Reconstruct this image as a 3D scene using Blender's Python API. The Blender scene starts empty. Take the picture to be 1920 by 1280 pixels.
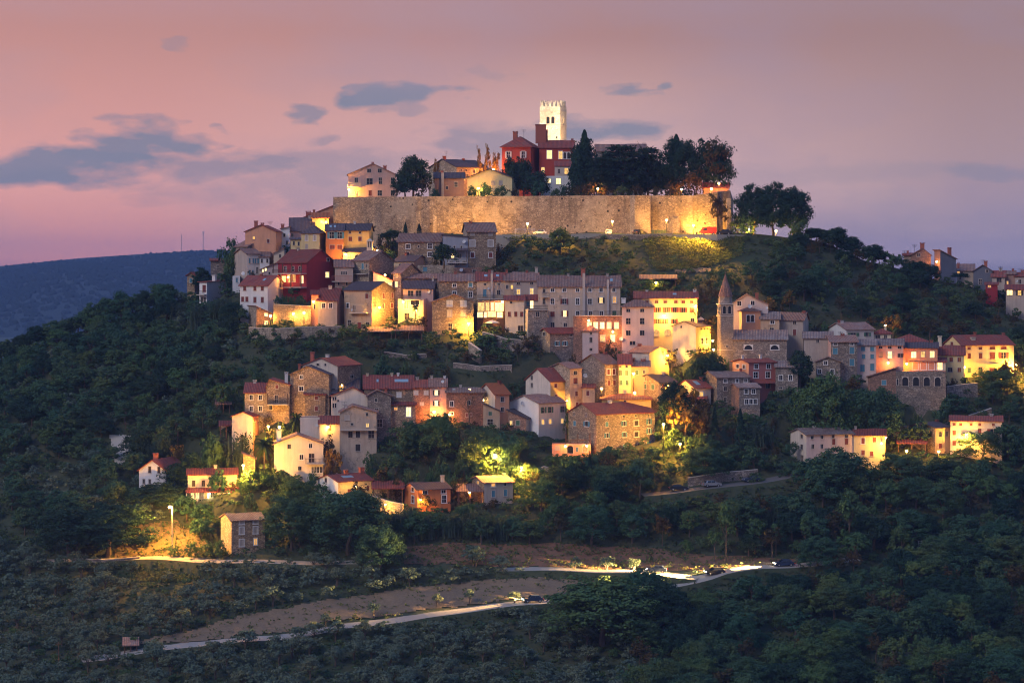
import bpy, math, random
import numpy as np
from mathutils import Vector, Matrix
random.seed(7); RNG = np.random.default_rng(7)
SC = bpy.context.scene; COL = SC.collection
# ---------------------------------------------------------------- camera
F = 4533.0; HZ = 520.0; CZ = 100.0            # focal length in photo pixels, horizon row, camera height
cam = bpy.data.cameras.new('camera'); camo = bpy.data.objects.new('camera', cam); COL.objects.link(camo)
camo.location = (0, 0, CZ); camo.rotation_euler = (math.radians(90), 0, 0)
cam.sensor_width = 36.0; cam.lens = 36.0 * F / 1920.0; cam.shift_y = -(640 - HZ) / 1920.0
cam.clip_start = 1.0; cam.clip_end = 30000; SC.camera = camo
# ---------------------------------------------------------------- world (dusk)
W = bpy.data.worlds.new('World'); SC.world = W; W.use_nodes = True
def build_world():
    nt = W.node_tree; nt.nodes.clear(); N = nt.nodes.new; L = nt.links.new
    out = N('ShaderNodeOutputWorld'); bg = N('ShaderNodeBackground'); L(bg.outputs[0], out.inputs[0])
    geo = N('ShaderNodeTexCoord'); sep = N('ShaderNodeSeparateXYZ'); L(geo.outputs['Generated'], sep.inputs[0])
    def M(op, a, b=None, clamp=False):
        n = N('ShaderNodeMath'); n.operation = op; n.use_clamp = clamp
        for i, v in enumerate((a, b)):
            if v is None: continue
            if isinstance(v, (int, float)): n.inputs[i].default_value = v
            else: L(v, n.inputs[i])
        return n.outputs[0]
    def ramp(fac, stops, mode='LINEAR'):
        r = N('ShaderNodeValToRGB'); r.color_ramp.interpolation = mode
        e = r.color_ramp.elements
        while len(e) < len(stops): e.new(0.5)
        for k, (p, c) in enumerate(stops): e[k].position = p; e[k].color = (*c, 1)
        L(fac, r.inputs[0]); return r.outputs[0]
    def mix(f, a, b, t='MIX'):
        n = N('ShaderNodeMix'); n.data_type = 'RGBA'; n.blend_type = t
        for i, v in ((0, f), (6, a), (7, b)):
            if isinstance(v, (int, float)): n.inputs[i].default_value = v
            elif isinstance(v, tuple): n.inputs[i].default_value = (*v, 1)
            else: L(v, n.inputs[i])
        return n.outputs[2]
    x, y, z = sep.outputs
    az = M('ARCTAN2', x, y)                        # 0 straight ahead, + to the right
    # elevation ramp: dusky pink belt near the horizon, blue dusk overhead
    el = M('ADD', M('MULTIPLY', z, 0.5), 0.5)
    left = ramp(el, [(0.0, (.02, .03, .06)), (.498, (.035, .05, .10)), (.503, (.60, .235, .195)), (.52, (.65, .305, .265)),
                     (.55, (.43, .205, .185)), (.60, (.22, .25, .40)), (.75, (.11, .24, .56)), (1, (.08, .21, .58))])
    right = ramp(el, [(0.0, (.02, .03, .06)), (.498, (.035, .05, .10)), (.503, (.33, .27, .325)), (.52, (.34, .24, .255)),
                      (.55, (.27, .165, .165)), (.60, (.20, .24, .40)), (.75, (.10, .22, .52)), (1, (.07, .19, .54))])
    f = ramp(M('ADD', M('MULTIPLY', az, 1.9), 0.5, True), [(0.05, (0, 0, 0)), (.95, (1, 1, 1))], 'EASE')
    sky = mix(f, left, right)
    # thin bright veil around the middle of the belt
    veil = M('MULTIPLY', M('SUBTRACT', 1.0, M('ABSOLUTE', M('MULTIPLY', M('SUBTRACT', az, 0.02), 6.0)), True),
             M('SUBTRACT', 1.0, M('ABSOLUTE', M('MULTIPLY', M('SUBTRACT', z, 0.035), 16.0)), True))
    sky = mix(M('MULTIPLY', veil, 0.75), sky, (.64, .43, .40))
    # clouds: long low banks; noise stretched along the horizon breaks their outline
    comb = N('ShaderNodeCombineXYZ'); L(M('MULTIPLY', az, 1.0), comb.inputs[0]); L(M('MULTIPLY', z, 2.6), comb.inputs[1])
    def noise(scale, det, off):
        n = N('ShaderNodeTexNoise'); n.inputs['Scale'].default_value = scale; n.inputs['Detail'].default_value = det
        v = N('ShaderNodeVectorMath'); v.operation = 'ADD'; L(comb.outputs[0], v.inputs[0]); v.inputs[1].default_value = (off, off * .7, 0)
        L(v.outputs[0], n.inputs['Vector']); return n.outputs['Fac']
    n1, n2, n3 = noise(34, 6, 1.3), noise(9, 3, 4.1), noise(95, 5, 2.2)
    nn = M('ADD', M('ADD', M('MULTIPLY', M('SUBTRACT', n1, .5), 4.2), M('MULTIPLY', M('SUBTRACT', n3, .5), 1.6)), M('MULTIPLY', M('SUBTRACT', n2, .5), 1.4))
    tot = None
    def px(p): return (p - 960) / F
    def py(p): return (HZ - p) / F
    wz = M('ADD', z, M('ADD', M('MULTIPLY', M('SUBTRACT', noise(17, 5, 7.7), .5), .020), M('MULTIPLY', M('SUBTRACT', noise(60, 4, 3.1), .5), .006)))
    wa = M('ADD', az, M('ADD', M('MULTIPLY', M('SUBTRACT', noise(22, 5, 9.4), .5), .085), M('MULTIPLY', M('SUBTRACT', noise(80, 4, 5.9), .5), .02)))
    for cx, cy, rx, ry, st in ((120, 318, 330, 44, 1.0), (270, 266, 140, 40, .95), (450, 318, 230, 36, .75), (735, 180, 95, 30, 1.0), (690, 166, 50, 16, .8), (760, 205, 45, 16, .5),
                               (575, 214, 55, 20, .75), (620, 262, 50, 20, .55), (640, 318, 230, 46, .55), (540, 350, 320, 44, .42), (940, 268, 150, 42, .65), (1130, 248, 150, 30, .9),
                               (1188, 168, 42, 14, .75), (360, 84, 36, 14, .35), (1800, 318, 110, 22, .5), (1560, 330, 260, 30, .22), (1910, 270, 60, 22, .4), (440, 246, 20, 9, .5), (1330, 420, 500, 60, .2),
                               (915, 145, 40, 16, .25), (-500, 300, 300, 50, .8), (2500, 260, 400, 60, .6)):
        u = M('DIVIDE', M('SUBTRACT', wa, px(cx)), rx / F); v = M('DIVIDE', M('SUBTRACT', wz, py(cy)), ry / F)
        # flatter underside
        d = M('SUBTRACT', 1.0, M('ADD', M('MULTIPLY', u, u), M('MULTIPLY', v, v)))
        d = M('ADD', M('MULTIPLY', d, .9), M('MULTIPLY', nn, .55))
        d = M('MULTIPLY', M('MULTIPLY', d, 1.35, True), st)
        tot = d if tot is None else M('MAXIMUM', tot, d)
    cl = mix(f, (.15, .175, .245), (.15, .18, .25))
    sky = mix(M('MULTIPLY', tot, .93), sky, cl)
    soft = M('MULTIPLY', M('SUBTRACT', n2, .45, True), 1.9, True)
    sky = mix(soft, sky, mix(f, (.36, .24, .27), (.24, .20, .29)))
    st = N('ShaderNodeTexSky'); st.sky_type = 'NISHITA'; st.sun_disc = False
    st.sun_elevation = math.radians(1.5); st.sun_rotation = math.radians(215); st.altitude = 200
    tot2 = mix(1.0, sky, mix(1.0, st.outputs[0], (.006, .006, .006), 'MULTIPLY'), 'ADD')
    L(tot2, bg.inputs[0]); bg.inputs[1].default_value = 1.0
build_world()
# ---------------------------------------------------------------- sun: the last soft glow, from behind and left of the camera
sl = bpy.data.lights.new('sun', 'SUN'); sl.energy = 1.0; sl.angle = math.radians(22); sl.color = (1.0, .86, .78)
so = bpy.data.objects.new('sun', sl); COL.objects.link(so)
so.rotation_euler = Vector((0.66, 0.62, -0.62)).to_track_quat('-Z', 'Y').to_euler()
vs = SC.view_settings; vs.view_transform = 'Standard'; vs.look = 'None'; vs.exposure = 0.42; vs.gamma = 1.0; vs.use_curve_mapping = False
SC.cycles.use_denoising = True; SC.cycles.filter_width = 1.1; SC.cycles.max_bounces = 4; SC.cycles.diffuse_bounces = 2; SC.cycles.glossy_bounces = 1
SC.cycles.transmission_bounces = 2; SC.cycles.transparent_max_bounces = 4; SC.cycles.volume_bounces = 0
SC.cycles.sample_clamp_indirect = 4.0; SC.cycles.use_light_tree = True; SC.cycles.caustics_reflective = False; SC.cycles.caustics_refractive = False
# ---------------------------------------------------------------- pixel / ground helpers
def P(px, py, Y): return Vector(((px - 960) / F * Y, Y, CZ + (HZ - py) / F * Y))
SKX = [-1200, -400, -100, 0, 100, 200, 300, 350, 400, 450, 520, 600, 640, 930, 1380, 1440, 1510, 1560, 1620, 1700, 1790, 1920, 2300, 3000]
SKY_ = [840, 760, 705, 678, 640, 602, 572, 556, 516, 474, 442, 434, 439, 439, 437, 441, 448, 462, 486, 508, 532, 560, 640, 760]
PU = [-.5, 0, .262, .452, .762, 1.0]; PV = [-.62, 0, .27, .432, .703, 1.0]
def Ssky(px): return np.interp(px, SKX, SKY_)
def G(px, py):
    s = Ssky(px); u = (1280 - py) / (1280 - s)
    return 455 + 185 * np.interp(u, PU, PV)
def GP(px, py, lift=0.0):
    v = P(px, py, float(G(px, py))); v.z += lift; return v
# ---------------------------------------------------------------- materials
MATS = {}
def newmat(name):
    m = bpy.data.materials.new(name); m.use_nodes = True; m.node_tree.nodes.clear(); MATS[name] = m
    nt = m.node_tree
    out = nt.nodes.new('ShaderNodeOutputMaterial')
    return m, nt, nt.nodes.new, nt.links.new, out
def nmix(N, L, f, a, b, t='MIX'):
    n = N('ShaderNodeMix'); n.data_type = 'RGBA'; n.blend_type = t
    for i, v in ((0, f), (6, a), (7, b)):
        if isinstance(v, (int, float)): n.inputs[i].default_value = v
        elif isinstance(v, tuple): n.inputs[i].default_value = (*v, 1)
        else: L(v, n.inputs[i])
    return n.outputs[2]
def nmath(N, L, op, a, b, clamp=True):
    n = N('ShaderNodeMath'); n.operation = op; n.use_clamp = clamp
    for i, v in enumerate((a, b)):
        if isinstance(v, (int, float)): n.inputs[i].default_value = v
        else: L(v, n.inputs[i])
    return n.outputs[0]
def nnoise(N, L, vec, scale, det=3, rough=.6):
    n = N('ShaderNodeTexNoise'); n.inputs['Scale'].default_value = scale; n.inputs['Detail'].default_value = det
    n.inputs['Roughness'].default_value = rough; L(vec, n.inputs['Vector']); return n.outputs['Fac']
def contrast(N, L, v, lo, hi):
    r = N('ShaderNodeMapRange'); r.inputs[1].default_value = lo; r.inputs[2].default_value = hi; L(v, r.inputs[0]); return r.outputs[0]
def principled(N, L, out, col, rough=.9, bump=None, bs=.3, bd=.05, spec=.2):
    b = N('ShaderNodeBsdfPrincipled'); b.inputs['Roughness'].default_value = rough; b.inputs['Specular IOR Level'].default_value = spec
    if isinstance(col, tuple): b.inputs['Base Color'].default_value = (*col, 1)
    else: L(col, b.inputs['Base Color'])
    if bump is not None:
        bn = N('ShaderNodeBump'); bn.inputs['Strength'].default_value = bs; bn.inputs['Distance'].default_value = bd
        L(bump, bn.inputs['Height']); L(bn.outputs[0], b.inputs['Normal'])
    L(b.outputs[0], out.inputs[0]); return b
def tint(N, L, col, amt=.16):
    oi = N('ShaderNodeObjectInfo'); r = contrast(N, L, oi.outputs['Random'], 0, 1)
    m = N('ShaderNodeMapRange'); m.inputs[3].default_value = 1 - amt; m.inputs[4].default_value = 1 + amt; L(oi.outputs['Random'], m.inputs[0])
    h = N('ShaderNodeHueSaturation'); L(m.outputs[0], h.inputs['Value']); L(col, h.inputs['Color']); return h.outputs[0]
def stone(name, c1, c2, mortar, scale=2.3, holes=0.0):
    m, nt, N, L, out = newmat(name); g = N('ShaderNodeNewGeometry'); pos = g.outputs['Position']
    mp = N('ShaderNodeMapping'); mp.inputs['Scale'].default_value = (1, 1, 1.5); L(pos, mp.inputs[0]); pos2 = mp.outputs[0]
    v = N('ShaderNodeTexVoronoi'); v.inputs['Scale'].default_value = scale; L(pos2, v.inputs['Vector'])
    e = N('ShaderNodeTexVoronoi'); e.feature = 'DISTANCE_TO_EDGE'; e.inputs['Scale'].default_value = scale; L(pos2, e.inputs['Vector'])
    sp = N('ShaderNodeSeparateColor'); L(v.outputs['Color'], sp.inputs[0])
    c = nmix(N, L, sp.outputs[0], c1, c2)
    c = nmix(N, L, contrast(N, L, nnoise(N, L, pos, .35, 4), .35, .7), c, nmix(N, L, .55, c, (.16, .12, .09)))
    c = nmix(N, L, contrast(N, L, nnoise(N, L, pos, 1.7, 4, .7), .55, .75), c, mortar)
    c = nmix(N, L, contrast(N, L, e.outputs['Distance'], .09, .02), c, mortar)
    if holes > .055:
        mp2 = N('ShaderNodeMapping'); mp2.inputs['Scale'].default_value = (.5, .5, .07); L(pos, mp2.inputs[0])
        st_ = contrast(N, L, nnoise(N, L, mp2.outputs[0], 1.0, 5, .65), .50, .72)
        c = nmix(N, L, nmath(N, L, 'MULTIPLY', st_, .72), c, (.10, .082, .062))
        pt_ = contrast(N, L, nnoise(N, L, pos, .13, 3), .52, .58)
        c = nmix(N, L, nmath(N, L, 'MULTIPLY', pt_, .35), c, (.50, .42, .31))
    if holes:
        h = N('ShaderNodeTexVoronoi'); h.inputs['Scale'].default_value = .42; L(pos, h.inputs['Vector'])
        c = nmix(N, L, contrast(N, L, h.outputs['Distance'], holes, holes * .6), c, (.03, .025, .02))
        n = contrast(N, L, nnoise(N, L, pos, .8, 5, .75), .60, .68)
        c = nmix(N, L, nmath(N, L, 'MULTIPLY', n, .8), c, (.05, .045, .03))
    principled(N, L, out, tint(N, L, c, .12), .95, e.outputs['Distance'], .8, .08); return m
def plaster(name, c, dirty=.5, under=None):
    m, nt, N, L, out = newmat(name); g = N('ShaderNodeNewGeometry'); pos = g.outputs['Position']
    mp = N('ShaderNodeMapping'); mp.inputs['Scale'].default_value = (1.4, 1.4, .16); L(pos, mp.inputs[0])
    dk = tuple(x * .62 for x in c)
    streak = contrast(N, L, nnoise(N, L, mp.outputs[0], 1.0, 4), .45, .75)
    blot = contrast(N, L, nnoise(N, L, pos, .38, 5), .42, .75)
    col = nmix(N, L, nmath(N, L, 'MULTIPLY', streak, dirty), c, dk)
    col = nmix(N, L, nmath(N, L, 'MULTIPLY', blot, dirty), col, tuple(x * .75 for x in c))
    if under:
        col = nmix(N, L, contrast(N, L, nnoise(N, L, pos, .55, 5, .7), .58, .64), col, under)
    fine = nnoise(N, L, pos, 6, 3)
    col = nmix(N, L, nmath(N, L, 'MULTIPLY', fine, .18), col, dk)
    principled(N, L, out, tint(N, L, col, .08), .9, fine, .25, .04); return m
def rooftile(name, c1, c2, c3, lich=.4):
    m, nt, N, L, out = newmat(name); tc = N('ShaderNodeTexCoord'); pos = tc.outputs['Object']
    g = N('ShaderNodeNewGeometry'); wp = g.outputs['Position']
    v = N('ShaderNodeTexVoronoi'); v.inputs['Scale'].default_value = 3.2; L(wp, v.inputs['Vector'])
    sp = N('ShaderNodeSeparateColor'); L(v.outputs['Color'], sp.inputs[0])
    c = nmix(N, L, sp.outputs[0], c1, c2)
    c = nmix(N, L, nmath(N, L, 'MULTIPLY', contrast(N, L, nnoise(N, L, wp, .5, 5, .7), .45, .68), lich), c, c3)
    uv = N('ShaderNodeUVMap'); uv.uv_map = 'rows'; su = N('ShaderNodeSeparateXYZ'); L(uv.outputs[0], su.inputs[0])
    s1 = nmath(N, L, 'SINE', nmath(N, L, 'MULTIPLY', su.outputs[0], 17.0, False), 0, False)   # rows of half-round tiles
    rows = contrast(N, L, s1, -1, 1)
    c = nmix(N, L, nmath(N, L, 'MULTIPLY', rows, .45), c, (.035, .02, .02))
    principled(N, L, out, tint(N, L, c, .18), .92, rows, .9, .07); return m
def simple(name, c, rough=.6, metal=0., spec=.3):
    m, nt, N, L, out = newmat(name); g = N('ShaderNodeNewGeometry')
    n = nnoise(N, L, g.outputs['Position'], 3.0, 3)
    col = nmix(N, L, nmath(N, L, 'MULTIPLY', n, .35), c, tuple(x * .6 for x in c))
    b = principled(N, L, out, tint(N, L, col, .08), rough, None, spec=spec); b.inputs['Metallic'].default_value = metal; return m
def emit(name, c1, c2, s):
    m, nt, N, L, out = newmat(name); g = N('ShaderNodeNewGeometry'); oi = N('ShaderNodeObjectInfo')
    c = nmix(N, L, oi.outputs['Random'], c1, c2)
    n = contrast(N, L, nnoise(N, L, g.outputs['Position'], 1.6, 2), .3, .7)
    e = N('ShaderNodeEmission'); L(c, e.inputs[0])
    mr = N('ShaderNodeMapRange'); mr.inputs[3].default_value = s * .55; mr.inputs[4].default_value = s * 1.2; L(n, mr.inputs[0]); L(mr.outputs[0], e.inputs[1])
    L(e.outputs[0], out.inputs[0]); return m
def leaf(name, c1, c2, c3, trans=.25):
    m, nt, N, L, out = newmat(name); g = N('ShaderNodeNewGeometry'); oi = N('ShaderNodeObjectInfo')
    c = nmix(N, L, oi.outputs['Random'], c1, c2)
    c = nmix(N, L, contrast(N, L, nnoise(N, L, g.outputs['Position'], .22, 3), .38, .68), c, c3)
    c = nmix(N, L, nmath(N, L, 'MULTIPLY', contrast(N, L, nnoise(N, L, g.outputs['Position'], 1.3, 2), .3, .75), .5), c, nmix(N, L, .5, c, (.015, .03, .015)))
    d = N('ShaderNodeBsdfDiffuse'); L(c, d.inputs[0]); t = N('ShaderNodeBsdfTranslucent'); L(c, t.inputs[0])
    mx = N('ShaderNodeMixShader'); mx.inputs[0].default_value = trans; L(d.outputs[0], mx.inputs[1]); L(t.outputs[0], mx.inputs[2])
    L(mx.outputs[0], out.inputs[0]); return m
def ground(name, c1, c2, c3, sc=.12, rows=None):
    m, nt, N, L, out = newmat(name); g = N('ShaderNodeNewGeometry'); pos = g.outputs['Position']
    a = contrast(N, L, nnoise(N, L, pos, sc, 5), .35, .68); b = contrast(N, L, nnoise(N, L, pos, sc * 9, 4, .7), .3, .75)
    c = nmix(N, L, b, nmix(N, L, a, c1, c2), c3)
    bump = nnoise(N, L, pos, sc * 14, 4, .7)
    principled(N, L, out, c, .97, bump, .8, .12); return m
stone('stone_warm', (.50, .37, .24), (.24, .17, .11), (.13, .095, .07), 1.8)
stone('stone_grey', (.42, .35, .29), (.19, .16, .14), (.11, .095, .085), 1.8)
stone('stone_pale', (.58, .48, .36), (.32, .26, .19), (.18, .145, .11), 1.8)
stone('stone_red', (.46, .25, .17), (.25, .14, .10), (.14, .09, .07), 1.8)
stone('wall_stone', (.48, .38, .27), (.27, .205, .145), (.15, .115, .08), 1.35, .15)
stone('tower_stone', (.78, .72, .62), (.62, .56, .47), (.42, .37, .30), 1.6, .05)
stone('campanile_stone', (.44, .36, .30), (.30, .245, .20), (.20, .165, .135), 2.0)
plaster('white', (.74, .73, .72), .35); plaster('offwhite', (.66, .58, .49), .65); plaster('cream', (.66, .56, .40), .45)
plaster('yellow', (.68, .45, .16), .35); plaster('yellowpale', (.72, .58, .30), .4); plaster('orange', (.60, .21, .075), .4)
plaster('salmon', (.68, .34, .20), .5); plaster('pink', (.66, .42, .35), .5); plaster('lavender', (.60, .48, .44), .5)
plaster('red', (.42, .075, .045), .4); plaster('maroon', (.30, .035, .045), .3); plaster('brickred', (.42, .15, .13), .4)
plaster('brown', (.36, .22, .17), .6); plaster('greyplaster', (.46, .38, .32), .75); plaster('bluegrey', (.36, .38, .44), .5)
plaster('shaded_plaster', (.15, .16, .20), .5); plaster('old', (.56, .44, .34), .85, (.28, .23, .19)); plaster('oldwarm', (.58, .41, .27), .85, (.30, .22, .15))  # first plaster: shade of the ridge walls put into its colour
rooftile('tile_red', (.36, .085, .055), (.24, .06, .045), (.20, .12, .10), .55)
rooftile('tile_old', (.40, .21, .145), (.23, .125, .10), (.33, .26, .22), .7)
rooftile('tile_grey', (.32, .22, .175), (.18, .125, .11), (.36, .31, .28), .7)
rooftile('tile_orange', (.50, .15, .05), (.40, .11, .04), (.30, .12, .06), .3)
rooftile('tile_dark', (.13, .095, .10), (.09, .07, .075), (.17, .14, .14), .4)
simple('glass', (.018, .022, .03), .12, 0, .6); simple('dark', (.02, .018, .018), .9)
simple('frame_stone', (.52, .46, .40), .9); simple('frame_white', (.72, .70, .68), .6); simple('wood', (.12, .065, .04), .8)
simple('sh_blue', (.10, .27, .36), .7); simple('sh_green', (.07, .15, .09), .7); simple('sh_red', (.20, .045, .035), .7)
simple('sh_dark', (.045, .032, .03), .7); simple('sh_white', (.62, .60, .58), .7); simple('sh_pale', (.45, .40, .36), .8)
simple('iron', (.03, .03, .032), .6, .5); simple('galv', (.42, .43, .44), .5, .6); simple('dish', (.55, .57, .58), .5)
simple('brick', (.38, .12, .08), .9); simple('chim', (.50, .44, .40), .95); simple('bark', (.10, .075, .055), .95)
simple('canvas', (.72, .68, .60), .9); simple('asphalt', (.13, .12, .11), .95); simple('asphalt_lit', (.36, .32, .27), .95); simple('asphalt_pale', (.40, .36, .30), .95)  # second asphalt: paler tone stands in for light on the roads
simple('car_white', (.70, .70, .70), .35, 0, .5); simple('car_silver', (.45, .47, .50), .3, .7, .5); simple('car_black', (.02, .022, .028), .25, 0, .6)
simple('car_red', (.55, .035, .02), .35, 0, .5); simple('car_blue', (.03, .05, .10), .3, 0, .5); simple('tyre', (.012, .012, .012), .9)
simple('skylight', (.30, .42, .46), .2, 0, .6); simple('bin', (.06, .09, .06), .6); simple('tarp', (.02, .30, .20), .6)
emit('lit', (1, .50, .11), (1, .66, .24), 1.1); emit('lit_bright', (1, .60, .18), (1, .74, .34), 2.3); emit('lit_dim', (1, .42, .10), (1, .55, .2), .8)
emit('bulb', (1, .60, .18), (1, .68, .26), 30.0); emit('headlight', (1, .85, .6), (1, .85, .6), 40.0); emit('taillight', (1, .03, .01), (1, .03, .01), 8.0)
leaf('leaf_wood', (.045, .115, .070), (.115, .150, .050), (.056, .125, .078)); leaf('leaf_far', (.026, .046, .034), (.026, .046, .034), (.032, .052, .040)); leaf('leaf_dark', (.026, .062, .044), (.045, .075, .042), (.030, .068, .050))
leaf('leaf_light', (.09, .17, .06), (.13, .17, .055), (.07, .14, .07)); leaf('leaf_olive', (.13, .185, .13), (.18, .20, .115), (.11, .165, .13))
leaf('leaf_autumn', (.28, .13, .03), (.20, .12, .035), (.25, .17, .04)); leaf('leaf_brown', (.09, .065, .035), (.12, .075, .03), (.07, .07, .035))
leaf('leaf_cane', (.075, .115, .085), (.06, .105, .075), (.085, .115, .07)); leaf('leaf_palm', (.035, .06, .03), (.04, .065, .03), (.03, .055, .03))
leaf('leaf_under', (.055, .095, .045), (.055, .095, .045), (.085, .095, .042)); ground('lamplit_grass', (.20, .135, .07), (.15, .10, .05), (.12, .095, .045), .25)  # clearing tone raised so the ground reads as lit by its lamp
ground('soil_grass', (.050, .066, .030), (.085, .078, .042), (.035, .048, .026)); ground('field_soil', (.19, .13, .08), (.13, .092, .06), (.23, .165, .10), .2)
ground('bank_soil', (.24, .105, .065), (.17, .085, .052), (.12, .085, .05), .18); ground('meadow', (.11, .14, .035), (.14, .15, .05), (.08, .10, .03), .25)
ground('valley', (.05, .07, .035), (.07, .08, .04), (.04, .055, .03), .01); ground('farwood', (.026, .042, .032), (.034, .050, .038), (.022, .038, .028), .02)
# ---------------------------------------------------------------- mesh builder
class MB:
    def __init__(s): s.v = []; s.f = []; s.m = []; s.uv = {}
    def poly(s, pts, m=0):
        n = len(s.v); s.v += [tuple(p) for p in pts]; s.f.append(tuple(range(n, n + len(pts)))); s.m.append(m)
    def box(s, a, b, m=0, skip=''):
        (x0, y0, z0), (x1, y1, z1) = a, b
        n = len(s.v); s.v += [(x0, y0, z0), (x1, y0, z0), (x1, y1, z0), (x0, y1, z0), (x0, y0, z1), (x1, y0, z1), (x1, y1, z1), (x0, y1, z1)]
        for q in ((0, 3, 2, 1), (4, 5, 6, 7), (0, 1, 5, 4), (1, 2, 6, 5), (2, 3, 7, 6), (3, 0, 4, 7)):
            s.f.append(tuple(n + i for i in q)); s.m.append(m)
    def loft(s, rings, m=0, cap=True, closed=True):
        n0 = len(s.v); k = len(rings[0])
        for r in rings: s.v += [tuple(p) for p in r]
        for i in range(len(rings) - 1):
            for j in range(k if closed else k - 1):
                a = n0 + i * k + j; b = n0 + i * k + (j + 1) % k
                s.f.append((a, b, b + k, a + k)); s.m.append(m)
        if cap:
            s.f.append(tuple(n0 + j for j in reversed(range(k)))); s.m.append(m)
            s.f.append(tuple(n0 + (len(rings) - 1) * k + j for j in range(k))); s.m.append(m)
    def tube(s, pts, rs, k=6, m=0):
        rings = []
        for i, p in enumerate(pts):
            p = Vector(p); q = Vector(pts[min(i + 1, len(pts) - 1)]) - Vector(pts[max(i - 1, 0)])
            if q.length < 1e-6: q = Vector((0, 0, 1))
            q.normalize(); a = q.orthogonal().normalized(); b = q.cross(a)
            if i and rings: pass
            r = rs[i] if isinstance(rs, (list, tuple)) else rs
            ref = Vector((1, 0, 0)) if abs(q.x) < .8 else Vector((0, 1, 0))
            a = (ref - q * ref.dot(q)).normalized(); b = q.cross(a)
            rings.append([p + (a * math.cos(t) + b * math.sin(t)) * r for t in [2 * math.pi * j / k for j in range(k)]])
        s.loft(rings, m)
    def sphere(s, c, r, m=0, nu=8, nv=5, sz=1.0):
        rings = []
        for i in range(nv + 1):
            th = math.pi * (i + .001) / (nv + .002); rr = math.sin(th) * r
            rings.append([(c[0] + rr * math.cos(2 * math.pi * j / nu), c[1] + rr * math.sin(2 * math.pi * j / nu), c[2] - r * sz * math.cos(th)) for j in range(nu)])
        s.loft(rings, m)
    def mesh(s, name, mats):
        me = bpy.data.meshes.new(name); me.from_pydata(s.v, [], s.f)
        for q in (mats if isinstance(mats, (list, tuple)) else [mats]): me.materials.append(MATS[q])
        if any(s.m): me.polygons.foreach_set('material_index', s.m)
        me.update(); return me
    def build(s, name, mats, parent=None, loc=None, rot=None):
        return link(name, s.mesh(name, mats), parent, loc, rot)
def link(name, data, parent=None, loc=None, rot=None):
    o = bpy.data.objects.new(name, data); COL.objects.link(o)
    if parent is not None: o.parent = parent
    if loc is not None: o.location = loc
    if rot is not None: o.rotation_euler = (0, 0, rot)
    return o
def tag(o, label, cat=None, group=None, kind=None):
    if label: o['label'] = label
    if cat: o['category'] = cat
    if group: o['group'] = group
    if kind: o['kind'] = kind
    return o
def empty(name, loc, rz=0.):
    o = link(name, None, None, loc, rz); o.empty_display_size = .5; return o
def struct(o): o['kind'] = 'structure'; return o
# ---------------------------------------------------------------- terrain
def bump(x, y): return .22 * np.sin(x * .31 + 1.3 * np.sin(y * .17)) + .16 * np.sin(y * .43 + x * .12) + .08 * np.sin(x * .9 + y * .7)
CUTS = []; CUTH = {}
def add_cut(inv, x0, x1, y0, y1, z, c, r, sl=1.0):
    """level building plot (or road bed) cut into the slope"""
    k = len(CUTS); CUTS.append((inv, x0, x1, y0, y1, z, sl, c[1], r))
    for i in range(int((c[0] - r) // 15), int((c[0] + r) // 15) + 1):
        for j in range(int((c[1] - r) // 15), int((c[1] + r) // 15) + 1): CUTH.setdefault((i, j), []).append(k)
def carve(x, y, z):
    for k in CUTH.get((int(x // 15), int(y // 15)), ()):
        inv, x0, x1, y0, y1, zg, sl, _, _ = CUTS[k]; v = inv @ Vector((x, y, 0))
        d = math.hypot(max(x0 - v.x, v.x - x1, 0), max(y0 - v.y, v.y - y1, 0))
        if d < 6.5: z = min(z, zg + max(0, d - 1.3) * sl)
    return z
def gp(px, py, lift=0.):
    v = P(px, py, float(G(px, py))); v.z = carve(v.x, v.y, v.z + float(bump(v.x, v.y))) + lift; return v
def grid_mesh(name, rows, mat):
    k = len(rows[0]); v = [tuple(p) for r in rows for p in r]
    f = [(i * k + j, i * k + j + 1, (i + 1) * k + j + 1, (i + 1) * k + j) for i in range(len(rows) - 1) for j in range(k - 1)]
    me = bpy.data.meshes.new(name); me.from_pydata(v, [], f); me.materials.append(MATS[mat])
    me.polygons.foreach_set('use_smooth', [True] * len(f)); me.update(); return link(name, me)
VALLEY = 4.0
def terrain():
    pxs = np.arange(-1200, 3001, 20); rows = []
    def extra(Y0, zf):
        return [Vector(((p - 960) / F * Y0, Y0, zf)) for p in pxs]
    rows.append(extra(290, VALLEY - 6))
    for u in np.linspace(-.5, 1, 170):
        r = []
        for p in pxs:
            s = float(Ssky(p)); r.append(gp(p, 1280 - u * (1280 - s)))
        rows.append(r)
    top = rows[-1]
    for dy, dz in ((8, -.2), (22, -3), (50, -14), (110, -42), (220, -90), (330, -130)):
        rows.append([Vector((q.x * (q.y + dy) / q.y, q.y + dy, max(q.z + dz, VALLEY - 6))) for q in top])
    struct(grid_mesh('hillside', rows, 'soil_grass'))
    s = MB(); s.poly([(-9000, -900, VALLEY), (9000, -900, VALLEY), (9000, 14000, VALLEY), (-9000, 14000, VALLEY)])
    struct(s.build('ground', 'valley'))
def inpoly(x, y, poly):
    c = False; n = len(poly)
    for i in range(n):
        (x1, y1), (x2, y2) = poly[i], poly[(i + 1) % n]
        if (y1 > y) != (y2 > y) and x < (x2 - x1) * (y - y1) / (y2 - y1) + x1: c = not c
    return c
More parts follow.
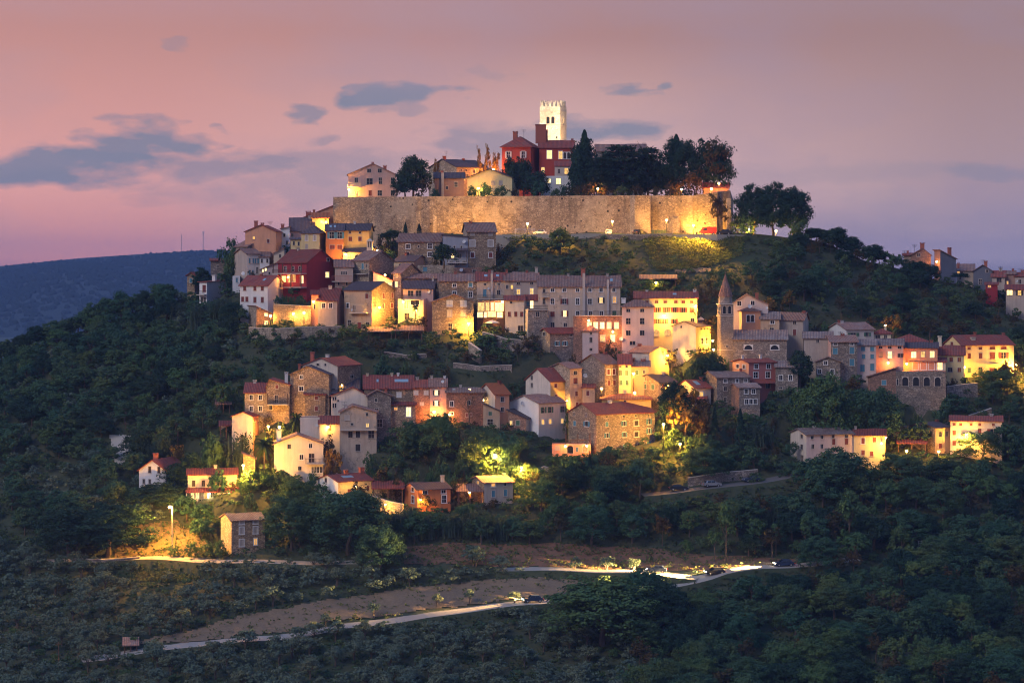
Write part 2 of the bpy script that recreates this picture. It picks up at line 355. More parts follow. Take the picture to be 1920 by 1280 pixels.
FIELDS = {
 'bank': [(745, 1022), (860, 1019), (1000, 1022), (1130, 1024), (1280, 1036), (1420, 1046), (1500, 1046), (1490, 1062), (1300, 1070), (1100, 1064), (960, 1062), (760, 1058), (740, 1042)],
 'field': [(1190, 1077), (1240, 1085), (1100, 1106), (900, 1132), (700, 1156), (560, 1178), (420, 1198), (240, 1212), (330, 1186), (400, 1170), (480, 1150), (640, 1121), (760, 1105), (900, 1088), (1000, 1072), (1100, 1070)],
 'lawn': [(255, 1058), (390, 1060), (420, 1074), (330, 1094), (250, 1090)],
 'meadow': [(1205, 446), (1330, 440), (1395, 446), (1390, 478), (1310, 506), (1230, 508), (1212, 470)],
 'leftlawn': [(378, 738), (462, 726), (458, 752), (366, 766)],
 'court': [(205, 820), (252, 815), (244, 846), (228, 872), (214, 868), (212, 842)],
 'terrace': [(1265, 507), (1332, 505), (1336, 513), (1266, 515)],
 'clearing': [(215, 1030), (262, 985), (330, 975), (372, 1004), (400, 1030), (345, 1046), (215, 1046)],
}
def drape(name, poly, mat, sx=6, sy=3, lift=.17):
    xs = [p[0] for p in poly]; ys = [p[1] for p in poly]; v = {}; V = []; Fc = []
    def vid(i, j):
        if (i, j) not in v:
            v[i, j] = len(V); V.append(tuple(gp(min(xs) + i * sx, min(ys) + j * sy, lift)))
        return v[i, j]
    for i in range(int((max(xs) - min(xs)) / sx) + 1):
        for j in range(int((max(ys) - min(ys)) / sy) + 1):
            cx = min(xs) + (i + .5) * sx + random.uniform(-2, 2); cy = min(ys) + (j + .5) * sy + random.uniform(-1, 1)
            if inpoly(cx, cy, poly): Fc.append((vid(i, j), vid(i, j + 1), vid(i + 1, j + 1), vid(i + 1, j)))
    me = bpy.data.meshes.new(name); me.from_pydata(V, [], Fc); me.materials.append(MATS[mat]); me.update()
    return struct(link(name, me))
ROADS = {
 'main': ([(150, 1232), (225, 1222), (330, 1208), (520, 1190), (640, 1172), (780, 1152), (900, 1136), (1010, 1124), (1130, 1108), (1230, 1096), (1290, 1085), (1330, 1072), (1400, 1062), (1480, 1055), (1600, 1048)], 5.5),
 'upper': ([(930, 1063), (1000, 1063), (1090, 1064), (1180, 1067), (1250, 1072), (1312, 1080)], 5.0),
 'lane': ([(60, 1050), (130, 1047), (200, 1044), (290, 1042), (420, 1047), (560, 1050), (720, 1053)], 5.5),
 'street': ([(1200, 924), (1270, 918), (1330, 914), (1420, 898), (1500, 884)], 5.5),
}
def road(pts, w, name='road', mat='asphalt_pale'):
    q = []
    for i in range(len(pts) - 1):
        n = max(2, int(abs(pts[i + 1][0] - pts[i][0]) / 15))
        for k in range(n): t = k / n; q.append((pts[i][0] * (1 - t) + pts[i + 1][0] * t, pts[i][1] * (1 - t) + pts[i + 1][1] * t))
    q.append(pts[-1]); c = [gp(*a, .1) for a in q]
    for _ in range(6):
        z = [p.z for p in c]
        for i in range(1, len(c) - 1): c[i].z = (z[i - 1] + 2 * z[i] + z[i + 1]) / 4
    s = MB(); rings = []
    for i, p in enumerate(c):
        t = c[min(i + 1, len(c) - 1)] - c[max(i - 1, 0)]; t.z = 0; t.normalize(); n = Vector((t.y, -t.x, 0))
        u = p - n * w * .15; u.z = p.z + .02; d = p + n * w * .85; d.z = p.z - .22; e = d + n * 2.4; e.z = d.z - 3.0
        rings.append([u, d, e])
    for i in range(len(rings) - 1):
        a, b = rings[i], rings[i + 1]
        s.poly([a[0], a[1], b[1], b[0]], 0); s.poly([a[1], a[2], b[2], b[1]], 1)
    struct(s.build(name, [mat, 'soil_grass']))
    return rings
RR = {k: road(*v, mat={'street': 'asphalt'}.get(k, 'asphalt_lit')) for k, v in ROADS.items()}
# hilltop inside the town wall and the road ledge at its foot
HT = 120.9
def prism(name, pts, z0, z1, mat, parent=None):
    s = MB(); s.loft([[(x, y, z0) for x, y in pts], [(x, y, z1) for x, y in pts]]); return s.build(name, mat, parent)
def XY(px, Y): return ((px - 960) / F * Y, Y)
struct(prism('hilltop_terrace', [XY(628, 655), XY(1186, 653), XY(1330, 651), XY(1362, 655), XY(1368, 700), XY(1300, 770), XY(700, 770), XY(634, 720)], 80, HT, 'soil_grass'))
struct(prism('wall_road', [XY(905, 637.5), XY(1250, 637), XY(1345, 636), XY(1400, 639), XY(1405, 652), XY(905, 652)], 98, 111.25, 'asphalt_pale'))
# far ridge
def farhill():
    pxs = np.arange(-2600, 1500, 12); rows = []
    sx = [-2600, -1200, -400, 0, 150, 300, 420, 620, 900, 1200, 1500]; sy = [600, 560, 512, 499, 484, 474, 471, 474, 540, 640, 665]
    K = 1.8; Y0 = 2900 * K
    for t in np.linspace(0, 1, 40):
        r = []
        for p in pxs:
            zt = CZ + (HZ - np.interp(p, sx, sy)) / F * Y0; Y = (2150 + 750 * t) * K; e = t ** .72
            X = (p - 960) / F * Y0 * (.80 + .20 * t); z = (VALLEY - 3) * (1 - e) + zt * e + K * math.sin(t * math.pi) * (9 * math.sin(X * .012 / K) + 5 * math.sin(X * .031 / K + t * 7))
            r.append(Vector((X, Y, z)))
        rows.append(r)
    for dy, dz in ((60, -6), (400, -40), (900, -120)): rows.append([Vector((q.x, q.y + dy, q.z + dz)) for q in rows[39]])
    struct(grid_mesh('far_hill', rows, 'farwood'))
    n = 9000; V = []; Fc = []                                  # tree cover of the far ridge: one mass
    for i in range(n):
        t = random.random() ** .8; p = random.uniform(-700, 800); row = int(t * 38); j = int((p + 2600) / 12)
        if t > .93 and random.random() < .35: continue
        a = rows[row][j].lerp(rows[row + 1][j], random.random()); r = K * random.uniform(2, 4.2) * (.6 if t > .93 else 1); b = len(V)
        a = a + Vector((K * random.uniform(-5, 5), 0, 0))
        V += [(a.x - r, a.y, a.z - 2), (a.x, a.y - r, a.z - 2), (a.x + r, a.y, a.z - 2), (a.x, a.y + r, a.z - 2), (a.x - r * .6, a.y - r * .5, a.z + r * .8), (a.x + r * .6, a.y - r * .5, a.z + r * .7), (a.x, a.y + r * .4, a.z + r * 1.1)]
        Fc += [(b, b + 1, b + 4), (b + 1, b + 5, b + 4), (b + 1, b + 2, b + 5), (b + 2, b + 3, b + 6), (b + 2, b + 6, b + 5), (b + 3, b, b + 6), (b, b + 4, b + 6), (b + 4, b + 5, b + 6)]
    me = bpy.data.meshes.new('far_woodland'); me.from_pydata(V, [], Fc); me.materials.append(MATS['leaf_far']); me.update()
    tag(link('far_woodland', me), 'blue hazy wood covering the far ridge behind the town', 'woodland', kind='stuff')
    for px, pt, lab, drums in ((340, 441, 'slender radio mast with a lamp on top, left of the pair on far ridge', 0), (381, 434, 'radio mast with drum antennas, right of the pair on far ridge', 1)):
        base = P(px, np.interp(px, sx, sy) + 2, Y0); h = (np.interp(px, sx, sy) + 2 - pt) / F * Y0
        r = empty('radio_mast', base); tag(r, lab, 'mast', 'radio masts on the far ridge')
        s = MB(); 
        for dx, dy in ((-.7, -.7), (.7, -.7), (0, .8)): s.tube([(dx, dy, -2), (dx * .6, dy * .6, h)], .24, 5)
        k = 0
        while k < h - 1.5: s.tube([(-.65, -.65, k), (.6, -.6, k + 1.5)], .08, 4); s.tube([(.6, -.6, k), (0, .7, k + 1.5)], .08, 4); k += 1.5
        s.build('lattice', 'galv', r)
        if drums:
            for zz, rr in ((h - .5, 1.5), (h - 3.2, 1.3), (h - 6, .9)):
                d = MB(); d.tube([(-rr, 0, zz - .9), (-rr, 0, zz + .9)], .5, 8); d.tube([(rr, 0, zz - .9), (rr, 0, zz + .9)], .5, 8); d.tube([(-rr, 0, zz), (rr, 0, zz)], .15, 5); d.build('antenna_drum', 'dish', r)
        else:
            d = MB(); d.tube([(0, 0, h - .2), (0, 0, h + 1.2)], .5, 8); d.build('beacon', 'dish', r)
farhill()
# ---------------------------------------------------------------- houses
FR = {}        # id -> frame, for lamps and tree tests
FACES = []     # screen rectangles of facades (x0, x1, top, base, depth)
FOOT = []      # footprints (centre, axes)
SHC = {'b': 'sh_blue', 'g': 'sh_green', 'r': 'sh_red', 'k': 'sh_dark', 'w': 'sh_white', 'p': 'sh_pale'}
def panel(mb, O, U, Wd, z0, top, holes, inward, m=0, dp=.22):
    """wall face: O + U*u + z; top(u) its height; holes [(u0,u1,v0,v1)] are real openings with reveals"""
    xs = {0., Wd}
    for h in holes: xs |= {h[0], h[1]}
    pk = getattr(top, 'pk', None)
    if pk is not None: xs.add(pk)
    xs = sorted(x for x in xs if -1e-6 <= x <= Wd + 1e-6)
    pt = lambda u, z: O + U * u + Vector((0, 0, z))
    for a, b in zip(xs, xs[1:]):
        if b - a < 1e-4: continue
        mid = (a + b) / 2; hs = sorted((h for h in holes if h[0] < mid < h[1]), key=lambda h: h[2]); z = z0
        for h in hs:
            if h[2] > z + 1e-4: mb.poly([pt(a, z), pt(b, z), pt(b, h[2]), pt(a, h[2])], m)
            z = max(z, h[3])
        mb.poly([pt(a, z), pt(b, z), pt(b, top(b)), pt(a, top(a))], m)
    for u0, u1, v0, v1 in holes:
        i = inward * dp
        for p, q in (((u0, v0), (u1, v0)), ((u1, v0), (u1, v1)), ((u1, v1), (u0, v1)), ((u0, v1), (u0, v0))):
            a, b = pt(*p), pt(*q); mb.poly([a, b, b + i, a + i], m)
class Top:
    def __init__(s, f, pk=None): s.f = f; s.pk = pk
    def __call__(s, u): return s.f(u)
WINC = {}
def window(root, O, U, Nn, u, v, w, h, st, part='window'):
    """frame (the window) with pane and shutters as its pieces; Nn points out of the wall"""
    c = O + U * u + Vector((0, 0, v)); arch = 'a' in st; fw = .17 if 'f' in st else .10
    ang = math.atan2(U.y, U.x)
    s = MB(); hw, hh = w / 2, h / 2
    s.box((-hw - fw, -.05, -hh), (-hw, .02, hh)); s.box((hw, -.05, -hh), (hw + fw, .02, hh)); s.box((-hw - fw, -.05, hh), (hw + fw, .02, hh + fw)); s.box((-hw - fw - .05, -.14, -hh - fw), (hw + fw + .05, .02, -hh))
    if arch:
        n = 10; r = hw
        for k in range(n):
            t0, t1 = math.pi * k / n, math.pi * (k + 1) / n
            a = (r * math.cos(t0), hh - min(r, h * .9) + min(r, h * .9) * math.sin(t0)); b = (r * math.cos(t1), hh - min(r, h * .9) + min(r, h * .9) * math.sin(t1))
            s.poly([(a[0], -.03, a[1]), (a[0], -.03, hh), (b[0], -.03, hh), (b[0], -.03, b[1])])
    if not arch and min(w, h) > .45 and 'c' not in st:
        s.box((-.03, .10, -hh), (.03, .14, hh))
        if h > 1.2: s.box((-hw, .10, -.02), (hw, .14, .03))
    fm = 'frame_white' if 'f' in st else 'frame_stone'
    name = 'door' if ('n' in st) else part
    o = s.build(name, fm, root, c, ang)
    pm = 'lit_bright' if 'L' in st else 'lit' if 'l' in st else 'lit_dim' if 'm' in st else 'sh_dark' if 'n' in st else 'glass'
    cs = next((x for x in SHC if x in st[st.find('c') + 1:st.find('c') + 2]), None) if 'c' in st else None
    os_ = next((x for x in SHC if x in st[st.find('o') + 1:st.find('o') + 2]), None) if 'o' in st else None
    if cs:
        p = MB(); 
        for k in (-1, 1):
            x0, x1 = (-hw, -.02) if k < 0 else (.02, hw); p.box((x0, .03, -hh), (x1, .09, hh))
            n = max(2, int(h / .3))
            for q in range(n): z = -hh + (q + .5) * h / n; p.box((x0 + .05, .015, z - .05), (x1 - .05, .03, z + .05))
        p.build('shutter', SHC[cs], o)
    else:
        p = MB(); p.box((-hw, .18, -hh), (hw, .20, hh)); p.build('leaf' if 'n' in st else 'pane', pm, o)
    if os_:
        for k in (-1, 1):
            p = MB(); x0 = hw + .03; x1 = hw + .03 + max(.35, w * .5)
            if k < 0: x0, x1 = -x1, -x0
            p.box((x0, -.10, -hh), (x1, -.055, hh))
            for q in range(3): z = -hh + (q + .5) * h / 3; p.box((x0 + .06, -.115, z - .12), (x1 - .06, -.10, z + .12))
            p.build('shutter', SHC[os_], o)
    return o
def parse(ws):
    out = []
    for t in ws.split():
        a = t.split(',')
        for x in a[0].split('/'): out.append((float(x), float(a[1]), float(a[2]), float(a[3]), a[4] if len(a) > 4 else 'd'))
    return out
def roof_uv(me, axis):
    """uv 'rows': u runs across the tile rows (along the eave)"""
    uv = me.uv_layers.new(name='rows'); co = [v.co for v in me.vertices]; d = uv.data
    for p in me.polygons:
        nx, ny = abs(p.normal.x), abs(p.normal.y)
        ax = (1 if nx > ny else 0) if axis is None else axis
        for li in p.loop_indices: c = co[me.loops[li].vertex_index]; d[li].uv = (c[ax], c[1 - ax])
def make_roof(root, rt, x0, x1, d, Hw, rise, rm, pk=None, oh=.38, t=.16):
    s = MB(); ax = 0
    def j(a): return random.uniform(-a, a)
    if rt in ('P', 'SB'):
        n = max(3, int((x1 - x0) / 2)); rings = []
        for i in range(n + 1):
            x = x0 - oh + (x1 - x0 + 2 * oh) * i / n
            if rt == 'P':
                sl = rise / (d / 2); e = Hw - oh * sl
                pr = [(-oh, e), (d / 2, Hw + rise), (d + oh, e), (d + oh, e + t), (d / 2, Hw + rise + t), (-oh, e + t)]
                q = j(.09); pr = [(a, b + (q if abs(a - d / 2) < .1 else 0) + j(.02)) for a, b in pr]
            else:
                sl = rise / d; pr = [(-oh, Hw - oh * sl), (d + oh, Hw + rise + oh * sl), (d + oh, Hw + rise + oh * sl + t), (-oh, Hw - oh * sl + t)]
            rings.append([(x, a, b) for a, b in pr])
        s.loft(rings); ax = 0
    elif rt == 'G':
        pk = (x0 + x1) / 2 if pk is None else pk; n = max(3, int(d / 2)); rings = []
        sl = rise / min(pk - x0, x1 - pk) if rise else 0; s1 = rise / (pk - x0); s2 = rise / (x1 - pk)
        for i in range(n + 1):
            y = -oh + (d + 2 * oh) * i / n; q = j(.05)
            pr = [(x0 - oh, Hw - oh * s1), (pk, Hw + rise + q), (x1 + oh, Hw - oh * s2), (x1 + oh, Hw - oh * s2 + t), (pk, Hw + rise + t + q), (x0 - oh, Hw - oh * s1 + t)]
            rings.append([(a, y, b + j(.03)) for a, b in pr])
        s.loft(rings); ax = 1
    elif rt in ('SR', 'SL'):
        sl = rise / (x1 - x0) * (1 if rt == 'SR' else -1); za = Hw if rt == 'SR' else Hw + rise; n = max(3, int(d / 2)); rings = []
        for i in range(n + 1):
            y = -oh + (d + 2 * oh) * i / n
            zl = za - oh * sl; zr = za + (x1 - x0 + oh) * sl
            rings.append([(x0 - oh, y, zl), (x1 + oh, y, zr), (x1 + oh, y, zr + t), (x0 - oh, y, zl + t)])
        s.loft(rings); ax = 1
    elif rt == 'H':
        X0, X1, Y0, Y1 = x0 - oh, x1 + oh, -oh, d + oh; k = min(d / 2, (x1 - x0) / 2 - .3); ym = d / 2; zr = Hw + rise + t
        if x1 - x0 >= d: ra, rb = (x0 + k, ym, zr), (x1 - k, ym, zr)
        else: xm = (x0 + x1) / 2; kk = (x1 - x0) / 2; ra, rb = (xm, kk, zr), (xm, d - kk, zr)
        z = Hw - .02
        b = [(X0, Y0, z), (X1, Y0, z), (X1, Y1, z), (X0, Y1, z)]; u = [(x, y, z + t) for x, y, z in b]
        s.poly(b[::-1])
        for i in range(4): s.poly([b[i], b[(i + 1) % 4], u[(i + 1) % 4], u[i]])
        if x1 - x0 >= d: s.poly([u[0], u[1], rb, ra]); s.poly([u[1], u[2], rb]); s.poly([u[2], u[3], ra, rb]); s.poly([u[3], u[0], ra])
        else: s.poly([u[0], u[1], ra]); s.poly([u[1], u[2], rb, ra]); s.poly([u[2], u[3], rb]); s.poly([u[3], u[0], ra, rb])
        ax = None
    else:  # flat roof with parapet
        s.box((x0 + .01, .01, Hw - .5), (x1 - .01, d - .01, Hw - .15))
    o = s.build('roof', rm, root); roof_uv(o.data, ax); return o
NAMEOF = {'stone': 'stone_house'}
def H(id, a, b, ye, yb, yr, label, wins='', side=None, rt='P', wm='stone_warm', sm=None, rm='tile_old', d=9.0, gy=None, pk=None, ch='', sky='', name=None, cat='house',
      bal=(), por=(), dish='', Y=None, oh=.38, base=6.0, ant='', grp=None):
    cpx = b if (side and side[0] == 'R') else a
    Yd = Y if Y else float(G(cpx, gy if gy else yb)) ; s = F / Yd
    th = 0.
    if side:
        sw = abs(side[1] - cpx) / s; d = max(d, sw / .80); th = math.asin(sw / d)
    Wd = (b - a) / (s * math.cos(th)); org = P(cpx, yb, Yd)
    zg = org.z
    if gy and not Y: zg = P(cpx, gy, Yd).z
    phi = math.atan((cpx - 960) / F); R = bool(side and side[0] == 'R')
    rz = -phi + (-th if R else th)
    if name is None: name = 'stone_house' if wm.startswith('stone') else 'house'
    root = empty(name, (org.x, org.y, zg), rz); tag(root, label, cat, grp)
    z0 = zg; dz = org.z - zg
    def zat(py, dep=0.): return CZ + (HZ - py) / F * (Yd + dep * math.cos(th)) - zg
    Hw = zat(ye); x0, x1 = (-Wd, 0.) if R else (0., Wd)
    if rt in ('P', 'H'): rise = zat(yr, d / 2) - Hw
    elif rt == 'SB': rise = zat(yr, d) - Hw
    else: rise = zat(yr) - Hw
    if rt != 'F': rise = max(rise, .5)
    PK = None if pk is None else x0 + (pk - a) / (s * math.cos(th))
    pkx = PK if PK is not None else (x0 + x1) / 2
    # wall tops
    flat = Top(lambda u: Hw)
    gabF = Top(lambda u: Hw + rise * (u / (pkx - x0) if u < pkx - x0 else (Wd - u) / (x1 - pkx)), pkx - x0)
    gabS = Top(lambda u: Hw + rise * (1 - abs(u - d / 2) / (d / 2)), d / 2)
    if rt == 'P': tF, tB, tS, tO = flat, flat, gabS, gabS
    elif rt == 'G': tF, tB, tS, tO = gabF, gabF, flat, flat
    elif rt == 'SB': tF, tB = flat, Top(lambda u: Hw + rise); tS = tO = Top(lambda u: Hw + rise * u / d)
    elif rt in ('SR', 'SL'):
        f = (lambda u: Hw + rise * u / Wd) if rt == 'SR' else (lambda u: Hw + rise * (1 - u / Wd))
        tF = tB = Top(f); hi, lo = Top(lambda u: Hw + rise), flat
        atc = f(0. if not R else Wd); tS = Top(lambda u: atc); ato = f(Wd if not R else 0.); tO = Top(lambda u: ato)
    else: tF = tB = tS = tO = flat
    # windows
    cs, sn = math.cos(th), math.sin(th); fw, sw_, objs = [], [], []
    for (wx, wy, ww, wh, st) in parse(wins):
        ons = bool(side) and ((wx > cpx) if R else (wx < cpx)) and sn > .05
        v = zat(wy); hh = max(wh / s, .35)
        if ons: u = abs(wx - cpx) / (s * sn); w = ww / (s * sn); L_, tp, lst = d, tS, sw_
        else: u = (wx - a) / (s * cs); w = ww / (s * cs); L_, tp, lst = Wd, tF, fw
        w = max(.32, min(w, 6.0)); u = min(max(u, w / 2 + .12), L_ - w / 2 - .12)
        tm = min(tp(max(u - w / 2, 0)), tp(min(u + w / 2, L_))) - .12
        v = min(v, tm - hh / 2)
        r = (u - w / 2, u + w / 2, v - hh / 2, v + hh / 2)
        if any(r[0] < q[1] + .05 and r[1] > q[0] - .05 and r[2] < q[3] + .05 and r[3] > q[2] - .05 for q in lst): continue
        lst.append(r); objs.append((ons, u, v, w, hh, st))
    mb = MB(); X, Yv = Vector((1, 0, 0)), Vector((0, 1, 0)); z_ = -base
    panel(mb, Vector((x0, 0, 0)), X, Wd, z_, tF, fw, Yv, 0)
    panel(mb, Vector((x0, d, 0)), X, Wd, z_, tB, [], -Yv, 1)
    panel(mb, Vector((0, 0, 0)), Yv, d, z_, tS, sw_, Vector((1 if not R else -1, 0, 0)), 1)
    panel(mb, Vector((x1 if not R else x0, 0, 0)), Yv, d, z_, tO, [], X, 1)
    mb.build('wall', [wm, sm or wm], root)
    # dark room behind the openings is closed by the panes themselves
    for ons, u, v, w, hh, st in objs:
        if ons:
            if R: window(root, Vector((0, 0, 0)), Yv, X, u, v, w, hh, st)
            else: window(root, Vector((0, d, 0)), -Yv, -X, d - u, v, w, hh, st)
        else: window(root, Vector((x0, 0, 0)), X, -Yv, u, v, w, hh, st)
    ro = make_roof(root, rt, x0, x1, d, Hw, rise, rm, PK, oh)
    def roof_z(x, y):
        if rt == 'P': return Hw + rise * (1 - abs(y - d / 2) / (d / 2))
        if rt == 'G': return Hw + rise * ((x - x0) / (pkx - x0) if x < pkx else (x1 - x) / (x1 - pkx))
        if rt == 'SB': return Hw + rise * y / d
        if rt == 'SR': return Hw + rise * (x - x0) / Wd
        if rt == 'SL': return Hw + rise * (x1 - x) / Wd
        if rt == 'H': return Hw + rise * .7
        return Hw
    def loc(px, dep): # local x of a picture column at depth dep behind the front
        w = P(px, yb, Yd) - org; k = (px - cpx) / s
        return (k - dep * (sn if R else -sn)) / cs
    if rt in ('P', 'G') and not ch and b - a > 25 and random.random() < .7:
        cxx = random.uniform(a + 6, b - 6); ch = '%f,%f,%f,%s' % (cxx, min(yr, ye) - random.uniform(3, 6), random.uniform(4, 6), random.choice(['chim', 'brick', 'frame_stone', 'brick']))
    if rt in ('P', 'G', 'H') and not ant and random.random() < .4: ant = '%f,%f' % (random.uniform(a + 4, b - 4), min(yr, ye) - random.uniform(5, 9))
    for c in ch.split():
        q = c.split(','); cx, ctop, cw = float(q[0]), float(q[1]), float(q[2]); cm = q[3] if len(q) > 3 else 'chim'
        dep = float(q[4]) if len(q) > 4 else (d / 2 - .3 if rt in ('P', 'H') else d * .35)
        x = min(max(loc(cx, dep), x0 + .4), x1 - .4); w = max(cw / s, .5) / 2; zt = zat(ctop, dep); zb = roof_z(x, dep) - .6
        if zt < zb + 1.0: zt = zb + 1.3
        k = MB(); k.box((x - w, dep - w * .8, zb), (x + w, dep + w * .8, zt - .28))
        k.box((x - w - .1, dep - w * .8 - .1, zt - .28), (x + w + .1, dep + w * .8 + .1, zt - .18))
        for e in (-1, 1): k.box((x + e * (w - .12) - .1, dep - w * .7, zt - .18), (x + e * (w - .12) + .1, dep + w * .7, zt - .03))
        k.box((x - w - .12, dep - w * .8 - .12, zt - .03), (x + w + .12, dep + w * .8 + .12, zt + .05)); k.build('chimney', cm, ro)
    for c in sky.split():
        q = [float(v) for v in c.split(',')]; dep = .27 * d if rt == 'P' else d * .4; x = min(max(loc(q[0], dep), x0 + .6), x1 - .6)
        sl = rise / (d / 2); w = q[2] / s / 2; l = max(.4, (q[3] if len(q) > 3 else 4) / s)
        k = MB(); k.poly([(x - w, dep - l, roof_z(x, dep - l) + .23), (x + w, dep - l, roof_z(x, dep - l) + .23), (x + w, dep + l, roof_z(x, dep + l) + .23), (x - w, dep + l, roof_z(x, dep + l) + .23)])
        k.poly([(x - w, dep - l, roof_z(x, dep - l) + .02), (x + w, dep - l, roof_z(x, dep - l) + .02), (x + w, dep - l, roof_z(x, dep - l) + .23), (x - w, dep - l, roof_z(x, dep - l) + .23)]); k.build('skylight', 'skylight', ro)
    for c in ant.split():
        q = [float(v) for v in c.split(',')]; dep = d * .4; x = min(max(loc(q[0], dep), x0 + .3), x1 - .3); zt = zat(q[1], dep); zb = roof_z(x, dep)
        k = MB(); k.tube([(x, dep, zb - .1), (x, dep, zt)], .035, 5); 
        for e in range(3): k.tube([(x - .7 + .12 * e, dep, zt - .1 - .3 * e), (x + .7 - .12 * e, dep, zt - .1 - .3 * e)], .025, 4)
        k.build('antenna', 'iron', ro)
    for c in dish.split():
        q = [float(v) for v in c.split(',')]; ons = bool(side) and ((q[0] > cpx) if R else (q[0] < cpx)) and sn > .05
        if ons: y = abs(q[0] - cpx) / (s * sn); o_ = Vector((.45 if R else -.45, y, zat(q[1]))); w_ = Vector((0, y, zat(q[1])))
        else: x = x0 + (q[0] - a) / (s * cs); o_ = Vector((x, -.45, zat(q[1]))); w_ = Vector((x, 0, zat(q[1])))
        r = (q[2] if len(q) > 2 else 6) / s / 2; k = MB(); n = 12; nd = Vector((-.25, -1, .35)).normalized(); au = nd.orthogonal().normalized(); av = nd.cross(au)
        ring = lambda rr, off: [o_ + nd * off + (au * math.cos(t) + av * math.sin(t)) * rr for t in [2 * math.pi * i / n for i in range(n)]]
        k.loft([ring(.02, -.12 * r), ring(r * .6, -.04 * r), ring(r, .12 * r), ring(r * .97, .16 * r), ring(r * .55, .04 * r), ring(.02, -.02 * r)], 0)
        k.tube([w_, o_ - nd * .1 * r], .05, 5); k.tube([o_ + nd * r * .9, o_ - Vector((0, 0, r * .9))], .03, 4); k.build('satellite_dish', 'dish', root)
    for bl in bal: # (px0, px1, py_floor, py_rail, projection, rail material, roofpy or 0)
        p0, p1, pf, pr_, pj, rmat, tp = bl
        u0, u1 = x0 + (p0 - a) / (s * cs), x0 + (p1 - a) / (s * cs); zf = zat(pf); zr = zat(pr_)
        k = MB(); k.box((u0, -pj, zf - .22), (u1, .0, zf)); bo = k.build('balcony', 'frame_stone', root)
        k = MB(); k.box((u0, -pj, zr - .07), (u1, -pj + .07, zr)); k.box((u0, -pj + .07, zr - .07), (u0 + .07, -.01, zr)); k.box((u1 - .07, -pj + .07, zr - .07), (u1, -.01, zr))
        n = max(3, int((u1 - u0) / .28))
        for i in range(n + 1): x = u0 + .04 + (u1 - u0 - .08) * i / n; k.box((x - .03, -pj + .015, zf), (x + .03, -pj + .055, zr - .07))
        k.build('railing', rmat, bo)
        if tp:
            zt = zat(tp); k = MB()
            n = max(1, round((u1 - u0) / 3.5))
            for i in range(n + 1): x = u0 + .12 + (u1 - u0 - .24) * i / n; k.box((x - .1, -pj + .1, zf), (x + .1, -pj + .3, zt))
            k.build('post', 'wood', bo)
    for pr_ in por: # lean-to roof (px0, px1, py_top, py_front, projection, material, n posts, py_ground)
        p0, p1, pt_, pf, pj, rmat, npost, pg = pr_
        u0, u1 = x0 + (p0 - a) / (s * cs), x0 + (p1 - a) / (s * cs); zt, zf = zat(pt_), zat(pf)
        k = MB(); k.loft([[(x, 0, zt), (x, -pj, zf), (x, -pj, zf + .14), (x, 0, zt + .14)] for x in (u0, (u0 + u1) / 2, u1)]); po = k.build('porch_roof', rmat, root)
        roof_uv(po.data, 0)
        for i in range(npost):
            x = u0 + .2 + (u1 - u0 - .4) * (i / (npost - 1) if npost > 1 else .5); k = MB(); k.box((x - .13, -pj + .25, zat(pg) - 1.5), (x + .13, -pj + .51, zf + .02)); k.build('post', 'frame_white', po)
    rot = Matrix.Rotation(rz, 4, 'Z'); FR[id] = dict(M=Matrix.Translation((org.x, org.y, zg)) @ rot, zat=zat, s=s, cs=cs, sn=sn, a=a, b=b, cpx=cpx, R=R, x0=x0, x1=x1, d=d, side=side, Hw=Hw, Y=Yd, root=root, rise=rise)
    xs = [a, b] + ([side[1]] if side else []); FACES.append((min(xs), max(xs), min(ye, yr) if rt == 'G' else ye, yb, Yd))
    c = Matrix.Translation((org.x, org.y, 0)) @ rot; FOOT.append((c.inverted(), x0, x1, d)); ce = c @ Vector(((x0 + x1) / 2, d / 2, 0)); add_cut(c.inverted(), x0, x1, 0, d, zg - .15, (ce.x, ce.y), math.hypot(Wd, d) / 2 + 7)
    return root
# ================================================================ the town, house by house
# ---- hilltop, behind the town wall
H('a1', 653, 742, 327, 369, 307, 'pale pink gabled house with balcony at the left end of the town wall',
  '692/712,320,7,7 668,338,6,9 693,340,11,11 713/736,339,6,12 669,363,6,9,m 694,362,6,10,cr 712,362,8,10,d 736,362,6,10',
  rt='G', wm='pink', rm='tile_old', Y=672, ch='699,304,4,brick 722,310,6,brick', bal=((650.5, 676, 350, 342, 1.4, 'frame_stone', 0),), pk=699)
H('a3', 856, 916, 313, 368, 299, 'long yellow lit stone house with dark roof behind the town wall',
  '865/874,319,3,4 888,320,5,7,f 876,330,5,9 890,336,5,9 905,322,5,6 903,338,5,9', side=('L', 803), wm='stone_pale', rm='tile_dark', Y=690, d=13, ch='832,293,5,brick 869,296,4,brick', ant='828,283')
H('a4', 815, 870, 334, 369, 324, 'small brown house with red strip beside the dark tree on the hilltop', '855,346,6,9 838,352,4,6', wm='brown', rm='tile_dark', Y=668, d=7, ch='829,320,5,brick')
H('a5', 876, 960, 333, 369, 317, 'bright yellow gabled barn by the lamp on the town wall', '924,343,5,7,cp 939,343,6,8,cp', side=('R', 974), rt='G', wm='yellowpale', rm='tile_dark', Y=665, d=12, pk=917)
H('a6', 941, 995, 276, 345, 257, 'tall red mansion with white-shuttered windows beside the bell tower', '953/981,290,6,12,fow 953,315,6,11,fow 981,316,6,11,fow', side=('R', 1012), rt='H', wm='red', rm='tile_red', Y=690, d=11,
  ch='966,246,8,brick', ant='982,243', oh=.6)
